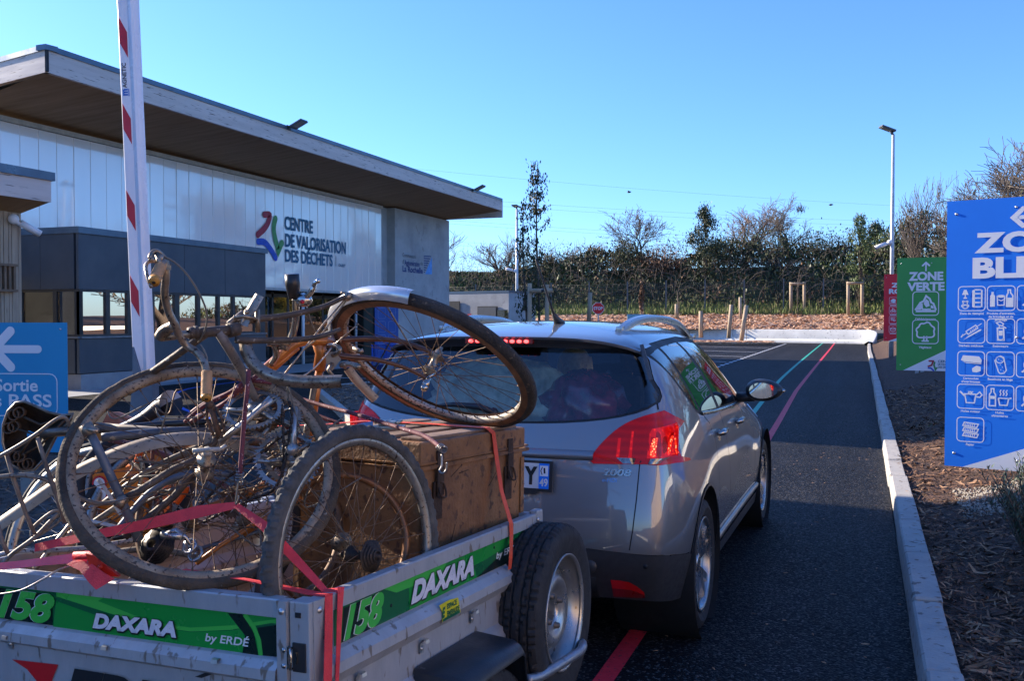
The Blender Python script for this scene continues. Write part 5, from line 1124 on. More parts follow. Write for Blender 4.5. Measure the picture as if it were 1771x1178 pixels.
# side windows (y,z): one band cut in three by pillars
band = [(.45, 1.362), (.62, 1.385), (.9, 1.398), (1.3, 1.406), (1.7, 1.388), (2.05, 1.30), (2.4, 1.15), (2.66, 1.02), (2.64, .985), (2.0, 1.0), (1.35, 1.028), (.95, 1.052), (.84, 1.078), (.70, 1.18), (.57, 1.285)]
for sgn, cond in ((1, right), (-1, lambda f: f.calc_center_median().x < -.3)):
    carve(offs(band, .020), 'x', 5, cond); 
    for w_ in ([(.48, 1.356), (.60, 1.374), (.665, 1.380), (.80, 1.20), (.925, 1.060), (.85, 1.078), (.71, 1.18), (.58, 1.28)],
               [(.715, 1.384), (.9, 1.392), (1.14, 1.398), (1.30, 1.23), (1.44, 1.030), (1.35, 1.034), (1.0, 1.052), (.965, 1.058), (.84, 1.20)],
               [(1.20, 1.398), (1.45, 1.396), (1.68, 1.380), (1.95, 1.315), (2.20, 1.21), (2.20, 1.002), (1.53, 1.026), (1.38, 1.23)],
               [(2.25, 1.19), (2.38, 1.13), (2.58, 1.022), (2.56, .995), (2.25, 1.002)]):
        carve(w_, 'x', 2, cond, (5,))
# windscreen
carve([(-.60, 1.405), (-.72, 1.02), (-.4, .985), (.4, .985), (.72, 1.02), (.60, 1.405), (.3, 1.45), (-.3, 1.45)], 'y', 2, lambda f: f.normal.y > .2 and f.normal.z > .2 and 1.95 < f.calc_center_median().y < 3.02)
# tail light: in rear view then on the flank
TLs = curve2([(.485, .905), (.52, .965), (.60, 1.045), (.70, 1.095), (.86, 1.135)], 4) + [(.95, 1.13), (.95, .84), (.82, .885), (.72, .895), (.5, .89)]
TLy = [(-.2, 1.2), (.30, 1.125), (.40, 1.085), (.53, 1.045), (.40, 1.02), (.36, .99), (.345, .945), (.37, .905), (.47, .885), (.50, .868), (.40, .85), (-.2, .82)]
for s_ in (1, -1):
    cnd = (lambda f, s_=s_: f.calc_center_median().x * s_ > .4 and f.calc_center_median().y < .62)
    carve([(x * s_, z) for x, z in TLs], 'y', 40, cnd); carve(TLy, 'x', 4, cnd, (40,))
for f in BMB.faces:
    if f[lay] == 40: f[lay] = 0
# bumper plastic
bmp = [(-1, .10), (-1, .44), (-.87, .46), (-.80, .512), (-.5, .53), (0, .532), (.5, .53), (.80, .512), (.87, .46), (1, .44), (1, .10)]
carve(bmp, 'y', 3, lambda f: f.calc_center_median().y < .42)
carve([(.2, .0), (3.95, .0), (3.95, .32), (3.0, .30), (1.2, .30), (.5, .40), (.42, .46), (.2, .5)], 'x', 3, lambda f: abs(f.calc_center_median().x) > .5)
for cy in (.80, 3.34):   # wheel openings with a plastic lip
    for cnd in (right, lambda f: f.calc_center_median().x < -.3):
        cir = lambda r_: [(cy + r_ * math.cos(2 * PI * i / 28), .335 + r_ * math.sin(2 * PI * i / 28)) for i in range(28)]
        carve(cir(.378), 'x', 9, cnd, (0, 3)); carve(cir(.365), 'x', 6, cnd, (9,))
# seams (thin strips)
def seam(pts, axis, cond, w_=.005, code=5):
    for a, b in zip(pts[:-1], pts[1:]):
        a, b = Vector(a), Vector(b); d = (b - a).normalized(); n = Vector((-d.y, d.x)) * w_ / 2; e = d * w_ * .3
        carve([tuple(a - n - e), tuple(b - n + e), tuple(b + n + e), tuple(a + n - e)], axis, code, cond)
seam([(.70, .905), (.695, .75), (.685, .62), (.672, .535)], 'y', rearR); seam([(-.70, .905), (-.695, .75), (-.685, .62), (-.672, .535)], 'y', rearR)
seam([(.735, 1.155), (.745, 1.12)], 'y', rear)
for cnd in (right, lambda f: f.calc_center_median().x < -.3):
    seam([(.95, 1.05), (1.10, .98), (1.18, .86), (1.205, .7), (1.20, .5), (1.23, .33)], 'x', cnd); seam([(1.47, 1.03), (1.56, .9), (1.63, .7), (1.66, .5), (1.65, .31)], 'x', cnd); seam([(2.66, 1.02), (2.74, .9), (2.78, .6), (2.76, .34)], 'x', cnd)
seam([(-.56, .30), (-.3, .30), (.3, .30), (.56, .30)], 'y', lambda f: f.normal.z > .5 and f.calc_center_median().z > 1.4) if False else None
def carve_y(y0, x0, x1, w_=.006):    # roof to tailgate gap
    for f_ in (y0, y0 + w_):
        fs = [f for f in BMB.faces if f.calc_center_median().z > 1.38 and abs(f.calc_center_median().y - y0) < .2]; geo = set(fs)
        for f in fs: geo.update(f.edges); geo.update(f.verts)
        bmesh.ops.bisect_plane(BMB, geom=list(geo), dist=1e-5, plane_co=(0, f_, 0), plane_no=(0, 1, 0))
    for f in BMB.faces:
        c = f.calc_center_median()
        if c.z > 1.42 and y0 < c.y < y0 + w_ and abs(c.x) < x1: f[lay] = 5
carve_y(.60, 0, .55)
def take(code, off=0.0, thick=0.0, mirror=None):
    """new MB holding the faces with that code, moved along the normal"""
    m = MB(); idx = {}; sel = [f for f in BMB.faces if f[lay] == code and (mirror is None or f.calc_center_median().x * mirror > 0)]
    for f in sel:
        for v in f.verts:
            if v not in idx: idx[v] = len(m.v); m.v.append(v.co + v.normal * off)
        m.f.append([idx[v] for v in f.verts]); m.m.append(0); m.sm.append(True)
    return m
BMB.normal_update()
def seam_shade(m): return m
# body: paint (0), seams (5)
m = take(0); k0 = len(m.f); s5 = take(5, -.003); b0 = len(m.v); m.v += s5.v; m.f += [[b0 + i for i in f] for f in s5.f]; m.m += [1] * len(s5.f); m.sm += [True] * len(s5.f)
m.build('body', [PAINT, SEAM], car, local=True)
take(1, -.002).build('rear_window', REARG, car, local=True)
def islands(mb):
    par = list(range(len(mb.v)))
    def fd(a):
        while par[a] != a: par[a] = par[par[a]]; a = par[a]
        return a
    for f in mb.f:
        for q in f[1:]: par[fd(q)] = fd(f[0])
    gr = {}
    for i, f in enumerate(mb.f): gr.setdefault(fd(f[0]), []).append(f)
    out = []
    for fs in gr.values():
        if len(fs) < 3: continue
        m_ = MB(); ix = {}
        for f in fs:
            for q in f:
                if q not in ix: ix[q] = len(m_.v); m_.v.append(mb.v[q])
            m_.f.append([ix[q] for q in f]); m_.m.append(0); m_.sm.append(True)
        out.append(m_)
    return out
for m_ in islands(take(2, -.002)):
    c = sum(m_.v, Vector()) / len(m_.v)
    m_.build('windscreen' if abs(c.x) < .3 else 'side_window', CLEARG if c.y > 1.3 else PRIV, car, local=True)
take(3, .006).build('bumper_cladding', DPL, car, local=True); [m_.build('arch_lip', DPL, car, local=True) for m_ in islands(take(9, .005))]
# wheel housings
g = MB()
for cy in (.80, 3.34):
    for s_ in (1, -1): g.lathe([(.372, .885), (.372, .50), (0, .50)] if s_ > 0 else [(.372, -.885), (.372, -.50), (0, -.50)], (0, cy, .335), (1, 0, 0), 28)
g.box((0, 2.1, .22), (1.5, 3.2, .06)); g.build('wheel_housing', mat('housing black', (.012, .012, .013), .8), car, local=True)
# tail lights
def lamp_mat():
    m, nt, b = newmat('tail lamp red'); N = nt.nodes.new; L = nt.links.new
    b.inputs['Base Color'].default_value = (.30, .002, .003, 1); b.inputs['Roughness'].default_value = .25; b.inputs['Specular IOR Level'].default_value = .2; b.inputs['Coat Weight'].default_value = .35; b.inputs['Coat Roughness'].default_value = .02
    tc = N('ShaderNodeTexCoord'); w_ = N('ShaderNodeTexWave'); w_.bands_direction = 'Z'; w_.inputs['Scale'].default_value = 9; L(tc.outputs['Object'], w_.inputs[0])
    b.inputs['Emission Color'].default_value = (.9, .008, .01, 1); mr = N('ShaderNodeMapRange'); L(w_.outputs[1], mr.inputs[0]); mr.inputs[3].default_value = .03; mr.inputs[4].default_value = .06; L(mr.outputs[0], b.inputs['Emission Strength']); return m
LR = lamp_mat(); 
def dots_mat(name, base, hot, s0, s1, sc_):
    m, nt, b = newmat(name); N = nt.nodes.new; L = nt.links.new; tc = N('ShaderNodeTexCoord'); v = N('ShaderNodeTexVoronoi'); v.inputs['Scale'].default_value = sc_; L(tc.outputs['Object'], v.inputs[0])
    n = N('ShaderNodeTexNoise'); n.inputs['Scale'].default_value = 30; L(tc.outputs['Object'], n.inputs[0]); ml = N('ShaderNodeMath'); ml.operation = 'MULTIPLY'; r = N('ShaderNodeValToRGB'); e = r.color_ramp.elements; e[0].position = 0; e[0].color = (1, 1, 1, 1); e[1].position = .5; e[1].color = (0, 0, 0, 1); L(v.outputs[0], r.inputs[0]); L(r.outputs[0], ml.inputs[0]); L(n.outputs[0], ml.inputs[1])
    mx = N('ShaderNodeMix'); mx.data_type = 'RGBA'; L(ml.outputs[0], mx.inputs['Factor']); mx.inputs['A'].default_value = (*base, 1); mx.inputs['B'].default_value = (*hot, 1); L(mx.outputs['Result'], b.inputs['Emission Color'])
    mr = N('ShaderNodeMapRange'); L(ml.outputs[0], mr.inputs[0]); mr.inputs[1].default_value = 0; mr.inputs[2].default_value = .55; mr.inputs[3].default_value = s0; mr.inputs[4].default_value = s1; L(mr.outputs[0], b.inputs['Emission Strength'])
    b.inputs['Base Color'].default_value = (.35, .004, .004, 1); b.inputs['Roughness'].default_value = .3; b.inputs['Specular IOR Level'].default_value = .2; b.inputs['Coat Weight'].default_value = .3; return m
LIT = dots_mat('brake light glow', (1, .03, .01), (1, .55, .25), .5, 2.6, 110); LITR = dots_mat('brake light red', (.9, .004, .006), (1, .05, .02), .16, .45, 60)
for s_ in (1, -1):
    lens = take(4, .006, mirror=s_).build('tail_light', LR, car, local=True)
    # lit claws and the clear strip lie on the lens
    src = [f for f in BMB.faces if f[lay] == 4 and f.calc_center_median().x * s_ > 0]
    from mathutils.bvhtree import BVHTree
    bv = BVHTree.FromPolygons([v.co for v in BMB.verts], [[v.index for v in f.verts] for f in (BMB.faces.ensure_lookup_table() or BMB.verts.index_update() or src)])
    def patch(pts, name, mt, off=.009, n=6):
        """pts: outline rows (x,z) left edge list and right edge list"""
        g = MB(); A_, B_ = pts; rows = []
        for a, b in zip(A_, B_):
            r_ = []
            for i in range(n + 1):
                x = a[0] + (b[0] - a[0]) * i / n; z = a[1] + (b[1] - a[1]) * i / n; h = bv.ray_cast(Vector((x * s_, -1, z)), Vector((0, 1, 0)))
                r_.append((h[0] + h[1] * off * (1 if h[1].y < 0 else -1)) if h[0] else Vector((x * s_, .3, z)))
            rows.append(r_)
        g.grid(rows); return g.build(name, mt, lens, local=True)
    patch(([(.742, 1.0), (.738, .97), (.737, .94), (.738, .925)], [(.758, 1.0), (.757, .97), (.757, .94), (.758, .925)]), 'brake_lamp', LIT)
    patch(([(.795, 1.00), (.792, .97), (.792, .94), (.794, .925)], [(.826, 1.0), (.828, .97), (.828, .94), (.828, .925)]), 'brake_lamp', LIT)
    patch(([(.735, 1.04), (.728, 1.02), (.726, .918)], [(.836, 1.055), (.838, 1.03), (.835, .918)]), 'lit_field', LITR, .0075)
    patch(([(.60, 1.0), (.598, .92)], [(.612, 1.0), (.612, .92)]), 'claw', LITR, .008); patch(([(.655, 1.03), (.65, .92)], [(.664, 1.03), (.664, .92)]), 'claw', LITR, .008)
    patch(([(.60, .918), (.63, .894)], [(.697, .918), (.697, .894)]), 'clear_strip', mat('clear lens', (.38, .37, .37), .1, .6, (.10, .10, .10), 60, coat=.6), .009); patch(([(.712, .918), (.712, .894)], [(.80, .914), (.77, .894)]), 'clear_strip', MATS['clear lens'], .009)
    patch(([(.701, 1.1), (.699, .90)], [(.707, 1.1), (.705, .90)]), 'seam', SEAM, .0095, 2)
# spoiler lip: overhanging edge above the glass
def ysurf(x, z):
    h = BV.ray_cast(Vector((x, -1, z)), Vector((0, 1, 0))); return h[0].y if h[0] else .3
from mathutils.bvhtree import BVHTree
BMB.verts.index_update(); BV = BVHTree.FromBMesh(BMB)
def topz(x, y): h = BV.ray_cast(Vector((x, y, 3)), Vector((0, 0, -1))); return h[0].z if h[0] else 1.4
g = MB(); rows = []
for i in range(25):
    x = -.645 + 1.29 * i / 24; q = abs(x) / .645; yb = .60; yt = .245 + .13 * q ** 3; zt = topz(x, .52); zl = 1.442 - .012 * q ** 2 - .055 * q ** 5; rows.append([Vector(p) for p in ((x, .60, topz(x, .60) + .001), (x, .50, topz(x, .50) + .004), (x, .40, (topz(x, .5) * .55 + zl * .45) + .004), (x, yt + .03, zl + .006), (x, yt, zl - .002), (x, yt + .004, zl - .014), (x, yt + .04, zl - .022), (x, max(ysurf(x, zl - .06) - .01, yt + .06), zl - .052))])
g.mi = 0; g.grid(rows)
nb = 7
for i, f in enumerate(g.f): g.m[i] = 1 if (i % nb) >= 5 else 0
g.build('roof_spoiler', [PAINT, DPL], car, local=True, auto=60)
# side fins of the spoiler
for s_ in (1, -1):
    g = MB(); P = [(s_ * .655, .40, 1.405), (s_ * .645, .375, 1.402), (s_ * .705, .30, 1.245), (s_ * .715, .33, 1.25)]; g.poly(P, .012, Vector((0, -1, .2)).normalized()); g.build('spoiler_fin', DPL, car, local=True)
g = MB(); g.box((0, .255, 1.418), (.34, .02, .022)); hb = g.build('high_brake_light', mat('lamp bar', (.2, .01, .01), .3), car, local=True)
for i in range(9): g = MB(); g.sphere((-.14 + i * .035, .243, 1.418), .0105, 8, (1.2, .5, .8)); g.build('diode', emit('diode red', (1, .05, .05), 3.0), hb, local=True)
# surface-following helper for trims
def onrear(x, z, off=.01): h = BV.ray_cast(Vector((x, -1, z)), Vector((0, 1, 0))); return h[0] + (h[1] if h[1].y < 0 else -h[1]) * off
def onside(y, z, off=.01, s_=1): h = BV.ray_cast(Vector((2 * s_, y, z)), Vector((-s_, 0, 0))); n = h[1] if h[1].x * s_ > 0 else -h[1]; return h[0] + n * off, n
# number plate in a recess frame
PZ, PX = .83, .0
pn = Vector((0, -1, .10)).normalized(); po = Vector((.058, onrear(.1, .83, .0).y - .024, .832)); PB = Board(po, (1, 0, 0), Vector((0, .10, 1)))
t = MB(); PB.rect(t, -.275, -.068, .275, .066, -.012, .010); PB.rect(t, -.27, -.082, .20, -.066, -.012, .010); plf = t.build('number_plate', BLACKP, car, local=True)
t = MB(); PB.rect(t, -.26, -.055, .26, .055, 0); t.build('plate_face', mat('plate white', (.72, .74, .76), .35), plf, local=True)
for a_, b_ in ((.213, .26), (-.26, -.213)): t = MB(); PB.rect(t, a_, -.055, b_, .055, .001); t.build('plate_band', BLUES, plf, local=True)
t = MB(); PB.rect(t, .217, .0, .256, .046, .0016); t.mi = 1; PB.text(t, '49', .217, -.045, .256, -.010, .0018, .03); t.build('region_badge', [WHS, mat('plate badge white', (.8, .8, .8), .5)], plf, local=True)
t = MB(); PB.text(t, 'RY', .098, -.040, .206, .040, .002, .05, space=1.35); PB.stroke(t, [(.229, .04), (.222, .023), (.229, .006)], .004, .002); PB.stroke(t, [(.238, .036), (.240, .012)], .008, .002); t.build('plate_letters', mat('plate black', (.01, .01, .01), .5), plf, local=True)
# recess shadow panel above the plate
g = MB(); rows = [[onrear(-.42 + .84 * i / 16, z, o_) for i in range(17)] for z, o_ in ((.935, .004), (.925, .030), (.905, .034), (.895, .004))]; g.grid(rows); g.build('tailgate_strip', DPL, car, local=True) if False else None
g = MB(); rows = [[onrear(-.50 + 1.0 * i / 20, z, o_) for i in range(21)] for z, o_ in ((.945, .002), (.935, .016), (.918, .020), (.905, .014), (.902, .001))]; g.grid(rows); g.build('tailgate_ledge', PAINT, car, local=True)
# badges
def badge(txt, x0, x1, z0, z1, name, mt, bold=.02):
    vs, fs = text_mesh(txt, bold, .15); a0 = min(q.x for q in vs); a1 = max(q.x for q in vs); b0 = min(q.y for q in vs); b1 = max(q.y for q in vs); g = MB()
    P = [onrear(x0 + (q.x - a0) / (a1 - a0) * (x1 - x0), z0 + (q.y - b0) / (b1 - b0) * (z1 - z0), .006) for q in vs]; g.add(P, fs, None, False)
    return g.build(name, mt, car, local=True)
badge('2008', .545, .668, .842, .872, 'model_badge', CHROME, .03); badge('e-HDi', .545, .61, .815, .833, 'engine_badge', mat('badge blue', (.25, .45, .75), .3, .5), .02)
# reflectors, exhaust, tow plug, rear camera dot, wiper, antenna
for s_ in (1, -1):
    g = MB(); rows = []
    top = [(.585, .40), (.62, .40), (.66, .395), (.69, .375), (.715, .345)]
    for x, zt in top: rows.append([onrear(x * s_, zt + (.315 - zt) * j / 6, .013) for j in range(7)])
    g.grid(rows)
    for i, f in enumerate(g.f): g.m[i] = 0 if i % 6 < 3 else 1
    g.build('rear_reflector', [mat('reflector red', (.60, .008, .01), .2, coat=1), mat('reflector dark red', (.22, .006, .008), .3, coat=1)], car, local=True)
    g = MB(); rows = [[onrear(s_ * x, z, .008) for x in (.52, .60, .70, .79)] for z in (.50, .49)]
g = MB(); rows = [[onrear(-.52 + 1.04 * i / 16, z, o_) for i in range(17)] for z, o_ in ((.405, .004), (.395, .012), (.30, .012), (.285, .002))]; g.grid(rows); g.build('diffuser', mat('lower bumper', (.028, .03, .034), .5), car, local=True)
g = MB(); c_ = onrear(.50, .455, .009); g.lathe([(0, .004), (.028, .004), (.031, .0)], c_, (0, -1, 0), 24); g.build('tow_eye_cover', DPL, car, local=True)
g = MB(); c_ = onrear(.735, .468, .010); g.lathe([(0, .003), (.009, .003), (.011, 0)], c_, (0, -1, 0), 12); g.build('parking_sensor', SEAM, car, local=True)
g = MB(); g.tube([(.40, .10, .285), (.41, .30, .29)], [.036, .034], 16, cap=False); g.tube([(.40, .115, .285), (.41, .30, .29)], [.032, .03], 16); g.build('exhaust', CHROME, car, local=True)
g = MB(); pts = [onrear(x, z, .03) for x, z in ((.02, 1.085), (-.05, 1.105), (-.18, 1.11), (-.30, 1.10))]; g.tube(pts, [.014, .016, .012, .005], 8); g.sphere(onrear(.02, 1.085, .02), .024, 10); g.build('rear_wiper', BLACKP, car, local=True)
az_ = topz(.13, .72); g = MB(); g.tube([(.13, .76, az_ - .004), (.13, .70, az_ + .022), (.128, .665, az_ + .05)], [.030, .018, .008], 10); g.tube([(.128, .665, az_ + .05), (.112, .45, az_ + .31)], [.0065, .0042], 8); g.build('antenna', BLACKP, car, local=True)
# roof rails
for s_ in (1, -1):
    g = MB(); ys_ = [.62 + 1.62 * i / 36 for i in range(37)]; hs = [.066 * (max(0, 1 - abs((y - 1.43) / .80) ** 3.0)) ** .8 - .004 for y in ys_]; rows = []
    for y, h_ in zip(ys_, hs):
        x = s_ * interp([(.6, .475), (1.2, .512), (1.8, .535), (2.3, .55)], y); zb = topz(x, min(y, 2.2)); zt = zb + h_ + .012
        th = .040; rows.append([Vector(p) for p in ((x - th / 2, y, zt - .038), (x - th / 2, y, zt - .010), (x - th * .3, y, zt), (x + th * .3, y, zt - .002), (x + th / 2, y, zt - .014), (x + th / 2, y, zt - .038), (x - th / 2, y, zt - .038))])
    g.grid(rows)
    for y, w_ in ((.66, .07), (2.18, .08)):
        x = s_ * (.478 if y < 1 else .545); zb = topz(x, min(y, 1.95)); g.box((x, y, zb + .006), (.034, w_, .03), None, .006)
    g.build('roof_rail', mat('satin rail', (.46, .47, .48), .28, .9, (.44, .45, .46), 4, rvar=.03), car, local=True, auto=40)
# mirrors
for s_ in (1, -1):
    my, mz = 2.36, 1.065; c_ = Vector((s_ * .975, my, mz)); g = MB(); rows = []
    for i in range(13):
        t_ = i / 12; r_ = math.sin(PI * min(1, .18 + t_ * .82)) ** .55 if t_ < 1 else .0
        rows.append([c_ + Vector((s_ * .118 * r_ * math.cos(a) * (1 + .18 * (math.cos(a) < 0) * 0) + s_ * .0, -.055 + t_ * .15, .072 * r_ * math.sin(a) * (1 + .16 * math.cos(a) * -1))) for a in [2 * PI * j / 24 for j in range(25)]])
    g.grid(rows); g.tube([Vector((s_ * .80, my + .03, mz - .055)), c_ + Vector((-s_ * .06, .02, -.045))], [.034, .03], 10); mo = g.build('door_mirror', [BLACKP], car, local=True)
    g = MB(); g.add([c_ + Vector((s_ * .088 * math.cos(a), -.055, .050 * math.sin(a) * (1 - .16 * math.cos(a)))) for a in [2 * PI * j / 24 for j in range(24)]], [list(range(24))], Matrix.Rotation(0, 4, 'Z'), False)
    mm, nt_, b_ = newmat('mirror glass %d' % s_) if 'mirror glass %d' % s_ not in MATS else (MATS['mirror glass %d' % s_], None, None)
    b_.inputs['Base Color'].default_value = (.75, .78, .8, 1); b_.inputs['Metallic'].default_value = 1; b_.inputs['Roughness'].default_value = .03; MATS['mirror glass %d' % s_] = mm
    g.build('mirror_glass', mm, mo, local=True)
    g = MB(); g.sphere(c_ + Vector((s_ * .118, -.005, .0)), .014, 8, (1, 1.6, .9)); g.build('indicator', CHROME, mo, local=True)
    # handles, sill strip
    for y in (1.33, 2.08) if s_ > 0 else (1.33, 2.08):
        p, n = onside(y, .90 if y < 2 else .885, .028, s_); g = MB(); g.tube([onside(y - .085, p.z, .008, s_)[0], onside(y - .065, p.z + .004, .034, s_)[0], p + Vector((0, 0, .006)), onside(y + .06, p.z + .002, .034, s_)[0], onside(y + .09, p.z, .01, s_)[0]], [.012, .017, .018, .016, .010], 10); g.sphere(onside(y, p.z - .02, .0, s_)[0], .045, 12, (.12, 1.3, .85)); g.build('door_handle', CHROME, car, local=True)
    g = MB(); rows = []
    for i in range(12): y = 1.20 + 1.72 * i / 11; rows.append([onside(y, z, o_, s_)[0] for z, o_ in ((.375, .002), (.37, .016), (.345, .017), (.34, .003))])
    g.grid(rows); g.build('sill_strip', mat('satin strip', (.50, .50, .50), .35, .8), car, local=True)
    g = MB(); rows = []
    wl = [(.945, 1.044), (1.35, 1.018), (2.0, .990), (2.58, .976)]
    for i in range(14): y = .95 + 1.62 * i / 13; zc = interp(wl, y); rows.append([onside(y, zc + dz, o_, s_)[0] for dz, o_ in ((.008, .002), (.005, .008), (-.005, .008), (-.008, .002))])
    g.grid(rows); g.build('window_trim', CHROME, car, local=True)
# wheels
TYRE = mat('tyre rubber', (.022, .022, .023), .75, col2=(.015, .015, .016), scale=30, bump=.15, bscale=120)
RIMM = mat('alloy', (.42, .42, .42), .28, .9, (.34, .34, .34), 8); RIMD = mat('alloy dark', (.05, .05, .055), .4, .6)
def tyre_prof(ro, ri, w_, rnd_=.03):
    h = w_ / 2; return [(ri, -h * .72), (ri + .006, -h * .86), ((ri + ro) / 2, -h * 1.0), (ro - rnd_, -h * .97), (ro - rnd_ * .35, -h * .86), (ro, -h * .62), (ro + .001, -h * .34), (ro + .002, 0), (ro + .001, h * .34), (ro, h * .62), (ro - rnd_ * .35, h * .86), (ro - rnd_, h * .97), ((ri + ro) / 2, h), (ri + .006, h * .86), (ri, h * .72)]
def treadmesh(g, c, ax, ro, ri, w_, n=180, blocks=60, grooves=(-.4, 0, .4), depth=.006, rnd_=.03, diag=.5):
    """tyre with circumferential grooves and lateral sipes as real geometry"""
    prof = []; h = w_ / 2; base = tyre_prof(ro, ri, w_, rnd_); tp = [p for p in base if abs(p[1]) <= h * .87 and p[0] > ro - rnd_ * .5]
    side0 = base[:4]; side1 = base[-4:]; xs_ = []
    K = 27
    for i in range(K): x = -h * .86 + 2 * h * .86 * i / (K - 1); xs_.append(x)
    def rad(x): q = abs(x) / h; return ro - rnd_ * .35 * max(0, (q - .55) / .31) ** 2 + .002
    prof = side0 + [(rad(x), x) for x in xs_] + side1; off0 = len(side0)
    def disp(a, j, r, x):
        if j < off0 or j >= off0 + K: return 0
        q = x / h
        for gr in grooves:
            if abs(q - gr) < .045: return -depth * 1.3
        ph = (a / (2 * PI) * blocks + q * diag + (.5 if q > 0 else 0)) % 1.0
        return -depth if ph < .22 and abs(q) > .1 else 0
    g.lathe(prof, c, ax, n, disp=disp)
def car_wheel(cx, cy, s_):
    c = Vector((cx, cy, .318)); ax = Vector((s_, 0, 0)); g = MB(); treadmesh(g, c, ax, .317, .228, .215, 200, 66); w0 = g.build('wheel', TYRE, car, local=True, auto=28)
    g = MB(); g.lathe([(.212, -.08), (.205, .02), (.214, .075), (.228, .092), (.230, .098), (.224, .100), (.215, .088), (.206, .06)], c, ax, 48); g.build('rim', RIMM, w0, local=True)
    g = MB(); g.lathe([(0, .02), (.205, .02), (.206, .0)], c, ax, 32); g.build('brake_drum', RIMD, w0, local=True); g = MB()
    for k in range(5):
        a = 2 * PI * k / 5 + .45
        def Pq(r, aa, h): return c + ax * h + Vector((0, math.cos(aa), math.sin(aa))) * r
        for da, tw_ in ((-.17, -.10), (.17, .10)):
            g.add([Pq(.045, a + da * .4 - .25, .072), Pq(.045, a + da * .4 + .25, .072), Pq(.13, a + da * 1.0 + .15, .080), Pq(.13, a + da * 1.0 - .15, .080), Pq(.215, a + da * 1.25 + .10, .086), Pq(.215, a + da * 1.25 - .07, .086),
                   Pq(.045, a + da * .4 - .25, .045), Pq(.045, a + da * .4 + .25, .045), Pq(.13, a + da + .17, .050), Pq(.13, a + da - .17, .050), Pq(.215, a + da * 1.25 + .12, .056), Pq(.215, a + da * 1.25 - .09, .056)],
                  [(0, 1, 2, 3), (3, 2, 4, 5), (0, 3, 9, 6), (3, 5, 11, 9), (1, 7, 8, 2), (2, 8, 10, 4)], None, False)
    g.lathe([(0, .078), (.03, .078), (.05, .072), (.055, .05)], c, ax, 20); g.build('spokes', RIMM, w0, local=True)
for s_ in (1, -1):
    for cy in (.80, 3.34): car_wheel(s_ * .765, cy, s_)
# interior
INTD = mat('car interior', (.018, .019, .021), .8); SEATM = mat('seat cloth', (.03, .032, .036), .9, col2=(.02, .021, .024), scale=20)
g = MB(); g.box((0, 1.6, .50), (1.55, 2.9, .04)); g.box((0, .42, .72), (1.3, .3, .4)); g.box((0, 2.75, .85), (1.45, .3, .30), None, .05); g.build('cabin_floor', INTD, car, local=True)
def seat(x, y, name='front_seat'):
    g = MB(); M = Matrix.Translation((x, y, .62)) @ Matrix.Rotation(R(14), 4, 'X'); g.box((0, 0, .30), (.48, .13, .58), M, .05); g.box((x, y + .26, .62), (.50, .48, .15), None, .05); s0 = g.build(name, SEATM, car, local=True)
    g = MB(); M2 = Matrix.Translation((x, y - .13, 1.29)) @ Matrix.Rotation(R(10), 4, 'X'); g.box((0, 0, 0), (.26, .10, .17), M2, .04); g.build('headrest', SEATM, s0, local=True); g = MB()
    for k in (-.06, .06): g.tube([(x + k, y - .13, 1.15), (x + k, y - .13, 1.25)], .006, 6)
    g.build('headrest_post', CHROME, s0, local=True)
for x in (-.36, .36): seat(x, 1.72)
g = MB(); g.box((0, .98, .80), (1.30, .14, .55), Matrix.Identity(4), .05); g.box((0, 1.25, .60), (1.30, .5, .15), None, .05); rs = g.build('rear_seat', SEATM, car, local=True)
g = MB(); g.box((.40, .93, 1.14), (.26, .1, .18), None, .04); g.build('headrest', SEATM, rs, local=True); g = MB(); g.box((-.40, .93, 1.14), (.26, .1, .18), None, .04); g.build('headrest', SEATM, rs, local=True)
# loads seen through the rear window: separate things
def c2w(p): p = Vector(p); return CO + Matrix.Rotation(CYAW, 3, 'Z') @ p
def blob(c, rad, seed, n=28, amp=.22, f=3.0, squash=1.0):
    g = MB(); c = Vector(c); rows = []
    for i in range(n // 2 + 1):
        t_ = PI * i / (n // 2); r_ = []
        for j in range(n + 1):
            a = 2 * PI * (j % n) / n; d = Vector((math.sin(t_) * math.cos(a), math.sin(t_) * math.sin(a), math.cos(t_)))
            k = 1 + amp * mnoise.noise(d * f + Vector((seed, 0, 0))) + amp * .5 * abs(mnoise.noise(d * f * 3 + Vector((0, seed, 0))))
            r_.append(c + Vector((d.x * rad[0] * k, d.y * rad[1] * k, d.z * rad[2] * k)))
        rows.append(r_)
    g.grid(rows); return g
o = blob(c2w((-.16, .66, 1.10)), (.38, .20, .21), 3, 40, .34); tag(o.build('canvas_sack', mat('khaki canvas', (.80, .80, .58), .9, col2=(.24, .25, .16), scale=8)), 'crumpled khaki canvas sack in the car boot behind the left half of the rear window', 'sack')
o = blob(c2w((.31, .60, 1.07)), (.21, .15, .19), 9, 40, .25); tag(o.build('plastic_bag', mat('wine plastic', (.28, .05, .09), .25, col2=(.05, .015, .03), scale=12, coat=.6)), 'dark red plastic bag in the car boot behind the right half of the rear window', 'bag')
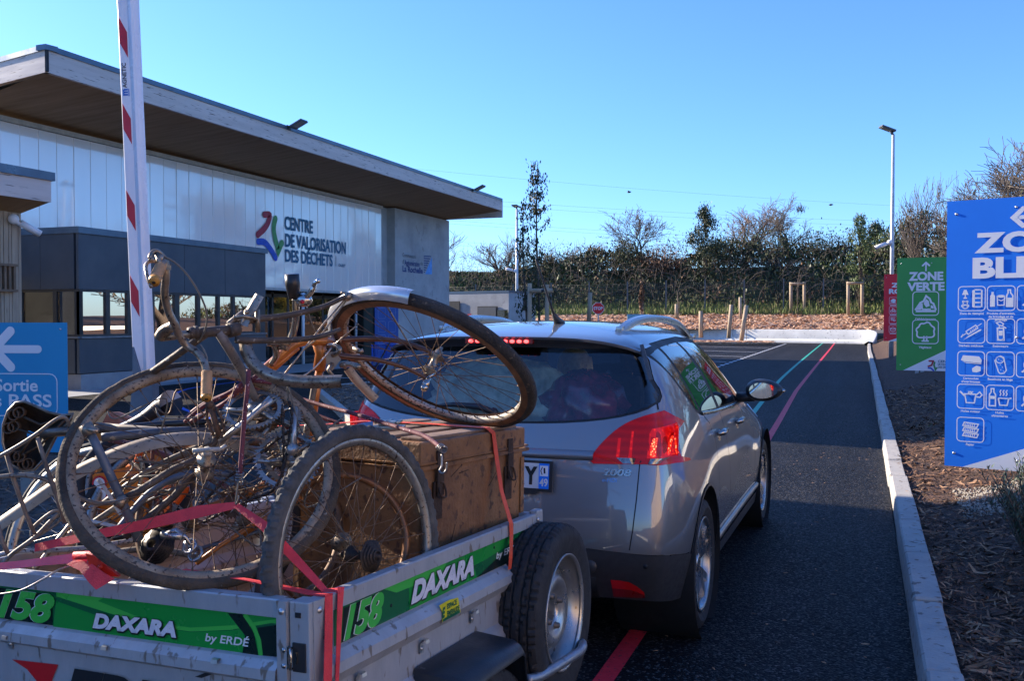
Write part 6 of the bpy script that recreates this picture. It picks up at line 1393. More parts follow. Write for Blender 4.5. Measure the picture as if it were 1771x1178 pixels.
# passenger
def person_mesh(joints, edges, radii, name, mt, lv=2):
    me = bpy.data.meshes.new(name); me.from_pydata([tuple(j) for j in joints], edges, []); o = bpy.data.objects.new(name, me); COL.objects.link(o); md = o.modifiers.new('skin', 'SKIN'); md.use_smooth_shade = True
    for i, r_ in enumerate(radii): me.skin_vertices[0].data[i].radius = r_ if isinstance(r_, tuple) else (r_, r_)
    me.skin_vertices[0].data[0].use_root = True; ss = o.modifiers.new('sub', 'SUBSURF'); ss.levels = ss.render_levels = lv; bpy.context.view_layer.update()
    ev = o.evaluated_get(bpy.context.evaluated_depsgraph_get()); m2 = bpy.data.meshes.new_from_object(ev); bpy.data.objects.remove(o); m2.materials.clear(); m2.materials.append(mt)
    for p in m2.polygons: p.use_smooth = True
    return m2
px_, py_ = -.15, 1.95; J = [(px_, py_, .72), (px_, py_ - .06, .92), (px_, py_ - .1, 1.10), (px_, py_ - .09, 1.19), (px_ + .0, py_ - .07, 1.24), (px_, py_ - .04, 1.32), (px_, py_ - .02, 1.40), (px_ - .17, py_ - .08, 1.09), (px_ - .24, py_ + .04, .88), (px_ - .15, py_ + .24, .82), (px_ + .17, py_ - .08, 1.09), (px_ + .24, py_ + .04, .88), (px_ + .15, py_ + .24, .82), (px_ - .1, py_ + .2, .70), (px_ - .1, py_ + .45, .70), (px_ - .1, py_ + .55, .42), (px_ + .1, py_ + .2, .70), (px_ + .1, py_ + .45, .70), (px_ + .1, py_ + .55, .42)]
Ed = [(0, 1), (1, 2), (2, 3), (3, 4), (4, 5), (5, 6), (2, 7), (7, 8), (8, 9), (2, 10), (10, 11), (11, 12), (0, 13), (13, 14), (14, 15), (0, 16), (16, 17), (17, 18)]
Rr = [.14, (.15, .11), (.15, .10), .06, .055, .088, .075, .065, .045, .035, .065, .045, .035, .08, .065, .05, .08, .065, .05]
J = [(a, b, c - .11) for a, b, c in J]; me = person_mesh([c2w(j) - c2w(J[0]) for j in J], Ed, Rr, 'person', mat('pale jacket', (.62, .58, .50), .8)); pe = bpy.data.objects.new('person', me); COL.objects.link(pe); pe.location = c2w(J[0]); tag(pe, 'person with long blond hair seated in the front of the car, seen from behind', 'person')
me.materials.append(mat('skin', (.55, .32, .22), .55))
for p in me.polygons:
    if p.center.z > 1.205 - .72: p.material_index = 1
g = MB(); hc = c2w((px_, py_ - .05, 1.235)); rr = random.Random(2); rows = []
for i in range(15):
    t_ = PI * .78 * i / 14; rows.append([hc + Vector((math.sin(t_) * math.cos(a) * .102, math.sin(t_) * math.sin(a) * .115 - .01, math.cos(t_) * .118)) for a in [2 * PI * j / 24 for j in range(25)]])
g.grid(rows)
for i in range(240):
    a = rr.uniform(PI * .95, PI * 2.05); r0 = .10; p0 = hc + Vector((math.cos(a) * r0, math.sin(a) * r0 * 1.1, rr.uniform(-.02, .05))); s2 = rr.uniform(.9, 1.25); pts = [p0, p0 + Vector((math.cos(a) * .012, math.sin(a) * .02, -.09)), hc + Vector((math.cos(a) * r0 * s2, math.sin(a) * r0 * 1.1 * s2, -.17)), hc + Vector((math.cos(a) * r0 * s2 * .95 + rr.uniform(-.03, .03), math.sin(a) * r0 * s2, -.25 - rr.uniform(0, .05)))]
    g.tube(smooth_path(pts, 3), .005, 4)
g.build('hair', mat('blond hair', (.85, .70, .42), .5, col2=(.62, .48, .26), scale=40), pe)
BMB.free()
# ================================================================== TRAILER
rrc = atD(535.5, 1043.5, 1.98); frc = atD(935, 886, 3.13)
yd = (frc - rrc).normalized(); xd = yd.cross(Vector((0, 0, 1))).normalized(); zd = xd.cross(yd).normalized()
ro_ = R(2.4); xd2 = (xd * math.cos(ro_) + zd * math.sin(ro_)).normalized(); zd2 = xd2.cross(yd).normalized()
T = .913; TW, TLn = 1.16, 1.265
TM = Matrix(((xd2.x, yd.x, zd2.x), (xd2.y, yd.y, zd2.y), (xd2.z, yd.z, zd2.z)))
TO = rrc - zd2 * T
TM4 = Matrix.Translation(TO) @ TM.to_4x4(); TI = TM4.inverted()
trl = thing('cargo_trailer', TO, 'small galvanised box trailer with green sticker bands hitched to the car, loaded with scrap', 'trailer', rot=TM.to_euler())
class LBoard(Board):
    def uv(s, px, py):
        o_ = TI @ _C; d = TI.to_3x3() @ ray(px, py); t_ = (s.o - o_).dot(s.n) / d.dot(s.n); p = o_ + d * t_ - s.o; return p.dot(s.x), p.dot(s.y)
def build(g, name, m, parent=None, **k): return g.build(name, m, parent or trl, local=True, **k)
GALV = mat('weathered galvanised', (.44, .45, .455), .5, .35, (.33, .34, .35), 7, bump=.12, bscale=70, spot=(.20, .17, .14), spotscale=38, spotamt=.64, stretch=(1, 1, .35))
def extr(prof, a, b, along, flip=1):
    """profile (out, z) swept from a to b along 'y' (side) or 'x' (rear)"""
    g = MB(); rows = []
    for t_ in (a, b):
        rows.append([Vector((o_, t_, T + z)) if along == 'y' else Vector((t_, -o_, T + z)) for o_, z in prof])
    g.grid(rows, smooth=False); return g
sp = [(-.032, -.04), (-.032, -.002), (-.03, 0), (-.003, 0), (0, -.003), (0, -.037), (-.010, -.038), (-.010, -.123), (.0, -.128), (.020, -.147), (.022, -.170), (.004, -.196), (-.006, -.2), (-.006, -.285), (.008, -.30), (.018, -.32), (.018, -.335), (.004, -.36), (-.006, -.365), (-.006, -.44), (-.03, -.44)]
g = extr(sp, .045, TLn - .02, 'y'); g.poly([(-.03, .045, T - .44), (-.012, .045, T - .44), (-.012, .045, T), (-.03, .045, T)]); build(g, 'side_panel', GALV)
spl = [(o_, z) for o_, z in sp]; g = MB(); g.grid([[Vector((-TW - o_, y, T + z)) for o_, z in spl] for y in (.045, TLn - .02)], smooth=False); build(g, 'side_panel', GALV)
rp = [(-.035, -.05), (-.035, -.002), (-.033, 0), (-.003, 0), (0, -.003), (0, -.040), (-.010, -.041), (-.010, -.128), (.0, -.133), (.016, -.150), (.018, -.172), (.004, -.180), (.0, -.184), (.0, -.42), (-.02, -.42)]
g = extr(rp, -TW + .055, -.082, 'x'); g.box((-.068, .004, T - .21), (.026, .03, .42)); g.box((-TW + .068, .004, T - .21), (.026, .03, .42)); build(g, 'tailgate', GALV)
g = MB(); g.grid([[Vector((x, TLn + o_ - .0, T + z)) for o_, z in rp] for x in (-TW + .02, -.02)], smooth=False); build(g, 'front_panel', GALV)
for x in (-.026, -TW + .026):
    g = MB(); g.box((x, .022, T - .215), (.052, .05, .43), None, .003); sgn = 1 if x > -.5 else -1; g.box((x + sgn * .0275, .045, T - .215), (.003, .07, .43)); build(g, 'corner_post', GALV)
for x in (-.012, -TW + .012): g = MB(); g.box((x, TLn - .01, T - .20), (.03, .05, .42), None, .006); build(g, 'corner_post', GALV)
g = MB(); g.box((-TW / 2, TLn / 2, T - .43), (TW - .03, TLn - .02, .02)); build(g, 'floor', mat('plywood floor', (.30, .21, .13), .85, col2=(.16, .11, .07), scale=5, stretch=(6, 1, 1), bump=.2, bscale=50))
g = MB(); g.box((-.10, TLn / 2, T - .48), (.05, TLn, .07)); g.box((-TW + .10, TLn / 2, T - .48), (.05, TLn, .07)); g.box((-TW / 2, TLn * .5, T - .52), (TW + .2, .05, .05)); g.cyl((-TW / 2, TLn - .1, T - .50), TI @ Vector((-1.60, 3.83, .42)), .032, 12); build(g, 'chassis', GALV)
g = MB(); g.box(TI @ Vector((-1.60, 3.74, .44)), (.07, .2, .06), None, .01); build(g, 'coupling', BLACKP)
# fasteners: rivets and holes, hooks
g = MB()
for x, z in ((-.068, -.022), (-.068, -.40)): g.lathe([(0, .004), (.006, .003), (.008, 0)], (x, -.011, T + z), (0, -1, 0), 10)
for y, z in ((.03, -.022), (.03, -.2), (TLn - .03, -.02)): g.lathe([(0, .004), (.006, .003), (.008, 0)], (.004, y, T + z), (1, 0, 0), 10)
build(g, 'rivets', ALU)
g = MB()
for y, z in ((.045, -.085), (.046, -.115), (.047, -.165), (.335, -.088), (.92, -.055)): g = MB(); g.lathe([(0, .001), (.0045, .001), (.0045, 0)], (.002 if y < .1 else -.0085, y, T + z), (1, 0, 0), 8); build(g, 'hole', DARK)
g = MB(); g.box((-.028, -.0045, T - .028), (.014, .002, .011)); build(g, 'slot', DARK)
def hook(p, out):
    g = MB(); out = Vector(out); side = Vector((out.y, -out.x, 0)) if abs(out.y) > .5 else Vector((0, 1, 0)); up = Vector((0, 0, 1)); p = Vector(p); rows = []
    for o_, z in ((.001, -.026), (.003, -.026), (.003, .0), (.012, .012), (.020, .010), (.022, .002)): rows.append([p + out * o_ + up * z - side * .009, p + out * o_ + up * z + side * .009])
    g.grid(rows, smooth=False); g.grid([[q + out * .0015 for q in r_] for r_ in rows], smooth=False); g.lathe([(0, .004), (.0045, .003), (.0055, 0)], p + out * .003 + up * -.014, out, 10); build(g, 'lashing_hook', mat('bright zinc', (.52, .52, .50), .35, .8, (.42, .42, .40), 20))
SBD = LBoard((.0, 0, T), (0, 1, 0), (0, 0, 1)); RBD = LBoard((0, 0, T), (1, 0, 0), (0, 0, 1))
for px, py in ((20, 1104), (192, 1122), (382, 1145)): u, v = RBD.uv(px, py); hook((u, -.0, T + v + .0), (0, -1, 0))
for px, py in ((816, 1062), (729, 1113), (619, 1171)): u, v = SBD.uv(px, py); hook((-.004, u, T + v), (1, 0, 0))
# latch
g = MB(); g.box((-.026, -.0045, T - .118), (.034, .004, .062), None, .001); lt = build(g, 'latch', BLACKP)
g = MB(); g.tube(smooth_path([(-.044, -.008, T - .098), (-.040, -.018, T - .100), (-.036, -.020, T - .118), (-.040, -.018, T - .140), (-.044, -.008, T - .142)], 4), .003, 8); g.box((-.062, -.009, T - .120), (.022, .003, .05), None, .001)
for z in (-.104, -.138): g.lathe([(0, .004), (.005, .003), (.006, 0)], (-.063, -.010, T + z), (0, -1, 0), 10)
g.box((-.030, -.0075, T - .118), (.004, .004, .026)); build(g, 'latch_loop', CHROME, lt)
# stickers
G1 = mat('sticker green', (.012, .30, .045), .28, col2=(.011, .28, .042), scale=2, coat=.5); G2 = mat('sticker dark green', (.006, .135, .045), .28, coat=.5, col2=(.006, .125, .04), scale=2); G3 = mat('sticker light green', (.06, .50, .07), .28, coat=.5, col2=(.055, .46, .065), scale=2)
GD = mat('sticker black green', (.006, .020, .016), .3, coat=.5); DX = mat('letter silver', (.82, .82, .84), .3, .1, (.62, .63, .68), 30); DXB = mat('letter outline', (.006, .010, .012), .4)
def slab(Bd, h, parts_, name, mats):
    g = MB()
    for mi, fn, args in parts_: g.mi = mi; fn(g, *args) if fn else None
    return build(g, name, mats)
def outlined(Bd, g, s, u0, v0, u1, v1, h, shear, mi_in, mi_out, grow=.0028, bold=.03, skew=0.0):
    """letters plus a dark rim: the same outlines shifted round, just below"""
    def put(du, dv, hh, mi):
        g.mi = mi; vs, fs = text_mesh(s, bold, shear); x0 = min(v.x for v in vs); x1 = max(v.x for v in vs); y0 = min(v.y for v in vs); y1 = max(v.y for v in vs)
        g.add([Bd.P(u0 + (v.x - x0) / (x1 - x0) * (u1 - u0) + du, v0 + (v.y - y0) / (y1 - y0) * (v1 - v0) + dv + skew * (v.x - x0) / (x1 - x0), hh) for v in vs], fs, None, False)
    for k in range(8): a = PI / 4 * k; put(grow * math.cos(a) + grow * .3, grow * math.sin(a) - grow * .5, h - .0006 + .00003 * k, mi_out)
    put(0, 0, h, mi_in)
SS = Board((-.0092, 0, T), (0, 1, 0), (0, 0, 1)); g = MB()
g.mi = 1; SS.rect(g, .075, -.121, TLn - .03, -.039, .0006)
g.mi = 0; SS.poly(g, [(.42, -.075), (.60, -.079), (.78, -.082), (.86, -.080), (.98, -.070), (1.06, -.058), (1.06, -.0395), (.42, -.0395)], .0010); g.mi = 0; SS.poly(g, [(.42, -.1205), (.42, -.075), (.60, -.079), (.78, -.082), (.80, -.1205)], .0013)
g.mi = 2; SS.poly(g, [(.30, -.0395), (.62, -.0395), (.60, -.060), (.46, -.064), (.36, -.062)], .0016)
g.mi = 3; SS.poly(g, [(.80, -.1205), (.92, -.095), (1.02, -.07), (1.06, -.058), (1.20, -.0395), (1.23, -.0395), (1.23, -.1205)], .0016); g.mi = 2; SS.poly(g, [(1.10, -.06), (1.16, -.0395), (1.19, -.0395), (1.14, -.075)], .002)
g.mi = 3; SS.poly(g, [(.125, -.1205), (.135, -.045), (.28, -.045), (.27, -.1205)], .0018); g.mi = 2; SS.text(g, '158', .132, -.119, .30, -.043, .0036, .045, .35); g.mi = 4; SS.text(g, '158', .129, -.1195, .298, -.0425, .0028, .055, .35)
g.mi = 5
outlined(SS, g, 'DAXARA', .422, -.107, .775, -.050, .0052, .35, 5, 6, bold=.06)
g.mi = 4; SS.text(g, 'by ERDÉ', .93, -.092, 1.09, -.068, .0026, .02, .2)
build(g, 'sticker_band', [G1, G2, G3, GD, mat('sticker white', (.75, .78, .75), .35), DX, DXB])
RS = LBoard((0, .0092, T), (1, 0, 0), (0, 0, 1)); g = MB(); U = RS.uv; xl = -TW + .058; e = -.0845
g.mi = 1; RS.rect(g, xl, -.1265, e, -.0425, .0006)
q = [U(*p) for p in ((98, 1032), (170, 1055), (260, 1083), (330, 1093), (400, 1090), (470, 1078))]
g.mi = 0; RS.poly(g, [U(92, 1090), *[U(*p) for p in ((98, 1040), (165, 1064), (260, 1084), (330, 1094), (400, 1091), (440, 1085), (455, 1134), (300, 1116))]], .0013)
g.mi = 2; RS.poly(g, [(q[0][0], -.0425), (e, -.0425), (e, q[5][1]), q[5], q[4], q[3], q[2], q[1], q[0]], .0010)
g.mi = 0; RS.poly(g, [U(170, 1040), (U(170, 1040)[0] + .02, -.0425), (e, -.0425), (e, q[5][1] + .012), U(400, 1082), U(330, 1086), U(260, 1075)], .0014)
g.mi = 3; a = [U(*p) for p in ((395, 1061), (420, 1062), (440, 1095), (448, 1134), (420, 1131), (425, 1100))]; RS.poly(g, a, .0019); g.mi = 2; RS.stroke(g, [U(*p) for p in ((424, 1063), (440, 1085), (449, 1108), (452, 1134))], .012, .0022); g.mi = 3; RS.poly(g, [U(446, 1086), (e, U(475, 1079)[1]), (e, -.126), U(455, 1134)], .0019)
g.mi = 3; a = U(4, 1088); b_ = U(92, 1098); c_ = U(92, 1032); RS.poly(g, [(xl, -.126), (b_[0], -.126), (c_[0], -.050), (xl, -.046)], .0015)
u0, v0 = U(-3, 1082); u1, _ = U(97, 1090); g.mi = 2; RS.text(g, '158', u0, -.1245, u1, -.048, .0036, .045, .35); g.mi = 4; RS.text(g, '158', u0 - .002, -.1248, u1 - .002, -.0475, .0028, .055, .35)
u0, v0 = U(163, 1086); u1, v1 = U(307, 1074); _, vb = U(307, 1103); outlined(RS, g, 'DAXARA', u0, v0, u1, U(168, 1060)[1], .0052, .25, 5, 6, bold=.06, skew=vb - v0)
u0, v0 = U(357, 1109); u1, v1 = U(434, 1117); g.mi = 4; RS.text(g, 'by ERDÉ', u0, v0 + .001, u1, v0 + .0235, .0045, .02, .2)
build(g, 'sticker_band', [G1, G2, G3, GD, MATS['sticker white'], DX, DXB])
# maker's letters pressed into the tailgate, with a red flag
RL = LBoard((0, -.0, T), (1, 0, 0), (0, 0, 1)); g = MB(); U = RL.uv
g.poly([RL.P(*U(*p), .0022) for p in ((22, 1141), (102, 1150), (93, 1172), (84, 1200), (66, 1180), (48, 1158))]); build(g, 'red_flag', mat('flag red', (.62, .008, .012), .4)); g = MB()
u0, _ = U(108, 1160); u1, _ = U(392, 1190); zt = U(120, 1155)[1]; RL.text(g, 'ERDE', u0, zt - .115, u1, zt, .0022, .05, .28)
g.poly([RL.P(*U(*p), .0022) for p in ((338, 1171), (366, 1160), (367, 1167), (350, 1173))]); build(g, 'pressed_letters', mat('letter black', (.012, .012, .014), .5))
g = MB(); RL.text(g, 'ERDE', u0 - .003, zt - .118, u1 + .003, zt + .003, .0012, .075, .28); build(g, 'letter_rim', mat('worn edge', (.50, .50, .48), .4, .6))
# yellow shop sticker on the ridge
ys_ = Board((.0224, 0, T), (0, 1, 0), (0, 0, 1)); g = MB(); SB2_ = LBoard((.0224, 0, T), (0, 1, 0), (0, 0, 1)); U = SB2_.uv
c1, c2, c3, c4 = U(759, 1048), U(792, 1034), U(795.5, 1060), U(764, 1077)
SB2_.poly(g, [c1, ((c1[0] + c2[0]) / 2, (c1[1] + c2[1]) / 2 + .004), c2, (c3[0] + .002, c3[1]), c3, ((c3[0] + c4[0]) / 2, (c3[1] + c4[1]) / 2 + .003), c4, (c4[0] + .004, (c1[1] + c4[1]) / 2)], .001); g.mi = 1
du = c2[0] - c1[0]; zt_ = c1[1]; SB2_.text(g, 'ESPACE', c1[0] + du * .38, zt_ - .020, c2[0] - du * .1, zt_ - .006, .002, .04); SB2_.text(g, 'EMERAUDE', c1[0] + du * .38, zt_ - .040, c3[0] - du * .06, zt_ - .025, .002, .04); SB2_.text(g, 'E', c1[0] + du * .12, zt_ - .038, c1[0] + du * .30, zt_ - .010, .002, .06, .3)
SB2_.stroke(g, [(c4[0] + .004, c4[1] + .004), (c3[0] - .004, c3[1] + .004)], .007, .002); build(g, 'shop_sticker', [mat('sticker yellow', (.80, .72, .02), .4), G2])
# wheels and mudguards
def small_wheel(c, ax, name, parent_local=True, s_=1):
    c = Vector(c); ax = Vector(ax).normalized(); g = MB(); treadmesh(g, c, ax, .285, .186, .150, 220, 78, (-.52, -.18, .18, .52), .007, .026, .35); w0 = build(g, name, TYRE, auto=30)
    g = MB(); g.lathe([(.186, -.055), (.172, -.045), (.160, -.02), (.158, .022), (.172, .040), (.182, .055), (.189, .062), (.190, .068), (.185, .070), (.178, .060)], c, ax, 56)
    g.lathe([(.160, .0), (.150, .012), (.128, .016), (.115, .034), (.098, .040), (.075, .030), (.066, .022), (.045, .020), (.043, .012), (.043, -.01)], c, ax, 56); build(g, 'rim', mat('silver steel rim', (.42, .42, .41), .32, .75, (.33, .33, .32), 14, spot=(.20, .15, .10), spotscale=50, spotamt=.72), w0)
    g = MB(); u, v = ortho(ax)
    for k in range(4): a = 2 * PI * k / 4 + .4; g.lathe([(0, .014), (.009, .014), (.011, .002), (.014, 0)], c + (u * math.cos(a) + v * math.sin(a)) * .058 + ax * .022, ax, 6)
    for k in range(14): a = 2 * PI * k / 14; g.lathe([(0, .001), (.007, .0012), (.008, 0)], c + (u * math.cos(a) + v * math.sin(a)) * .140 + ax * .0145, ax, 8)
    build(g, 'wheel_bolts', mat('bolt dark', (.16, .15, .14), .5, .6), w0); return w0
small_wheel(Vector((.055, .61, .305)), (1, 0, 0), 'road_wheel'); small_wheel(Vector((-TW - .055, .61, .255)), (-1, 0, 0), 'road_wheel')
# spare wheel standing behind the front corner, outside the side panel
sc_, sn_ = None, None
swn = Vector((1, -.03, .02)).normalized(); sw = atD(975, 1059, 3.04) - swn * .06; SPC = TI @ sw
w0 = small_wheel(SPC, TI.to_3x3() @ swn, 'spare_wheel')
g = MB(); P = [TI @ p for p in (atD(912, 1176, 2.76), atD(935, 1170, 2.82), atD(990, 1136, 3.0), atD(1003, 1127, 3.07), atD(1008, 1117, 3.13), atD(1003, 1112, 3.22), atD(985, 1118, 3.32), atD(940, 1135, 3.36))]; g.tube(smooth_path(P, 5), .0155, 12); build(g, 'spare_bracket', STEEL)
# near mudguard: angular black plastic with sloped top
fr_ = MB(); pr = lambda x, y, D: TI @ atD(x, y, D)
FG = {}; 
def fpt(px, py, xx): 
    o_ = TI @ _C; d = TI.to_3x3() @ ray(px, py); t_ = (xx - o_.x) / d.x; return o_ + d * t_
inn = [(.36, -.46), (.425, -.276), (.44, -.268), (.775, -.268), (.79, -.276), (.825, -.46)]
for sx_ in (1, -1):
    g = MB(); rows = []
    for xx, dz, dy in ((0.0, 0, 0), (.115, -.012, 0), (.135, -.022, .004), (.150, -.042, .010), (.151, -.050, .012), (.146, -.050, .012)):
        rows.append([Vector((xx if sx_ > 0 else -TW - xx, y + (dy if y < .6 else -dy), T + z + dz)) for y, z in inn])
    g.grid(rows, smooth=True); build(g, 'mudguard', mat('mudguard plastic', (.020, .022, .026), .38, col2=(.014, .015, .018), scale=10, spot=(.16, .16, .16), spotscale=26, spotamt=.74, bump=.1, bscale=150), auto=35)
# ================================================================== METAL TRUNK
CHM = mat('brown trunk', (.33, .155, .055), .66, .05, (.135, .060, .024), 4.0, bump=.35, bscale=80, spot=(.10, .045, .022), spotscale=34, spotamt=.61, detail=9); CHD = mat('trunk iron', (.075, .042, .026), .7, .4, (.04, .025, .018), 18, bump=.3, bscale=90)
c0 = Vector((-1.160, 2.335, 0)); c1 = Vector((-1.068, 2.932, 0)); cy_ = (c1 - c0).normalized(); cx_ = Vector((cy_.y, -cy_.x, 0)); CZ = 1.172; CHH = .60; CWd = .46; CLn = (c1 - c0).length
chM = Matrix(((cx_.x, cy_.x, 0), (cx_.y, cy_.y, 0), (0, 0, 1))); tilt = math.atan2(1.154 - 1.172, .605)
trunk = thing('metal_chest', (c0.x, c0.y, CZ - CHH), 'old rusty brown metal chest with hasps standing in the front of the trailer', 'chest', rot=(tilt, 0, math.atan2(cy_.y, cy_.x) - PI / 2))
def bt(g, n, m, par=None, **k): return g.build(n, m, par or trunk, local=True, **k)
g = MB(); g.box((-CWd / 2, CLn / 2, (CHH - .075) / 2), (CWd, CLn, CHH - .075), None, .006)
bt(g, 'body', CHM)
g = MB(); g.box((-CWd / 2, CLn / 2, CHH - .035), (CWd + .012, CLn + .012, .07), None, .008); ld = bt(g, 'lid', CHM)
g = MB()
for z_, th in ((CHH - .075, .012), (CHH - .062, .006)): g.tube([(.008, -.008, z_), (.008, CLn + .02, z_), (-CWd - .008, CLn + .02, z_), (-CWd - .008, -.008, z_)], th * .55, 8, closed=True)
for p in ((.004, -.004), (.004, CLn + .004), (-CWd - .004, -.004)): g.box((p[0] - .012 * (1 if p[0] > 0 else -1), p[1], .25), (.022, .003, .50)); g.box((p[0], p[1] - .012 * (1 if p[1] > .3 else -1), .25), (.003, .022, .50))
bt(g, 'rim_bead', CHM)
g = MB()     # slatted ribs on the lid
for k in range(4): g.box((-.05 - k * .115, CLn / 2, CHH + .004), (.07, CLn - .04, .010), None, .003)
bt(g, 'lid_rib', mat('worn lid', (.28, .185, .12), .75, .1, (.13, .075, .045), 7, bump=.3, bscale=60), ld)
for y in (.085, CLn - .105):
    g = MB(); g.box((.010, y, CHH - .055), (.006, .030, .05)); g.box((.013, y, CHH - .118), (.004, .034, .085), None, .001); g.tube(smooth_path([(.014, y - .012, CHH - .135), (.026, y - .014, CHH - .160), (.026, y + .012, CHH - .162), (.016, y + .014, CHH - .128), (.014, y - .004, CHH - .122)], 4), .0035, 6); g.box((.006, y - .004, CHH - .175), (.004, .045, .11), None, .001); bt(g, 'hasp', CHD)
g = MB(); rr = random.Random(5)
for k in range(16): y = rr.uniform(.05, .58); z = rr.uniform(.22, .50); a = rr.uniform(-1.2, 1.2); L_ = rr.uniform(.02, .07); g.tube([(.0006, y, z), (.0006, y + math.cos(a) * L_, z + math.sin(a) * L_)], .0012, 4)
bt(g, 'scratches', CHD)
# ================================================================== BICYCLES
MUDT = mat('muddy tyre', (.125, .088, .055), .9, col2=(.026, .021, .017), scale=9, bump=.6, bscale=130, spot=(.30, .25, .18), spotscale=60, spotamt=.70, detail=9)
MUDR = mat('muddy rim', (.36, .28, .19), .65, .2, (.17, .115, .07), 14, spot=(.06, .04, .03), spotscale=120, spotamt=.60, bump=.3, bscale=160)
SILR = mat('grey rim', (.42, .41, .38), .38, .75, (.24, .22, .19), 12, spot=(.08, .06, .05), spotscale=110, spotamt=.64)
SPOKE = mat('rusty spoke', (.20, .125, .075), .6, .4, (.10, .055, .03), 60); SPK2 = mat('bright spoke', (.45, .44, .42), .35, .9, (.25, .2, .16), 60)
FRD = mat('dark muddy frame', (.12, .085, .060), .65, .15, (.050, .038, .030), 15, bump=.3, bscale=120, spot=(.30, .25, .19), spotscale=70, spotamt=.66)
FRG = mat('grey blue frame', (.13, .16, .20), .5, .3, (.07, .085, .11), 12, spot=(.30, .27, .22), spotscale=50, spotamt=.68); FRL = mat('pale grey frame', (.28, .25, .21), .55, .3, (.13, .105, .08), 14, spot=(.12, .09, .07), spotscale=90, spotamt=.62)
ORG = mat('orange frame', (.50, .17, .028), .35, .2, (.34, .10, .018), 12, coat=.4, spot=(.15, .09, .05), spotscale=60, spotamt=.70); BRN = mat('brown fork', (.13, .055, .032), .4, .3, (.07, .03, .02), 18, coat=.3)
MAR = mat('maroon tube', (.22, .07, .07), .6, .1, (.10, .035, .04), 20, spot=(.42, .34, .30), spotscale=120, spotamt=.64); CRM = mat('weathered chrome', (.42, .36, .29), .38, .75, (.19, .135, .09), 24, bump=.2, bscale=110, spot=(.07, .05, .04), spotscale=110, spotamt=.63)
FEN = mat('cream mudguard', (.36, .30, .23), .55, .2, (.28, .22, .16), 10, spot=(.10, .08, .06), spotscale=100, spotamt=.66); CORK = mat('cork grip', (.56, .31, .14), .8, col2=(.36, .20, .09), scale=30, bump=.3, bscale=150); YTIP = mat('amber tip', (.55, .26, .04), .5)
LEATH = mat('old saddle', (.055, .036, .024), .6, col2=(.025, .018, .014), scale=14, bump=.3, bscale=60)
def P3(*a): return [atD(*q) for q in a]
def camdir(x, y, z): return (_rt * x - _up * y - _fw * z).normalized()    # right, down, towards the viewer
def wheelparts(par, c, n, r, tr=.019, tyre=MUDT, rim=MUDR, spoke=SPOKE, nsp=32, knob=False, hubm=CRM, tname='wheel', rimw=.024, hubw=.05, cassette=False, solo=False, rimd=.022):
    """tyre + rim + spokes + hub; as parts of a bicycle the tyre carries the rest as sub-parts"""
    c = Vector(c); n = Vector(n).normalized(); g = MB(); rc = r - tr; m = 16
    if tyre is not None:
        prof = []
        for i in range(m + 1):
            a = 2 * PI * i / m; prof.append((rc + tr * math.cos(a), tr * 1.02 * math.sin(a)))
        if knob:
            def dsp(a, j, rr_, h):
                q = h / tr
                if rr_ < rc - .002: return 0
                ph = (a / (2 * PI) * 64 + (.5 if q > 0 else 0)) % 1; return .0045 if ph < .5 and abs(q) > .30 else (.0030 if abs(q) <= .3 and (a / (2 * PI) * 90) % 1 < .6 else 0)
            g.lathe(prof, c, n, 384, disp=dsp)
        else:
            def dsp(a, j, rr_, h): return .0016 * mnoise.noise(Vector((math.cos(a) * 14, math.sin(a) * 14, h * 60)))
            g.lathe(prof, c, n, 110, disp=dsp)
        w0 = g.build('tyre' if solo else tname, tyre, par, auto=24 if knob else None)
    else: w0 = None
    g = MB(); ri = rc - tr * .55; g.lathe([(ri + .004, -rimw / 2), (ri - rimd * .5, -rimw / 2), (ri - rimd, -rimw * .28), (ri - rimd, rimw * .28), (ri - rimd * .5, rimw / 2), (ri + .004, rimw / 2), (ri - .002, 0), (ri + .004, -rimw / 2)], c, n, 90)
    q_ = par if solo or w0 is None else w0
    r0_ = g.build('rim', rim, q_)
    if w0 is None: w0 = r0_
    g = MB(); u, v = ortho(n); rh = .019
    for k in range(nsp):
        s_ = 1 if k % 2 else -1; a = 2 * PI * k / nsp; b = a + (1 if (k // 2) % 2 else -1) * 1.25
        p0 = c + (u * math.cos(a) + v * math.sin(a)) * (ri - rimd); p1 = c + (u * math.cos(b) + v * math.sin(b)) * rh + n * (s_ * hubw * .55)
        g.tube([p0, p1], .00115, 4, cap=False); g.tube([p0, p0.lerp(p1, .04)], .0024, 5)
    g.build('spokes', spoke, q_)
    g = MB(); h = hubw; g.lathe([(0, -h - .016), (.006, -h - .016), (.006, -h), (.013, -h), (.013, -h * .62), (.024, -h * .6), (.024, -h * .5), (.012, -h * .4), (.011, h * .4), (.024, h * .5), (.024, h * .6), (.013, h * .62), (.013, h), (.006, h), (.006, h + .016), (0, h + .016)], c, n, 16)
    if cassette:
        for k in range(5): rr_ = .040 - .006 * k; g.lathe([(.012, h * .7 + k * .005), (rr_, h * .7 + k * .005), (rr_, h * .7 + .002 + k * .005), (.012, h * .7 + .002 + k * .005)], c, n, 28, disp=lambda a, j, r1, hh: (.002 if (a * 22 / (2 * PI)) % 1 < .5 else 0) if r1 > .02 else 0)
    g.build('hub', hubm, q_); return w0
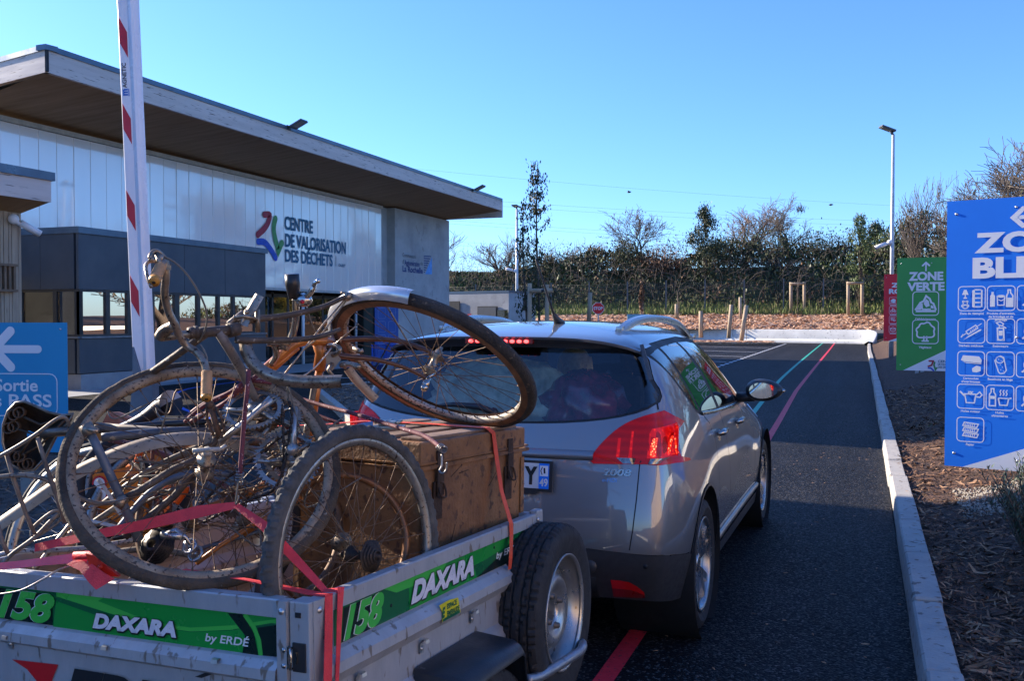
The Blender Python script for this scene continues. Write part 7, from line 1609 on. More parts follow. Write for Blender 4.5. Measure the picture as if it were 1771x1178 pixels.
def chainring(par, c, n, r, teeth=46, arms=5, crank=None, mt=SILR, name='chainring'):
    c = Vector(c); n = Vector(n).normalized(); u, v = ortho(n); g = MB(); N = teeth * 4; vs = []
    for i in range(N):
        a = 2 * PI * i / N; ro = r + (.0035 if (i % 4) in (1, 2) else -.0035)
        for rr_, h in ((ro, -.0016), (ro, .0016), (r - .014, .0016), (r - .014, -.0016)): vs.append(c + (u * math.cos(a) + v * math.sin(a)) * rr_ + n * h)
    fs = []
    for i in range(N):
        for j in range(4): fs.append((i * 4 + j, i * 4 + (j + 1) % 4, ((i + 1) % N) * 4 + (j + 1) % 4, ((i + 1) % N) * 4 + j))
    g.add(vs, fs, None, False)
    for k in range(arms):
        a = 2 * PI * k / arms; d = u * math.cos(a) + v * math.sin(a); s_ = n.cross(d); g.tube([c + d * .012, c + d * (r * .55) + s_ * .004, c + d * (r - .008)], [.010, .006, .007], 6); 
    g.lathe([(0, -.012), (.016, -.012), (.016, .012), (0, .012)], c, n, 14); return g.build(name, mt, par)
def chain(par, pts, r=.0042, name='chain'):
    g = MB(); P = smooth_path(pts, 10); L_ = 0; last = P[0]; k = 0
    for p in P[1:]:
        while (p - last).length > .0125:
            d = (p - last).normalized(); q = last + d * .0125; u, v = ortho(d); s_ = u if k % 2 else v; g.tube([last, q], [r if k % 2 else r * .6] * 2, 5); g.sphere(q, r * 1.15, 6); last = q; k += 1
    return g.build(name, mat('greasy chain', (.06, .045, .035), .5, .6, (.03, .022, .018), 60), par)
def fender(par, c, n, r, a0, a1, w_=.045, u=None, mt=CRM, name='mudguard', th=.4, ends=0):
    """arched mudguard strip about centre c from direction angle a0 to a1 (in the frame right/down of the view)"""
    c = Vector(c); n = Vector(n).normalized(); x_ = (_rt - n * _rt.dot(n)).normalized(); y_ = n.cross(x_); g = MB(); rows = []
    for i in range(41):
        a = R(a0 + (a1 - a0) * i / 40); d = x_ * math.cos(a) + y_ * math.sin(a)
        rows.append([c + d * (r - w_ * th * (q * 2) ** 2) + n * (w_ * q) for q in (-.5, -.42, -.25, 0, .25, .42, .5)])
    g.grid(rows); g.grid([[p * 1.0 - (p - c).normalized() * .0015 for p in r_] for r_ in rows]); return g.build(name, mt, par)
def strip(par, pts, w_, nrm, name, mt, th=.3, crv=.35):
    """mudguard-like curved strip through points; width direction w = tangent x nrm"""
    P = smooth_path(pts, 6); rows = []; nrm = Vector(nrm).normalized()
    for i, p in enumerate(P):
        t_ = (P[min(i + 1, len(P) - 1)] - P[max(i - 1, 0)]).normalized(); s_ = t_.cross(nrm).normalized(); o_ = s_.cross(t_).normalized()
        rows.append([p + s_ * (w_ * q) - o_ * (w_ * crv * (2 * q) ** 2) for q in (-.5, -.35, -.15, .15, .35, .5)])
    g = MB(); g.grid(rows); g.grid([[p - nrm * .0015 for p in r_] for r_ in rows]); return g.build(name, mt, par)
def tubep(par, name, mt, r, *pts, n=10, sm=True, **k):
    g = MB(); P = P3(*pts); P = smooth_path(P, 6) if sm and len(P) > 2 else P; r = [q * .80 for q in r] if isinstance(r, (list, tuple)) else r * (.80 if r > .004 else 1); rs = r
    if isinstance(r, (list, tuple)): L_ = len(P); rs = [r[0] + (r[1] - r[0]) * i / (L_ - 1) for i in range(L_)]
    g.tube(P, rs, n); return g.build(name, mt, par)
# ---- A: upturned old bicycle with cork grips
A_ = thing('bicycle', atD(380, 600, 2.4), 'upturned dark muddy bicycle frame with cork-gripped swept handlebar, topmost on the pile', 'bicycle', 'scrap bicycles piled in the trailer')
hb = tubep(A_, 'handlebar', CRM, .0118, (275, 470, 2.16), (284, 452, 2.19), (287, 475, 2.2), (285, 510, 2.22), (292, 540, 2.24), (303, 562, 2.26), (310, 580, 2.28), (322, 597, 2.30), (342, 611, 2.30), (354, 630, 2.29), (358, 655, 2.28), (358, 672, 2.27), n=12)
for (a, b, c) in (((280, 457, 2.185), (268, 483, 2.13), (266, 489, 2.12)), ((358, 643, 2.285), (357, 686, 2.26), (357, 691, 2.255))):
    g = MB(); p, q, t_ = P3(a, b, c); d = q - p; P = [p + d * (i / 24) for i in range(25)]; g.tube(P, [.0128 + .0009 * (i % 2) for i in range(25)], 14); gr = g.build('grip', CORK, hb); g = MB(); g.tube([q, t_], [.0140, .0122], 14); g.build('grip_tip', YTIP, hb)
    g = MB(); g.tube([t_, t_ + (t_ - q) * .05], [.0045, .004], 8); g.build('tip_hole', DARK, hb)
g = MB(); g.tube(smooth_path(P3((259, 447, 2.16), (262, 438, 2.17), (270, 434, 2.18), (279, 439, 2.19), (290, 452, 2.21)), 4), .0055, 6); g.tube(smooth_path(P3((262, 497, 2.12), (255, 480, 2.13), (252, 462, 2.15), (257, 453, 2.17), (270, 452, 2.18)), 4), [.0045] * 17, 6); g.sphere(atD(261, 449, 2.16), .006, 8); g.sphere(atD(278, 447, 2.18), .008, 8, (1, 1, 1.5)); g.box(atD(285, 462, 2.19), (.022, .018, .014)); g.tube(P3((272, 438, 2.18), (275, 455, 2.17), (283, 468, 2.19)), .006, 6); g.build('brake_lever', CRM, hb)
tubep(A_, 'brake_cable', mat('cable housing', (.16, .15, .13), .5), .0024, (276, 440, 2.18), (300, 452, 2.2), (325, 476, 2.23), (347, 512, 2.26), (358, 545, 2.3), (354, 572, 2.33), (343, 592, 2.36), n=6)
tubep(A_, 'brake_cable', MATS['cable housing'], .0024, (347, 596, 2.3), (356, 612, 2.3), (359, 630, 2.3), n=6)
g = MB(); g.tube(smooth_path(P3((276, 584, 2.30), (284, 572, 2.29), (296, 566, 2.28), (302, 563, 2.27)), 4), [.014] * 13, 10); g.tube(P3((278, 584, 2.30), (332, 577, 2.34)), [.0105, .0105], 10); g.build('stem', CRM, A_)
g = MB(); g.tube(P3((326, 577, 2.34), (338, 575, 2.35)), .0155, 12); g.tube(P3((334, 576, 2.35), (402, 571, 2.42)), .0135, 12); g.tube(P3((336, 576, 2.35), (343, 575, 2.355)), .0175, 12); g.tube(P3((396, 571, 2.41), (412, 569, 2.43)), .0180, 12); g.tube(P3((398, 560, 2.42), (402, 583, 2.42)), .012, 10); g.build('head_tube', FRD, A_)
fr = tubep(A_, 'frame', FRD, .0125, (357, 577, 2.37), (300, 618, 2.44), (215, 678, 2.53), (135, 732, 2.62), sm=False)
g = MB(); g.tube(P3((377, 573, 2.39), (398, 606, 2.43), (418, 640, 2.48), (440, 690, 2.56), (462, 745, 2.62)), .0125, 12); g.tube(P3((462, 745, 2.62), (300, 748, 2.6), (165, 738, 2.58)), .012, 10); g.tube(P3((395, 560, 2.42), (420, 540, 2.46)), .007, 6); g.build('top_tube', mat('sunbleached frame', (.27, .23, .19), .6, .2, (.13, .11, .10), 15, spot=(.05, .04, .03), spotscale=100, spotamt=.64), A_)
for pts in (((402, 562, 2.44), (440, 553, 2.48), (500, 545, 2.55), (555, 532, 2.62), (585, 519, 2.67), (600, 512, 2.70)), ((408, 588, 2.40), (450, 589, 2.44), (520, 587, 2.50), (560, 580, 2.54), (588, 570, 2.58))):
    tubep(A_, 'fork_blade', FRD, (.0125, .0075), *pts)
g = MB(); g.sphere(atD(601, 513, 2.70), .014, 8); g.tube(P3((590, 506, 2.69), (610, 508, 2.71)), .004, 6); g.tube(P3((597, 517, 2.70), (560, 560, 2.66), (490, 650, 2.58), (455, 700, 2.54)), .0028, 6); g.tube(P3((600, 518, 2.70), (555, 580, 2.68), (520, 610, 2.62)), .0028, 6); g.build('mudguard_stay', CRM, A_)
strip(A_, P3((421, 585, 2.42), (424, 606, 2.41), (436, 628, 2.40), (458, 645, 2.39), (490, 655, 2.38), (530, 659, 2.37), (589, 658, 2.36)), .034, camdir(0, -.2, 1), 'mudguard', CRM, crv=.45)
strip(A_, P3((414, 562, 2.43), (421, 545, 2.44), (432, 527, 2.45), (443, 508, 2.46)), .036, camdir(-.6, -.2, .8), 'mudguard', CRM, crv=.35)
g = MB(); rr = random.Random(3)
for k in range(10): g.sphere(atD(430 + rr.uniform(-9, 9), 548 + rr.uniform(-9, 12), 2.44), rr.uniform(.004, .008), 6)
g.tube(P3((404, 549, 2.42), (425, 547, 2.43), (445, 552, 2.44)), .006, 6); g.tube(P3((445, 535, 2.47), (446, 575, 2.47)), .007, 8); g.build('brake_caliper', CRM, A_)
# ---- B: orange road bicycle whose front wheel lies above the trunk
B_ = thing('bicycle', atD(640, 640, 2.8), 'orange road bicycle with brown fork, front wheel and bright mudguard raised over the chest', 'bicycle', 'scrap bicycles piled in the trailer')
c3 = Vector((-1.245, 2.62, 1.38)); n3 = Vector((-.148, -.62, -.771))
wB = wheelparts(B_, c3, n3, .345, .0185, mat('worn black tyre', (.060, .052, .044), .85, col2=(.025, .023, .021), scale=12, bump=.7, bscale=170, spot=(.16, .12, .08), spotscale=80, spotamt=.66), mat('dusty rim', (.46, .42, .36), .55, .3, (.30, .25, .19), 14, spot=(.05, .035, .028), spotscale=120, spotamt=.58), SPOKE, 36)
g = MB(); g.lathe([(.300, -.019), (.316, -.020), (.322, -.018)], c3, n3, 90); g.lathe([(.300, .019), (.316, .020), (.322, .018)], c3, n3, 90); g.build('tyre_wall', mat('tan sidewall', (.26, .12, .05), .7, col2=(.13, .06, .03), scale=20, bump=.3, bscale=90), wB)
def fan(c, n, px, py):      # angle in the wheel plane whose direction projects towards px,py
    x_ = (_rt - n * _rt.dot(n)).normalized(); y_ = n.cross(x_); d = ray(px, py); t_ = (c - _C).dot(n) / d.dot(n); p = _C + d * t_ - c; return math.degrees(math.atan2(p.dot(y_), p.dot(x_)))
a_s = fan(c3, n3, 575, 610); a_e = fan(c3, n3, 712, 515)
n3n = n3.normalized()
if a_e - a_s > 180: a_e -= 360
if a_e - a_s < -180: a_e += 360
fender(B_, c3, n3, .362, a_s, a_e, .052, mt=mat('bright mudguard', (.72, .72, .71), .22, .6, (.60, .60, .60), 10, spot=(.22, .19, .15), spotscale=60, spotamt=.72), name='mudguard', th=.42)
strip(B_, P3((600, 640, 2.83), (615, 660, 2.84), (632, 678, 2.85), (648, 694, 2.86)), .030, camdir(.1, .5, .8), 'mudguard', FEN, crv=.4)
for (pa, pb) in (((657, 507, 2.70), (742, 655, 2.86)), ((560, 612, 2.72), (620, 560, 2.72))): tubep(B_, 'mudguard_stay', CRM, .0022, pa, pb, n=6, sm=False)
g = MB(); g.tube(smooth_path(P3((645, 520, 2.69), (644, 508, 2.68), (652, 503, 2.68), (662, 506, 2.69), (655, 516, 2.70), (646, 530, 2.70)), 4), .003, 6); g.build('mudguard_clip', CRM, B_)
tubep(B_, 'fork_blade', BRN, (.0125, .0070), (566, 612, 2.74), (600, 617, 2.75), (650, 622, 2.78), (700, 636, 2.81), (738, 655, 2.85)); tubep(B_, 'fork_blade', BRN, (.0125, .0070), (590, 588, 2.88), (640, 586, 2.92), (700, 592, 2.93), (750, 612, 2.93), (772, 628, 2.93))
g = MB(); g.tube(P3((737, 656, 2.84), (748, 648, 2.86), (772, 630, 2.93)), .0045, 8); g.tube(P3((735, 668, 2.82), (741, 655, 2.85)), [.012, .009], 10); g.sphere(atD(734, 671, 2.815), .012, 10); g.build('axle_nut', CHROME, B_)
g = MB(); g.tube(P3((549, 588, 2.74), (556, 612, 2.75), (552, 640, 2.76)), .0185, 12); g.tube(P3((547, 586, 2.73), (570, 592, 2.78)), .017, 12); hd = g.build('head_tube', ORG, B_)
g = MB(); g.tube(smooth_path(P3((566, 590, 2.74), (530, 590, 2.72), (508, 597, 2.70), (480, 620, 2.68), (440, 655, 2.66), (400, 690, 2.62)), 5), .0140, 12); g.tube(P3((515, 600, 2.71), (470, 640, 2.70), (430, 668, 2.70)), .010, 10); g.tube(P3((553, 640, 2.76), (545, 690, 2.76), (538, 742, 2.78), (520, 790, 2.8)), .0125, 12); g.build('frame', ORG, B_)
tubep(B_, 'steerer', FRL, .0115, (546, 652, 2.72), (540, 690, 2.72), (534, 722, 2.73)); tubep(B_, 'seat_tube', FRL, .012, (532, 735, 2.73), (528, 765, 2.74), (520, 820, 2.74))
hb = tubep(B_, 'handlebar', CHROME, .0122, (511, 516, 2.60), (512, 540, 2.61), (510, 565, 2.63), (501, 590, 2.65), (494, 604, 2.66), n=12)
g = MB(); P = P3((505, 474, 2.58), (506, 492, 2.585), (509, 514, 2.60)); g.tube(P, [.0200, .0205, .0170], 14); g.build('grip', mat('black rubber grip', (.02, .02, .021), .4), hb)
g = MB(); g.sphere(atD(525, 519, 2.60), .022, 12, (1.2, 1, .9)); g.tube(smooth_path(P3((528, 516, 2.59), (537, 506, 2.58), (542, 497, 2.575), (545, 489, 2.57), (550, 486, 2.57)), 4), [.0085] * 8 + [.006] * 9, 8); g.sphere(atD(550, 486, 2.57), .0075, 8); bl = g.build('brake_lever', mat('polished lever', (.62, .61, .58), .25, 1.0, (.5, .48, .45), 20), hb)
g = MB(); g.sphere(atD(523, 522, 2.575), .0065, 8); g.build('red_mark', REDF, bl)
tubep(hb, 'brake_cable', SPK2, .0028, (530, 530, 2.60), (536, 552, 2.62), (545, 575, 2.66), n=6)
g = MB(); g.tube(P3((462, 592, 2.60), (500, 592, 2.63)), .012, 10); g.tube(P3((488, 585, 2.63), (490, 605, 2.63)), .0165, 12); g.tube(smooth_path(P3((466, 590, 2.61), (475, 600, 2.62), (478, 615, 2.64), (470, 630, 2.66)), 4), .009, 8); g.build('stem', CHROME, B_)
g = MB(); rr = random.Random(6); g.tube(smooth_path(P3((567, 598, 2.72), (580, 598, 2.70), (588, 606, 2.69), (575, 615, 2.70)), 4), .007, 8); g.build('brake_caliper', CRM, B_); g = MB(); g.tube(smooth_path(P3((590, 632, 2.70), (605, 630, 2.68), (618, 633, 2.67)), 4), [.008] * 9, 8); g.tube(P3((597, 638, 2.69), (596, 628, 2.68)), .005, 6); g.sphere(atD(617, 634, 2.67), .011, 8, (1.5, 1, .8)); g.tube(P3((575, 628, 2.70), (568, 640, 2.69), (575, 650, 2.69)), .006, 6); g.tube(P3((612, 602, 2.76), (622, 608, 2.75), (628, 606, 2.75)), .007, 6); g.build('brake_caliper', CRM, B_)
g = MB(); g.poly(P3((562, 610, 2.70), (580, 608, 2.70), (590, 622, 2.70), (574, 642, 2.70), (564, 628, 2.70)), .002, _fw); g.build('cable_hanger', FEN, B_)
tubep(B_, 'brake_cable', SPK2, .0026, (575, 600, 2.70), (540, 640, 2.66), (490, 668, 2.62), (440, 690, 2.58), (415, 722, 2.55), n=6)
# ---- C: dirty bicycle whose big rear wheel leans on the tailgate
C_ = thing('bicycle', (-1.548, 1.95, .92), 'muddy bicycle lying with its big spoked wheel against the tailgate', 'bicycle', 'scrap bicycles piled in the trailer')
cA = Vector((-1.548, 1.917, 1.148)); nA = Vector((.519, -.525, .675))
wheelparts(C_, cA, nA, .342, .0145, MUDT, MUDR, SPOKE, 36, hubw=.055)
g = MB(); q = cA + nA.normalized() * .07; u, v = ortho(nA); g.tube([q - u * .030, q, q + u * .036], .0062, 8); g.tube([q, q + v * .0, q + nA.normalized() * -.02], .012, 8); g.tube([q - u * .030, q - u * .044 - v * .01], .005, 6); g.build('wing_nut', mat('pale dusty alloy', (.50, .48, .42), .6, .3, (.33, .30, .25), 30), C_)
tubep(C_, 'frame', FRD, .012, (358, 788, 2.37), (300, 812, 2.34), (240, 850, 2.30), (205, 868, 2.28), sm=False); tubep(C_, 'chainstay', FRD, .0125, (385, 735, 2.52), (355, 795, 2.48), (300, 860, 2.44), (215, 930, 2.38), sm=False); tubep(C_, 'seatstay', FRG, .0115, (205, 915, 2.40), (262, 850, 2.43), (325, 820, 2.46), (400, 820, 2.5))
tubep(C_, 'seat_tube', FRG, .0135, (150, 738, 2.24), (172, 782, 2.25), (200, 842, 2.26), (240, 935, 2.30), sm=False); g = MB(); g.tube(P3((147, 735, 2.24), (157, 752, 2.24)), .0165, 10); g.tube(P3((150, 742, 2.23), (170, 746, 2.23)), .007, 6); g.build('lug', CRM, C_); g = MB(); g.tube(P3((204, 865, 2.26), (216, 872, 2.26)), .017, 10); g.build('lug', CRM, C_)
chainring(C_, atD(438, 708, 2.50), camdir(.05, -.80, .60), .078, 44, mt=SILR); chainring(C_, atD(470, 722, 2.50), camdir(.15, -.78, .6), .080, 46, mt=CRM)
g = MB(); g.tube(P3((380, 765, 2.43), (420, 733, 2.45), (452, 706, 2.47), (470, 690, 2.48)), [.0075, .009, .010, .012], 8); g.tube(P3((507, 705, 2.50), (508, 740, 2.48), (506, 776, 2.45)), [.0125, .0085, .0105], 8); g.sphere(atD(506, 776, 2.44), .017, 10, (1, 1, .8)); g.build('crank', mat('dull alloy', (.47, .46, .44), .4, .8, (.30, .28, .26), 16), C_)
g = MB(); pc = atD(372, 730, 2.40); ud, vd = camdir(.3, .95, 0), camdir(.9, -.28, .3); wd_ = ud.cross(vd)
for s_ in (-1, 1):
    P = [pc + ud * (.036 * a) + vd * (.023 * s_ * (1 - .35 * abs(a))) for a in (-1, -.6, -.2, .2, .6, 1)]; g.tube(P, .0032, 6)
    for a in (-.8, -.4, 0, .4, .8): g.tube([pc + ud * (.036 * a) + vd * (.023 * s_ * (1 - .35 * abs(a))), pc + ud * (.036 * a) + vd * (.030 * s_ * (1 - .3 * abs(a)))], .003, 5)
g.tube([pc - ud * .042, pc + ud * .046], .0085, 10); g.tube([pc - ud * .036 - vd * .016, pc - ud * .036 + vd * .016], .004, 6); g.tube([pc + ud * .036 - vd * .016, pc + ud * .036 + vd * .016], .004, 6); g.sphere(pc - ud * .046, .013, 8); g.build('pedal', RUST, C_)
chain(C_, P3((498, 690, 2.5), (505, 720, 2.47), (498, 770, 2.44), (488, 820, 2.40), (470, 850, 2.40), (440, 862, 2.42), (400, 880, 2.42), (350, 905, 2.42))); chain(C_, P3((505, 742, 2.46), (470, 768, 2.45), (430, 800, 2.45), (390, 830, 2.44), (340, 880, 2.42), (310, 900, 2.40))); chain(C_, P3((488, 700, 2.45), (490, 760, 2.43), (489, 815, 2.42), (488, 825, 2.42)))
g = MB()
for (x, y, r_) in ((328, 945, .020), (338, 958, .021)): c_ = atD(x, y, 2.36); n_ = camdir(-.3, -.5, .8); g.lathe([(r_ - .006, -.003), (r_, -.003), (r_, .003), (r_ - .006, .003), (r_ - .006, -.003)], c_, n_, 20, disp=lambda a, j, r1, hh: .002 if (a * 11 / (2 * PI)) % 1 < .5 and r1 > .016 else 0); g.sphere(c_, .006, 8)
g.tube(P3((285, 925, 2.36), (305, 918, 2.35), (322, 930, 2.36), (340, 962, 2.36)), [.009, .008, .006, .005], 8); g.tube(P3((280, 925, 2.36), (316, 928, 2.35)), .011, 8); g.build('derailleur', mat('derailleur alloy', (.48, .49, .50), .3, .9, (.36, .36, .36), 20), C_)
g = MB()
for k in range(6): g.lathe([(.012, k * .005), (.048 - .005 * k, k * .005), (.048 - .005 * k, k * .005 + .002), (.012, k * .005 + .002)], atD(272, 945, 2.40), camdir(-.2, -.45, .85), 34, disp=lambda a, j, r1, hh: (.0022 if (a * 20 / (2 * PI)) % 1 < .5 else 0) if r1 > .02 else 0)
g.build('cassette', mat('greasy cogs', (.05, .042, .036), .45, .7, (.025, .02, .018), 40), C_)
# ---- D: loose knobbly wheel at the right rear
D_ = thing('bicycle_wheel', (-1.145, 2.0, .62), 'loose knobbly bicycle wheel standing against the right trailer side, in front of the chest', 'wheel')
cD = atD(622, 961, 2.335); nD = Vector((.981, -.173, .088)); wheelparts(D_, cD, nD, .3265, .0185, mat('knobbly tyre', (.105, .10, .090), .85, col2=(.040, .038, .035), scale=14, bump=.3, bscale=120, detail=8), SILR, SPOKE, 36, knob=True, cassette=True, hubm=mat('rusty hub', (.07, .05, .038), .65, .5, (.035, .025, .02), 40), hubw=.052, solo=True)
# ---- E: bicycle with the upturned sprung saddle at the left
E_ = thing('bicycle', atD(90, 780, 2.5), 'old bicycle at the left edge with upturned sprung saddle and long cream mudguard', 'bicycle', 'scrap bicycles piled in the trailer')
out = [(5, 765), (6, 735), (14, 712), (28, 697), (42, 695), (62, 703), (85, 714), (110, 719), (126, 716), (122, 726), (112, 738), (98, 752), (88, 772), (76, 795), (60, 812), (40, 815), (22, 805), (11, 788)]
ctr = (52, 752); rows = []; g = MB()
for k, f in enumerate((1.0, .97, .82, .5, .12)): rows.append([atD(ctr[0] + (x - ctr[0]) * f, ctr[1] + (y - ctr[1]) * f, 2.38 + (0, .004, .035, .065, .078)[k]) for x, y in smooth_path([Vector((*p, 0)) for p in out + [out[0]]], 3) for _ in (0,)] if False else [atD(ctr[0] + (p.x - ctr[0]) * f, ctr[1] + (p.y - ctr[1]) * f, 2.38 + (0, .004, .035, .065, .078)[k]) for p in smooth_path([Vector((*p, 0)) for p in out + [out[0]]], 3)])
g.grid(rows); sd_ = g.build('saddle', LEATH, E_); g = MB(); g.tube([atD(x, y, 2.378) for x, y in out], .0042, 6, closed=True); g.build('saddle_rim', mat('saddle rim', (.30, .27, .23), .35, .7, (.12, .09, .07), 30), sd_); g = MB()
for (x, y) in ((27, 718), (36, 714), (18, 741), (27, 738), (28, 790), (37, 790), (44, 803), (52, 802)):
    c_ = atD(x, y, 2.39); ax_ = camdir(.2, -.1, 1); u, v = ortho(ax_); g.tube([c_ + (u * math.cos(a) + v * math.sin(a)) * .0135 + ax_ * (a * .0012) for a in [i * .5 for i in range(34)]], .0024, 6)
g.tube(P3((30, 716, 2.38), (70, 735, 2.37), (112, 722, 2.37)), .0035, 6); g.tube(P3((32, 792, 2.38), (70, 770, 2.37), (112, 727, 2.37)), .0035, 6); g.tube(P3((24, 740, 2.38), (60, 752, 2.36), (30, 792, 2.38)), .0035, 6); g.build('saddle_springs', mat('rusty spring', (.12, .075, .045), .6, .5, (.06, .04, .025), 40), sd_)
g = MB(); g.tube(P3((70, 750, 2.36), (118, 746, 2.37), (160, 742, 2.40)), .0125, 12); g.build('seat_post', mat('worn post', (.20, .18, .16), .4, .7, (.10, .08, .06), 30), E_)
tubep(E_, 'carrier_tube', FRL, .0058, (-30, 805, 2.3), (20, 778, 2.3), (60, 753, 2.3), (95, 727, 2.31), (110, 722, 2.32), (118, 730, 2.33), (120, 742, 2.34)); 
for pts in (((11, 785, 2.31), (24, 830, 2.32), (45, 890, 2.34), (60, 925, 2.35)), ((65, 757, 2.3), (78, 800, 2.31), (98, 860, 2.33), (112, 905, 2.34)), ((-4, 905, 2.3), (4, 938, 2.3), (14, 958, 2.3))): tubep(E_, 'carrier_strut', mat('dusty strut', (.26, .21, .17), .6, .3, (.13, .10, .08), 20), .0065, *pts, sm=False)
strip(E_, P3((-40, 925, 2.44), (0, 897, 2.43), (50, 862, 2.42), (100, 828, 2.42), (150, 800, 2.43), (210, 774, 2.44), (270, 757, 2.46), (330, 751, 2.49), (385, 755, 2.53), (430, 768, 2.57)), .052, camdir(-.1, -.75, .62), 'mudguard', FEN, crv=.30)
tubep(E_, 'frame', FRL, .0075, (-30, 830, 2.30), (30, 822, 2.31), (75, 828, 2.32), (100, 842, 2.34), (160, 870, 2.4), (205, 868, 2.42)); tubep(E_, 'frame', FRL, .0075, (-20, 1000, 2.34), (20, 960, 2.35), (60, 930, 2.36), (95, 895, 2.38), (110, 885, 2.4)); tubep(E_, 'frame', mat('speckled tube', (.46, .45, .43), .5, .3, (.28, .26, .24), 20, spot=(.08, .07, .06), spotscale=130, spotamt=.60), .0085, (-20, 965, 2.36), (25, 955, 2.36), (90, 952, 2.38), (150, 948, 2.40), (230, 935, 2.44))
tubep(E_, 'fork_blade', CRM, .009, (60, 985, 2.4), (92, 945, 2.42), (130, 898, 2.46), (158, 865, 2.5)); tubep(E_, 'carrier_tube', FRL, .005, (55, 928, 2.34), (58, 912, 2.35), (92, 885, 2.36), (108, 892, 2.38), (90, 912, 2.38), (60, 930, 2.36))
tubep(E_, 'handlebar', mat('dark steel', (.08, .085, .09), .35, .8, (.04, .04, .045), 20), .011, (110, 748, 2.55), (180, 744, 2.58), (260, 735, 2.62), (400, 728, 2.66)); tubep(E_, 'top_tube', FRG, .0155, (176, 757, 2.52), (260, 749, 2.56), (330, 745, 2.6)); tubep(E_, 'brake_cable', SPK2, .0026, (-15, 1030, 2.18), (35, 1022, 2.16), (75, 1002, 2.17), (110, 983, 2.2), (180, 968, 2.3), n=6)
# ---- F: child's bicycle with orange parts behind
F_ = thing('childs_bicycle', atD(270, 760, 2.8), "child's bicycle with a slim black and silver saddle and maroon tubes behind the big wheel", 'bicycle', 'scrap bicycles piled in the trailer')
g = MB(); rows = []
SP = smooth_path(P3((180, 748, 2.75), (215, 738, 2.74), (250, 722, 2.73), (278, 704, 2.72), (296, 697, 2.72)), 4)
for i, p in enumerate(SP): t_ = i / (len(SP) - 1); w_ = .014 + .036 * t_ ** 2; rows.append([p + camdir(.35, .9, .2) * (w_ * math.cos(a)) * .8 + camdir(-.6, .2, .75) * (w_ * .75 * math.sin(a)) for a in [2 * PI * j / 14 for j in range(15)]])
g.grid(rows)
for i, f in enumerate(g.f): g.m[i] = 0 if (i % 14) in (5, 6, 7, 8, 9) else 1
sd_ = g.build('saddle', [mat('silver vinyl', (.42, .47, .55), .35, col2=(.33, .37, .44), scale=10), mat('black vinyl', (.02, .022, .026), .45)], F_)
tubep(F_, 'frame', MAR, .010, (312, 735, 2.66), (345, 705, 2.66), (400, 680, 2.66), (450, 671, 2.67)); tubep(F_, 'frame', MAR, .0085, (330, 730, 2.62), (370, 708, 2.62), (400, 690, 2.62), (420, 672, 2.63)); tubep(F_, 'fork_blade', MAR, .0065, (285, 905, 2.6), (270, 860, 2.6), (264, 800, 2.6), (265, 770, 2.6)); tubep(F_, 'fork_blade', MAR, .006, (190, 800, 2.62), (215, 785, 2.62), (235, 772, 2.64))
tubep(F_, 'handlebar', SILR, .007, (240, 790, 2.60), (248, 812, 2.6), (242, 842, 2.6), (258, 848, 2.6)); tubep(F_, 'seat_post', mat('white tube', (.60, .60, .60), .4), .0065, (170, 830, 2.5), (190, 858, 2.5), (232, 930, 2.52)); tubep(F_, 'crank', MATS['white tube'], .006, (150, 900, 2.45), (200, 912, 2.45), (245, 930, 2.45))
wheelparts(F_, atD(235, 840, 2.78), camdir(.35, -.35, .85), .17, .018, mat('small black tyre', (.03, .03, .032), .8), SILR, SPK2, 20)
for pts in (((305, 870, 2.6), (320, 850, 2.6), (322, 842, 2.6)), ((237, 800, 2.7), (243, 780, 2.7), (250, 772, 2.7))): tubep(F_, 'orange_guard', mat('bright orange plastic', (.75, .12, .01), .4), .012, *pts)
# ---- G: wheels and frames filling the bottom of the heap
G_ = thing('bicycle', atD(400, 900, 2.75), 'orange-tubed racing frame lying low in the trailer under the other bicycles', 'bicycle', 'scrap bicycles piled in the trailer')
tubep(G_, 'down_tube', ORG, .0125, (250, 918, 2.50), (340, 885, 2.54), (430, 852, 2.58), (510, 815, 2.62), sm=False); tubep(G_, 'top_tube', ORG, .0125, (420, 925, 2.56), (470, 890, 2.60), (520, 860, 2.64), sm=False); tubep(G_, 'chainstay', ORG, .008, (340, 975, 2.45), (380, 945, 2.5), (450, 900, 2.55), sm=False); tubep(G_, 'seat_tube', FRL, .0125, (425, 785, 2.6), (470, 797, 2.6), (520, 803, 2.6)); tubep(G_, 'frame', FRL, .010, (160, 905, 2.5), (260, 840, 2.56), (330, 812, 2.6), (400, 808, 2.62))
wheelparts(G_, atD(330, 905, 2.72), camdir(.15, -.45, .88), .315, .014, mat('thin black tyre', (.022, .022, .022), .8), SILR, SPK2, 32); chainring(G_, atD(497, 795, 2.46), camdir(.25, -.5, .82), .084, 48, mt=SILR); chainring(G_, atD(500, 800, 2.52), camdir(.25, -.5, .82), .062, 38, mt=FRL)
g = MB(); g.sphere(atD(505, 778, 2.42), .016, 8); g.tube(P3((500, 800, 2.45), (545, 795, 2.5)), [.012, .009], 8); g.build('crank', MATS['dull alloy'], G_)
wheelparts(G_, atD(590, 938, 2.52), camdir(.35, -.28, .9), .205, .012, None, mat('copper rim', (.24, .11, .045), .4, .4, (.14, .06, .03), 14), SPOKE, 20, rimd=.014, rimw=.022)
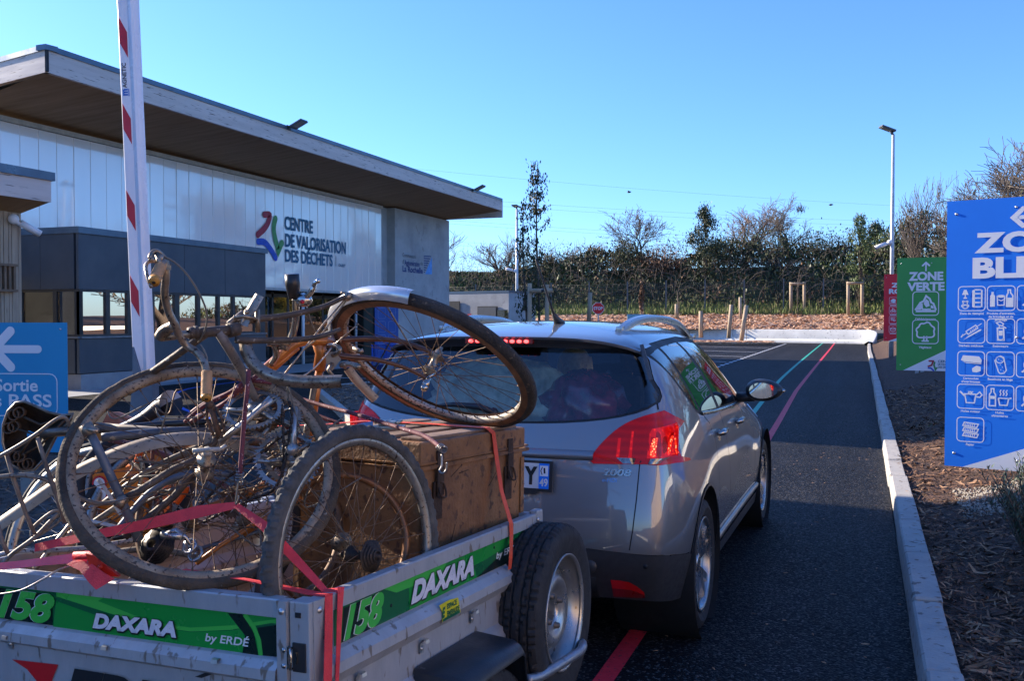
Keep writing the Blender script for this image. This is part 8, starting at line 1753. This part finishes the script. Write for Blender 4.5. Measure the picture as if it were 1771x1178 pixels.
strip(G_, P3((487, 880, 2.32), (475, 905, 2.28), (462, 935, 2.24), (452, 965, 2.20), (445, 1000, 2.17), (440, 1032, 2.15)), .030, camdir(-.5, 0, .85), 'folded_tyre', mat('brown tyre', (.12, .06, .035), .8, col2=(.05, .03, .02), scale=20, bump=.4, bscale=90), crv=.5); tubep(G_, 'tyre_bead', mat('black bead', (.03, .025, .022), .8), .005, (491, 880, 2.33), (482, 905, 2.29), (470, 938, 2.25), (461, 968, 2.21), (455, 1000, 2.18), (450, 1035, 2.15))
# rust-red plate and orange tub behind the bikes
g = MB(); g.add(P3((168, 748, 2.95), (186, 714, 2.9), (205, 713, 2.9), (252, 733, 2.86), (238, 748, 2.86)), [(0, 1, 2, 3, 4)], None, False); g.poly(P3((168, 748, 2.95), (186, 714, 2.9), (205, 713, 2.9), (252, 733, 2.86), (238, 748, 2.86)), .01, _fw); tag(g.build('metal_plate', mat('red lead plate', (.42, .16, .09), .6, col2=(.32, .12, .07), scale=5)), 'rust-red metal plate sticking up behind the slim saddle', 'plate')
tb_ = thing('orange_tub', atD(215, 880, 2.95), 'orange plastic tub with round red and white labels buried behind the bicycles', 'tub'); g = MB(); q = P3((160, 822, 2.72), (205, 812, 2.72), (252, 836, 2.72), (252, 930, 2.72), (160, 930, 2.72)); g.poly(q, .22, _fw + Vector((0, .0, 0))); g.build('body', mat('tub orange', (.78, .22, .01), .5, col2=(.70, .18, .01), scale=4), tb_)
for (x, y) in ((172, 836), (174, 856)): g = MB(); c_ = atD(x, y, 2.715); g.add([c_ + _rt * (.022 * math.cos(2 * PI * i / 20)) + _up * (.022 * math.sin(2 * PI * i / 20)) for i in range(20)], [list(range(20))], None, False); g.mi = 1; c_ = c_ - _fw * .001; g.add([c_ + _rt * (.016 * math.cos(2 * PI * i / 20)) + _up * (.016 * math.sin(2 * PI * i / 20)) for i in range(20)], [list(range(20))], None, False); g.build('label', [REDF, WHS], tb_)
# ================================================================== STRAPS AND BUNGEES
STR = mat('red webbing', (.88, .05, .055), .6, col2=(.60, .03, .04), scale=12, bump=.25, bscale=260); STO = mat('orange red webbing', (.80, .10, .035), .6, col2=(.68, .07, .03), scale=12, bump=.25, bscale=260)
def webbing(name, pts, w_, nrm, mt, label, parts=()):
    """flat strap through points; nrm per point is the direction the flat side faces"""
    P = [Vector(p) for p in pts]; N_ = [Vector(n).normalized() for n in (nrm if isinstance(nrm, list) else [nrm] * len(P))]; ws = w_ if isinstance(w_, list) else [w_] * len(P); rows = []
    PP, NN, WW = [], [], []
    for i in range(len(P) - 1):
        for k in range(4): f = k / 4; PP.append(P[i].lerp(P[i + 1], f)); NN.append(N_[i].lerp(N_[i + 1], f).normalized()); WW.append(ws[i] + (ws[i + 1] - ws[i]) * f)
    PP.append(P[-1]); NN.append(N_[-1]); WW.append(ws[-1])
    for i, p in enumerate(PP):
        t_ = (PP[min(i + 1, len(PP) - 1)] - PP[max(i - 1, 0)]).normalized(); s_ = t_.cross(NN[i]).normalized(); rows.append([p - s_ * WW[i] / 2, p + s_ * WW[i] / 2, p + s_ * WW[i] / 2 - NN[i] * .0016, p - s_ * WW[i] / 2 - NN[i] * .0016, p - s_ * WW[i] / 2])
    g = MB(); g.grid(rows, smooth=False); t = thing(name, P[0], label, 'strap', 'lashing straps over the load'); g.build('webbing', mt, t); return t
def onS(px, py, out=.004): o_ = TI @ _C; d = TI.to_3x3() @ ray(px, py); t_ = (out - o_.x) / d.x; return TM4 @ (o_ + d * t_)
sn = (TM @ Vector((1, 0, 0))).normalized(); upn = Vector((0, 0, 1)); cam_n = -_fw
def rz_(u_, v_, w3): return TM4 @ Vector((u_, v_, w3))
ph = atD(408, 874, 2.20)
webbing('lashing_strap', [atD(60, 948, 2.36), atD(150, 928, 2.30), atD(250, 908, 2.26), atD(340, 886, 2.22), ph], [.020, .022, .026, .030, .016], camdir(0, -.35, 1), STR, 'red webbing strap rising from the left through the big wheel to the bungee hook')
k1 = onS(584, 1000, -.012); rl = onS(590, 1017, .003); rb = onS(583, 1190, .030)
webbing('lashing_strap', [ph, atD(460, 912, 2.15), rz_(-.035, (TI @ rl).y - .01, T + .002), rz_(.004, (TI @ rl).y, T + .002), rl, onS(588, 1060, .012), rb], [.014, .024, .024, .024, .024, .019, .012], [camdir(.2, -.5, .8), camdir(.2, -.6, .7), upn, (sn + upn), sn, sn, sn], STR, 'thinner red strap running from the bungee hook over the right side rail')
rl2 = onS(569, 1028, .003); webbing('lashing_strap', [atD(318, 985, 2.22), atD(430, 1003, 2.14), rz_(-.045, (TI @ rl2).y + .004, T + .002), rz_(.004, (TI @ rl2).y, T + .002), rl2, onS(569, 1080, .010), onS(567, 1200, .030)], [.012, .016, .028, .028, .028, .028, .030], [upn, upn, upn, (sn + upn), sn, sn, sn], STR, 'wider red strap leaving the big wheel and dropping outside the right rear corner')
t = webbing('ratchet_strap', [atD(-40, 984, 2.25), atD(30, 977, 2.24), atD(80, 971, 2.23), atD(126, 966, 2.22), atD(150, 972, 2.21)], [.018, .018, .020, .024, .030], camdir(0, -.45, .9), mat('pink webbing', (.80, .14, .19), .6, col2=(.68, .10, .14), scale=12, bump=.25, bscale=260), 'pink webbing strap with a red ratchet on the tailgate edge at the left')
g = MB(); rows = []
for p, w_ in ((atD(118, 972, 2.21), .022), (atD(142, 982, 2.19), .026), (atD(158, 1000, 2.17), .034), (atD(172, 1012, 2.16), .040)): rows.append([p - _rt * w_ * .2 - _up * w_ * .3, p + _rt * w_ * .9 + _up * w_ * .35])
g.grid(rows); g.tube(P3((128, 962, 2.2), (170, 960, 2.2), (176, 965, 2.19)), .010, 8); g.build('webbing_tail', STR, t)
g = MB(); g.poly(P3((148, 958, 2.19), (162, 962, 2.19), (178, 974, 2.19), (206, 998, 2.19), (196, 998, 2.19), (168, 996, 2.19), (154, 978, 2.19)), .012, _fw); g.tube(P3((172, 981, 2.185), (174, 981, 2.17)), .005, 8); g.build('ratchet', mat('ratchet red', (.72, .04, .02), .35, .2), t)
# strap over the trunk with its buckle
def chp(x, y, z): return trunk.matrix_world @ Vector((x, y, z)) if False else (Matrix.Translation(trunk.location) @ Euler(trunk.rotation_euler).to_matrix().to_4x4()) @ Vector((x, y, z))
Lc = CLn
webbing('lashing_strap', [atD(470, 737, 2.80), atD(560, 734, 2.72), chp(-CWd - .01, .34, CHH + .014), chp(-.25, .37, CHH + .016), chp(-.01, .385, CHH + .014), chp(.010, .39, CHH - .002), chp(.016, .405, CHH - .09), onS(868, 850, -.03), onS(884, 905, .006), onS(885, 925, .006), onS(884, 960, .020), onS(882, 985, .016)], [.022, .022, .030, .030, .030, .030, .027, .027, .027, .027, .024, .020], [upn, upn, upn, upn, upn, (sn + upn), sn, sn, sn, sn, sn, sn], STO, 'orange red webbing strap tightened over the metal chest and down the side')
t = thing('strap_buckle', atD(668, 736, 2.66), 'zinc cam buckle of the strap lying on the far edge of the chest', 'buckle'); g = MB(); M = Matrix.Translation(atD(672, 739, 2.62)) @ Matrix.Rotation(R(12), 4, 'Z'); g.box((0, 0, 0), (.09, .045, .010), M, .003); g.box((.0, 0, .012), (.05, .04, .012), M, .003)
for x in (-.03, .0, .03): g.tube([M @ Vector((x, -.025, .016)), M @ Vector((x, .025, .016))], .005, 8)
g.build('body', mat('zinc', (.50, .47, .40), .4, .8, (.35, .32, .27), 25), t)
# bungee cords: maroon braid with pale flecks
BUN = mat('bungee braid', (.17, .035, .05), .75, col2=(.09, .02, .03), scale=40, spot=(.60, .45, .45), spotscale=170, spotamt=.66); BHK = mat('bungee hook steel', (.28, .27, .26), .4, .8, (.16, .14, .13), 30)
def bungee(pts, hook_pts, label, r=.0058):
    t = thing('bungee_cord', Vector(pts[0]), label, 'bungee cord', 'bungee cords over the load'); g = MB(); P = smooth_path(pts, 6); g.tube(P, r, 10); g.build('cord', BUN, t); e = P[-1]; d = (P[-1] - P[-2]).normalized(); g = MB()
    u, v = ortho(d); g.tube([e + d * (a * .0011 - .006) + (u * math.cos(a) + v * math.sin(a)) * (r + .003) for a in [i * .55 for i in range(44)]], .0018, 6); g.tube(smooth_path(hook_pts, 5), .0024, 8); g.build('hook', BHK, t); return t
bungee(P3((430, 640, 2.20), (428, 672, 2.19), (423, 720, 2.19), (419, 770, 2.19), (415, 820, 2.19)), P3((413, 830, 2.19), (409, 858, 2.19), (408, 872, 2.19), (412, 866, 2.185), (413, 858, 2.185)), 'maroon bungee cord hanging straight down over the big wheel')
bungee(P3((520, 690, 2.72), (560, 702, 2.66), (620, 718, 2.55), (690, 740, 2.42), (735, 755, 2.33), (762, 774, 2.26)), P3((764, 786, 2.255), (764, 806, 2.25), (760, 815, 2.245), (766, 819, 2.24), (772, 812, 2.24), (773, 800, 2.24)), 'maroon bungee cord running from the pile to a hook on the chest side')
t = thing('bungee_cord', atD(400, 680, 2.5), 'knotted maroon bungee cords tangled behind the vertical one', 'bungee cord', 'bungee cords over the load'); g = MB()
for pts in (((320, 730, 2.6), (350, 704, 2.58), (395, 680, 2.56), (430, 660, 2.54), (470, 662, 2.56)), ((340, 722, 2.56), (385, 700, 2.55), (420, 668, 2.53), (445, 650, 2.53)), ((540, 715, 2.75), (565, 725, 2.72), (585, 732, 2.7)), ((395, 700, 2.54), (410, 672, 2.53), (425, 655, 2.53), (418, 645, 2.54))): g = MB(); g.tube(smooth_path(P3(*pts), 5), .006, 8); g.build('cord', BUN, t)
# blue rag
g = MB(); rr = random.Random(9); rows = [[atD(585 + 30 * i, 742 - 6 * i + 5 * j + rr.uniform(-2, 2), 2.62 + rr.uniform(-.02, .02)) for i in range(3)] for j in range(3)]; g.grid(rows); tag(g.build('blue_rag', mat('blue rag', (.20, .36, .55), .9)), 'crumpled pale blue rag behind the knobbly tyre', 'rag')

# more thin scrap tangled through the heap: loose spoked wheels, stays and rods, each with its own place
J_ = thing('scrap_wheel', atD(420, 880, 2.62), 'rusty tyreless wheel lying flat among the cranks in the middle of the heap', 'wheel', 'loose wheels in the heap'); wheelparts(J_, atD(420, 905, 2.62), camdir(.35, -.62, .70), .300, .012, None, mat('rusty rim', (.24, .15, .09), .6, .4, (.12, .075, .05), 16, spot=(.05, .035, .03), spotscale=90), SPOKE, 36, solo=True, rimw=.022, rimd=.016)
K_ = thing('scrap_wheel', atD(150, 900, 2.75), 'thin black-tyred wheel at the left of the heap behind the saddle bicycle', 'wheel', 'loose wheels in the heap'); wheelparts(K_, atD(140, 930, 2.80), camdir(-.35, -.35, .87), .300, .013, mat('thin black tyre', (.022, .022, .022), .8), SILR, SPK2, 32, solo=True)
rr = random.Random(44)
for i, (a, b, c) in enumerate((((205, 775, 2.7), (300, 770, 2.72), (402, 760, 2.74)), ((190, 760, 2.66), (290, 790, 2.64), (420, 860, 2.6)), ((300, 742, 2.62), (380, 790, 2.6), (450, 870, 2.6)), ((250, 870, 2.6), (330, 830, 2.6), (440, 760, 2.62)), ((180, 870, 2.6), (260, 812, 2.6), (350, 770, 2.62)), ((160, 925, 2.5), (230, 880, 2.5), (300, 850, 2.52)), ((400, 890, 2.6), (450, 840, 2.6), (500, 770, 2.62)), ((445, 700, 2.62), (500, 740, 2.62), (560, 800, 2.6)), ((520, 830, 2.6), (560, 870, 2.6), (600, 930, 2.6)), ((300, 960, 2.5), (400, 935, 2.55), (500, 900, 2.6)), ((170, 960, 2.5), (260, 950, 2.5), (350, 965, 2.5)), ((310, 720, 2.7), (300, 800, 2.7), (295, 900, 2.6)))):
    par = (C_, G_, F_, C_, E_, E_, G_, B_, G_, G_, E_, F_)[i]; tubep(par, ('stay', 'frame_tube', 'brake_cable')[i % 3], (FRD, MAR, MATS['cable housing'], FRG, FRL, RUST)[i % 6], (.0065, .0105, .0028)[i % 3], a, b, c)
for i in range(30):      # stray brake cables, looping
    x, y = rr.uniform(180, 520), rr.uniform(690, 900); par = (A_, B_, C_, G_)[i % 4]
    tubep(par, 'brake_cable', MATS['cable housing'] if i % 2 else SPOKE, .0022, (x, y, 2.5), (x + rr.uniform(-40, 60), y + rr.uniform(-50, 30), 2.48), (x + rr.uniform(0, 110), y + rr.uniform(-30, 60), 2.5), (x + rr.uniform(30, 150), y + rr.uniform(-20, 80), 2.54), n=5)
chainring(C_, atD(452, 722, 2.54), camdir(.05, -.75, .66), .060, 34, mt=RUST); chainring(G_, atD(402, 868, 2.55), camdir(-.3, -.4, .86), .045, 26, mt=RUST)
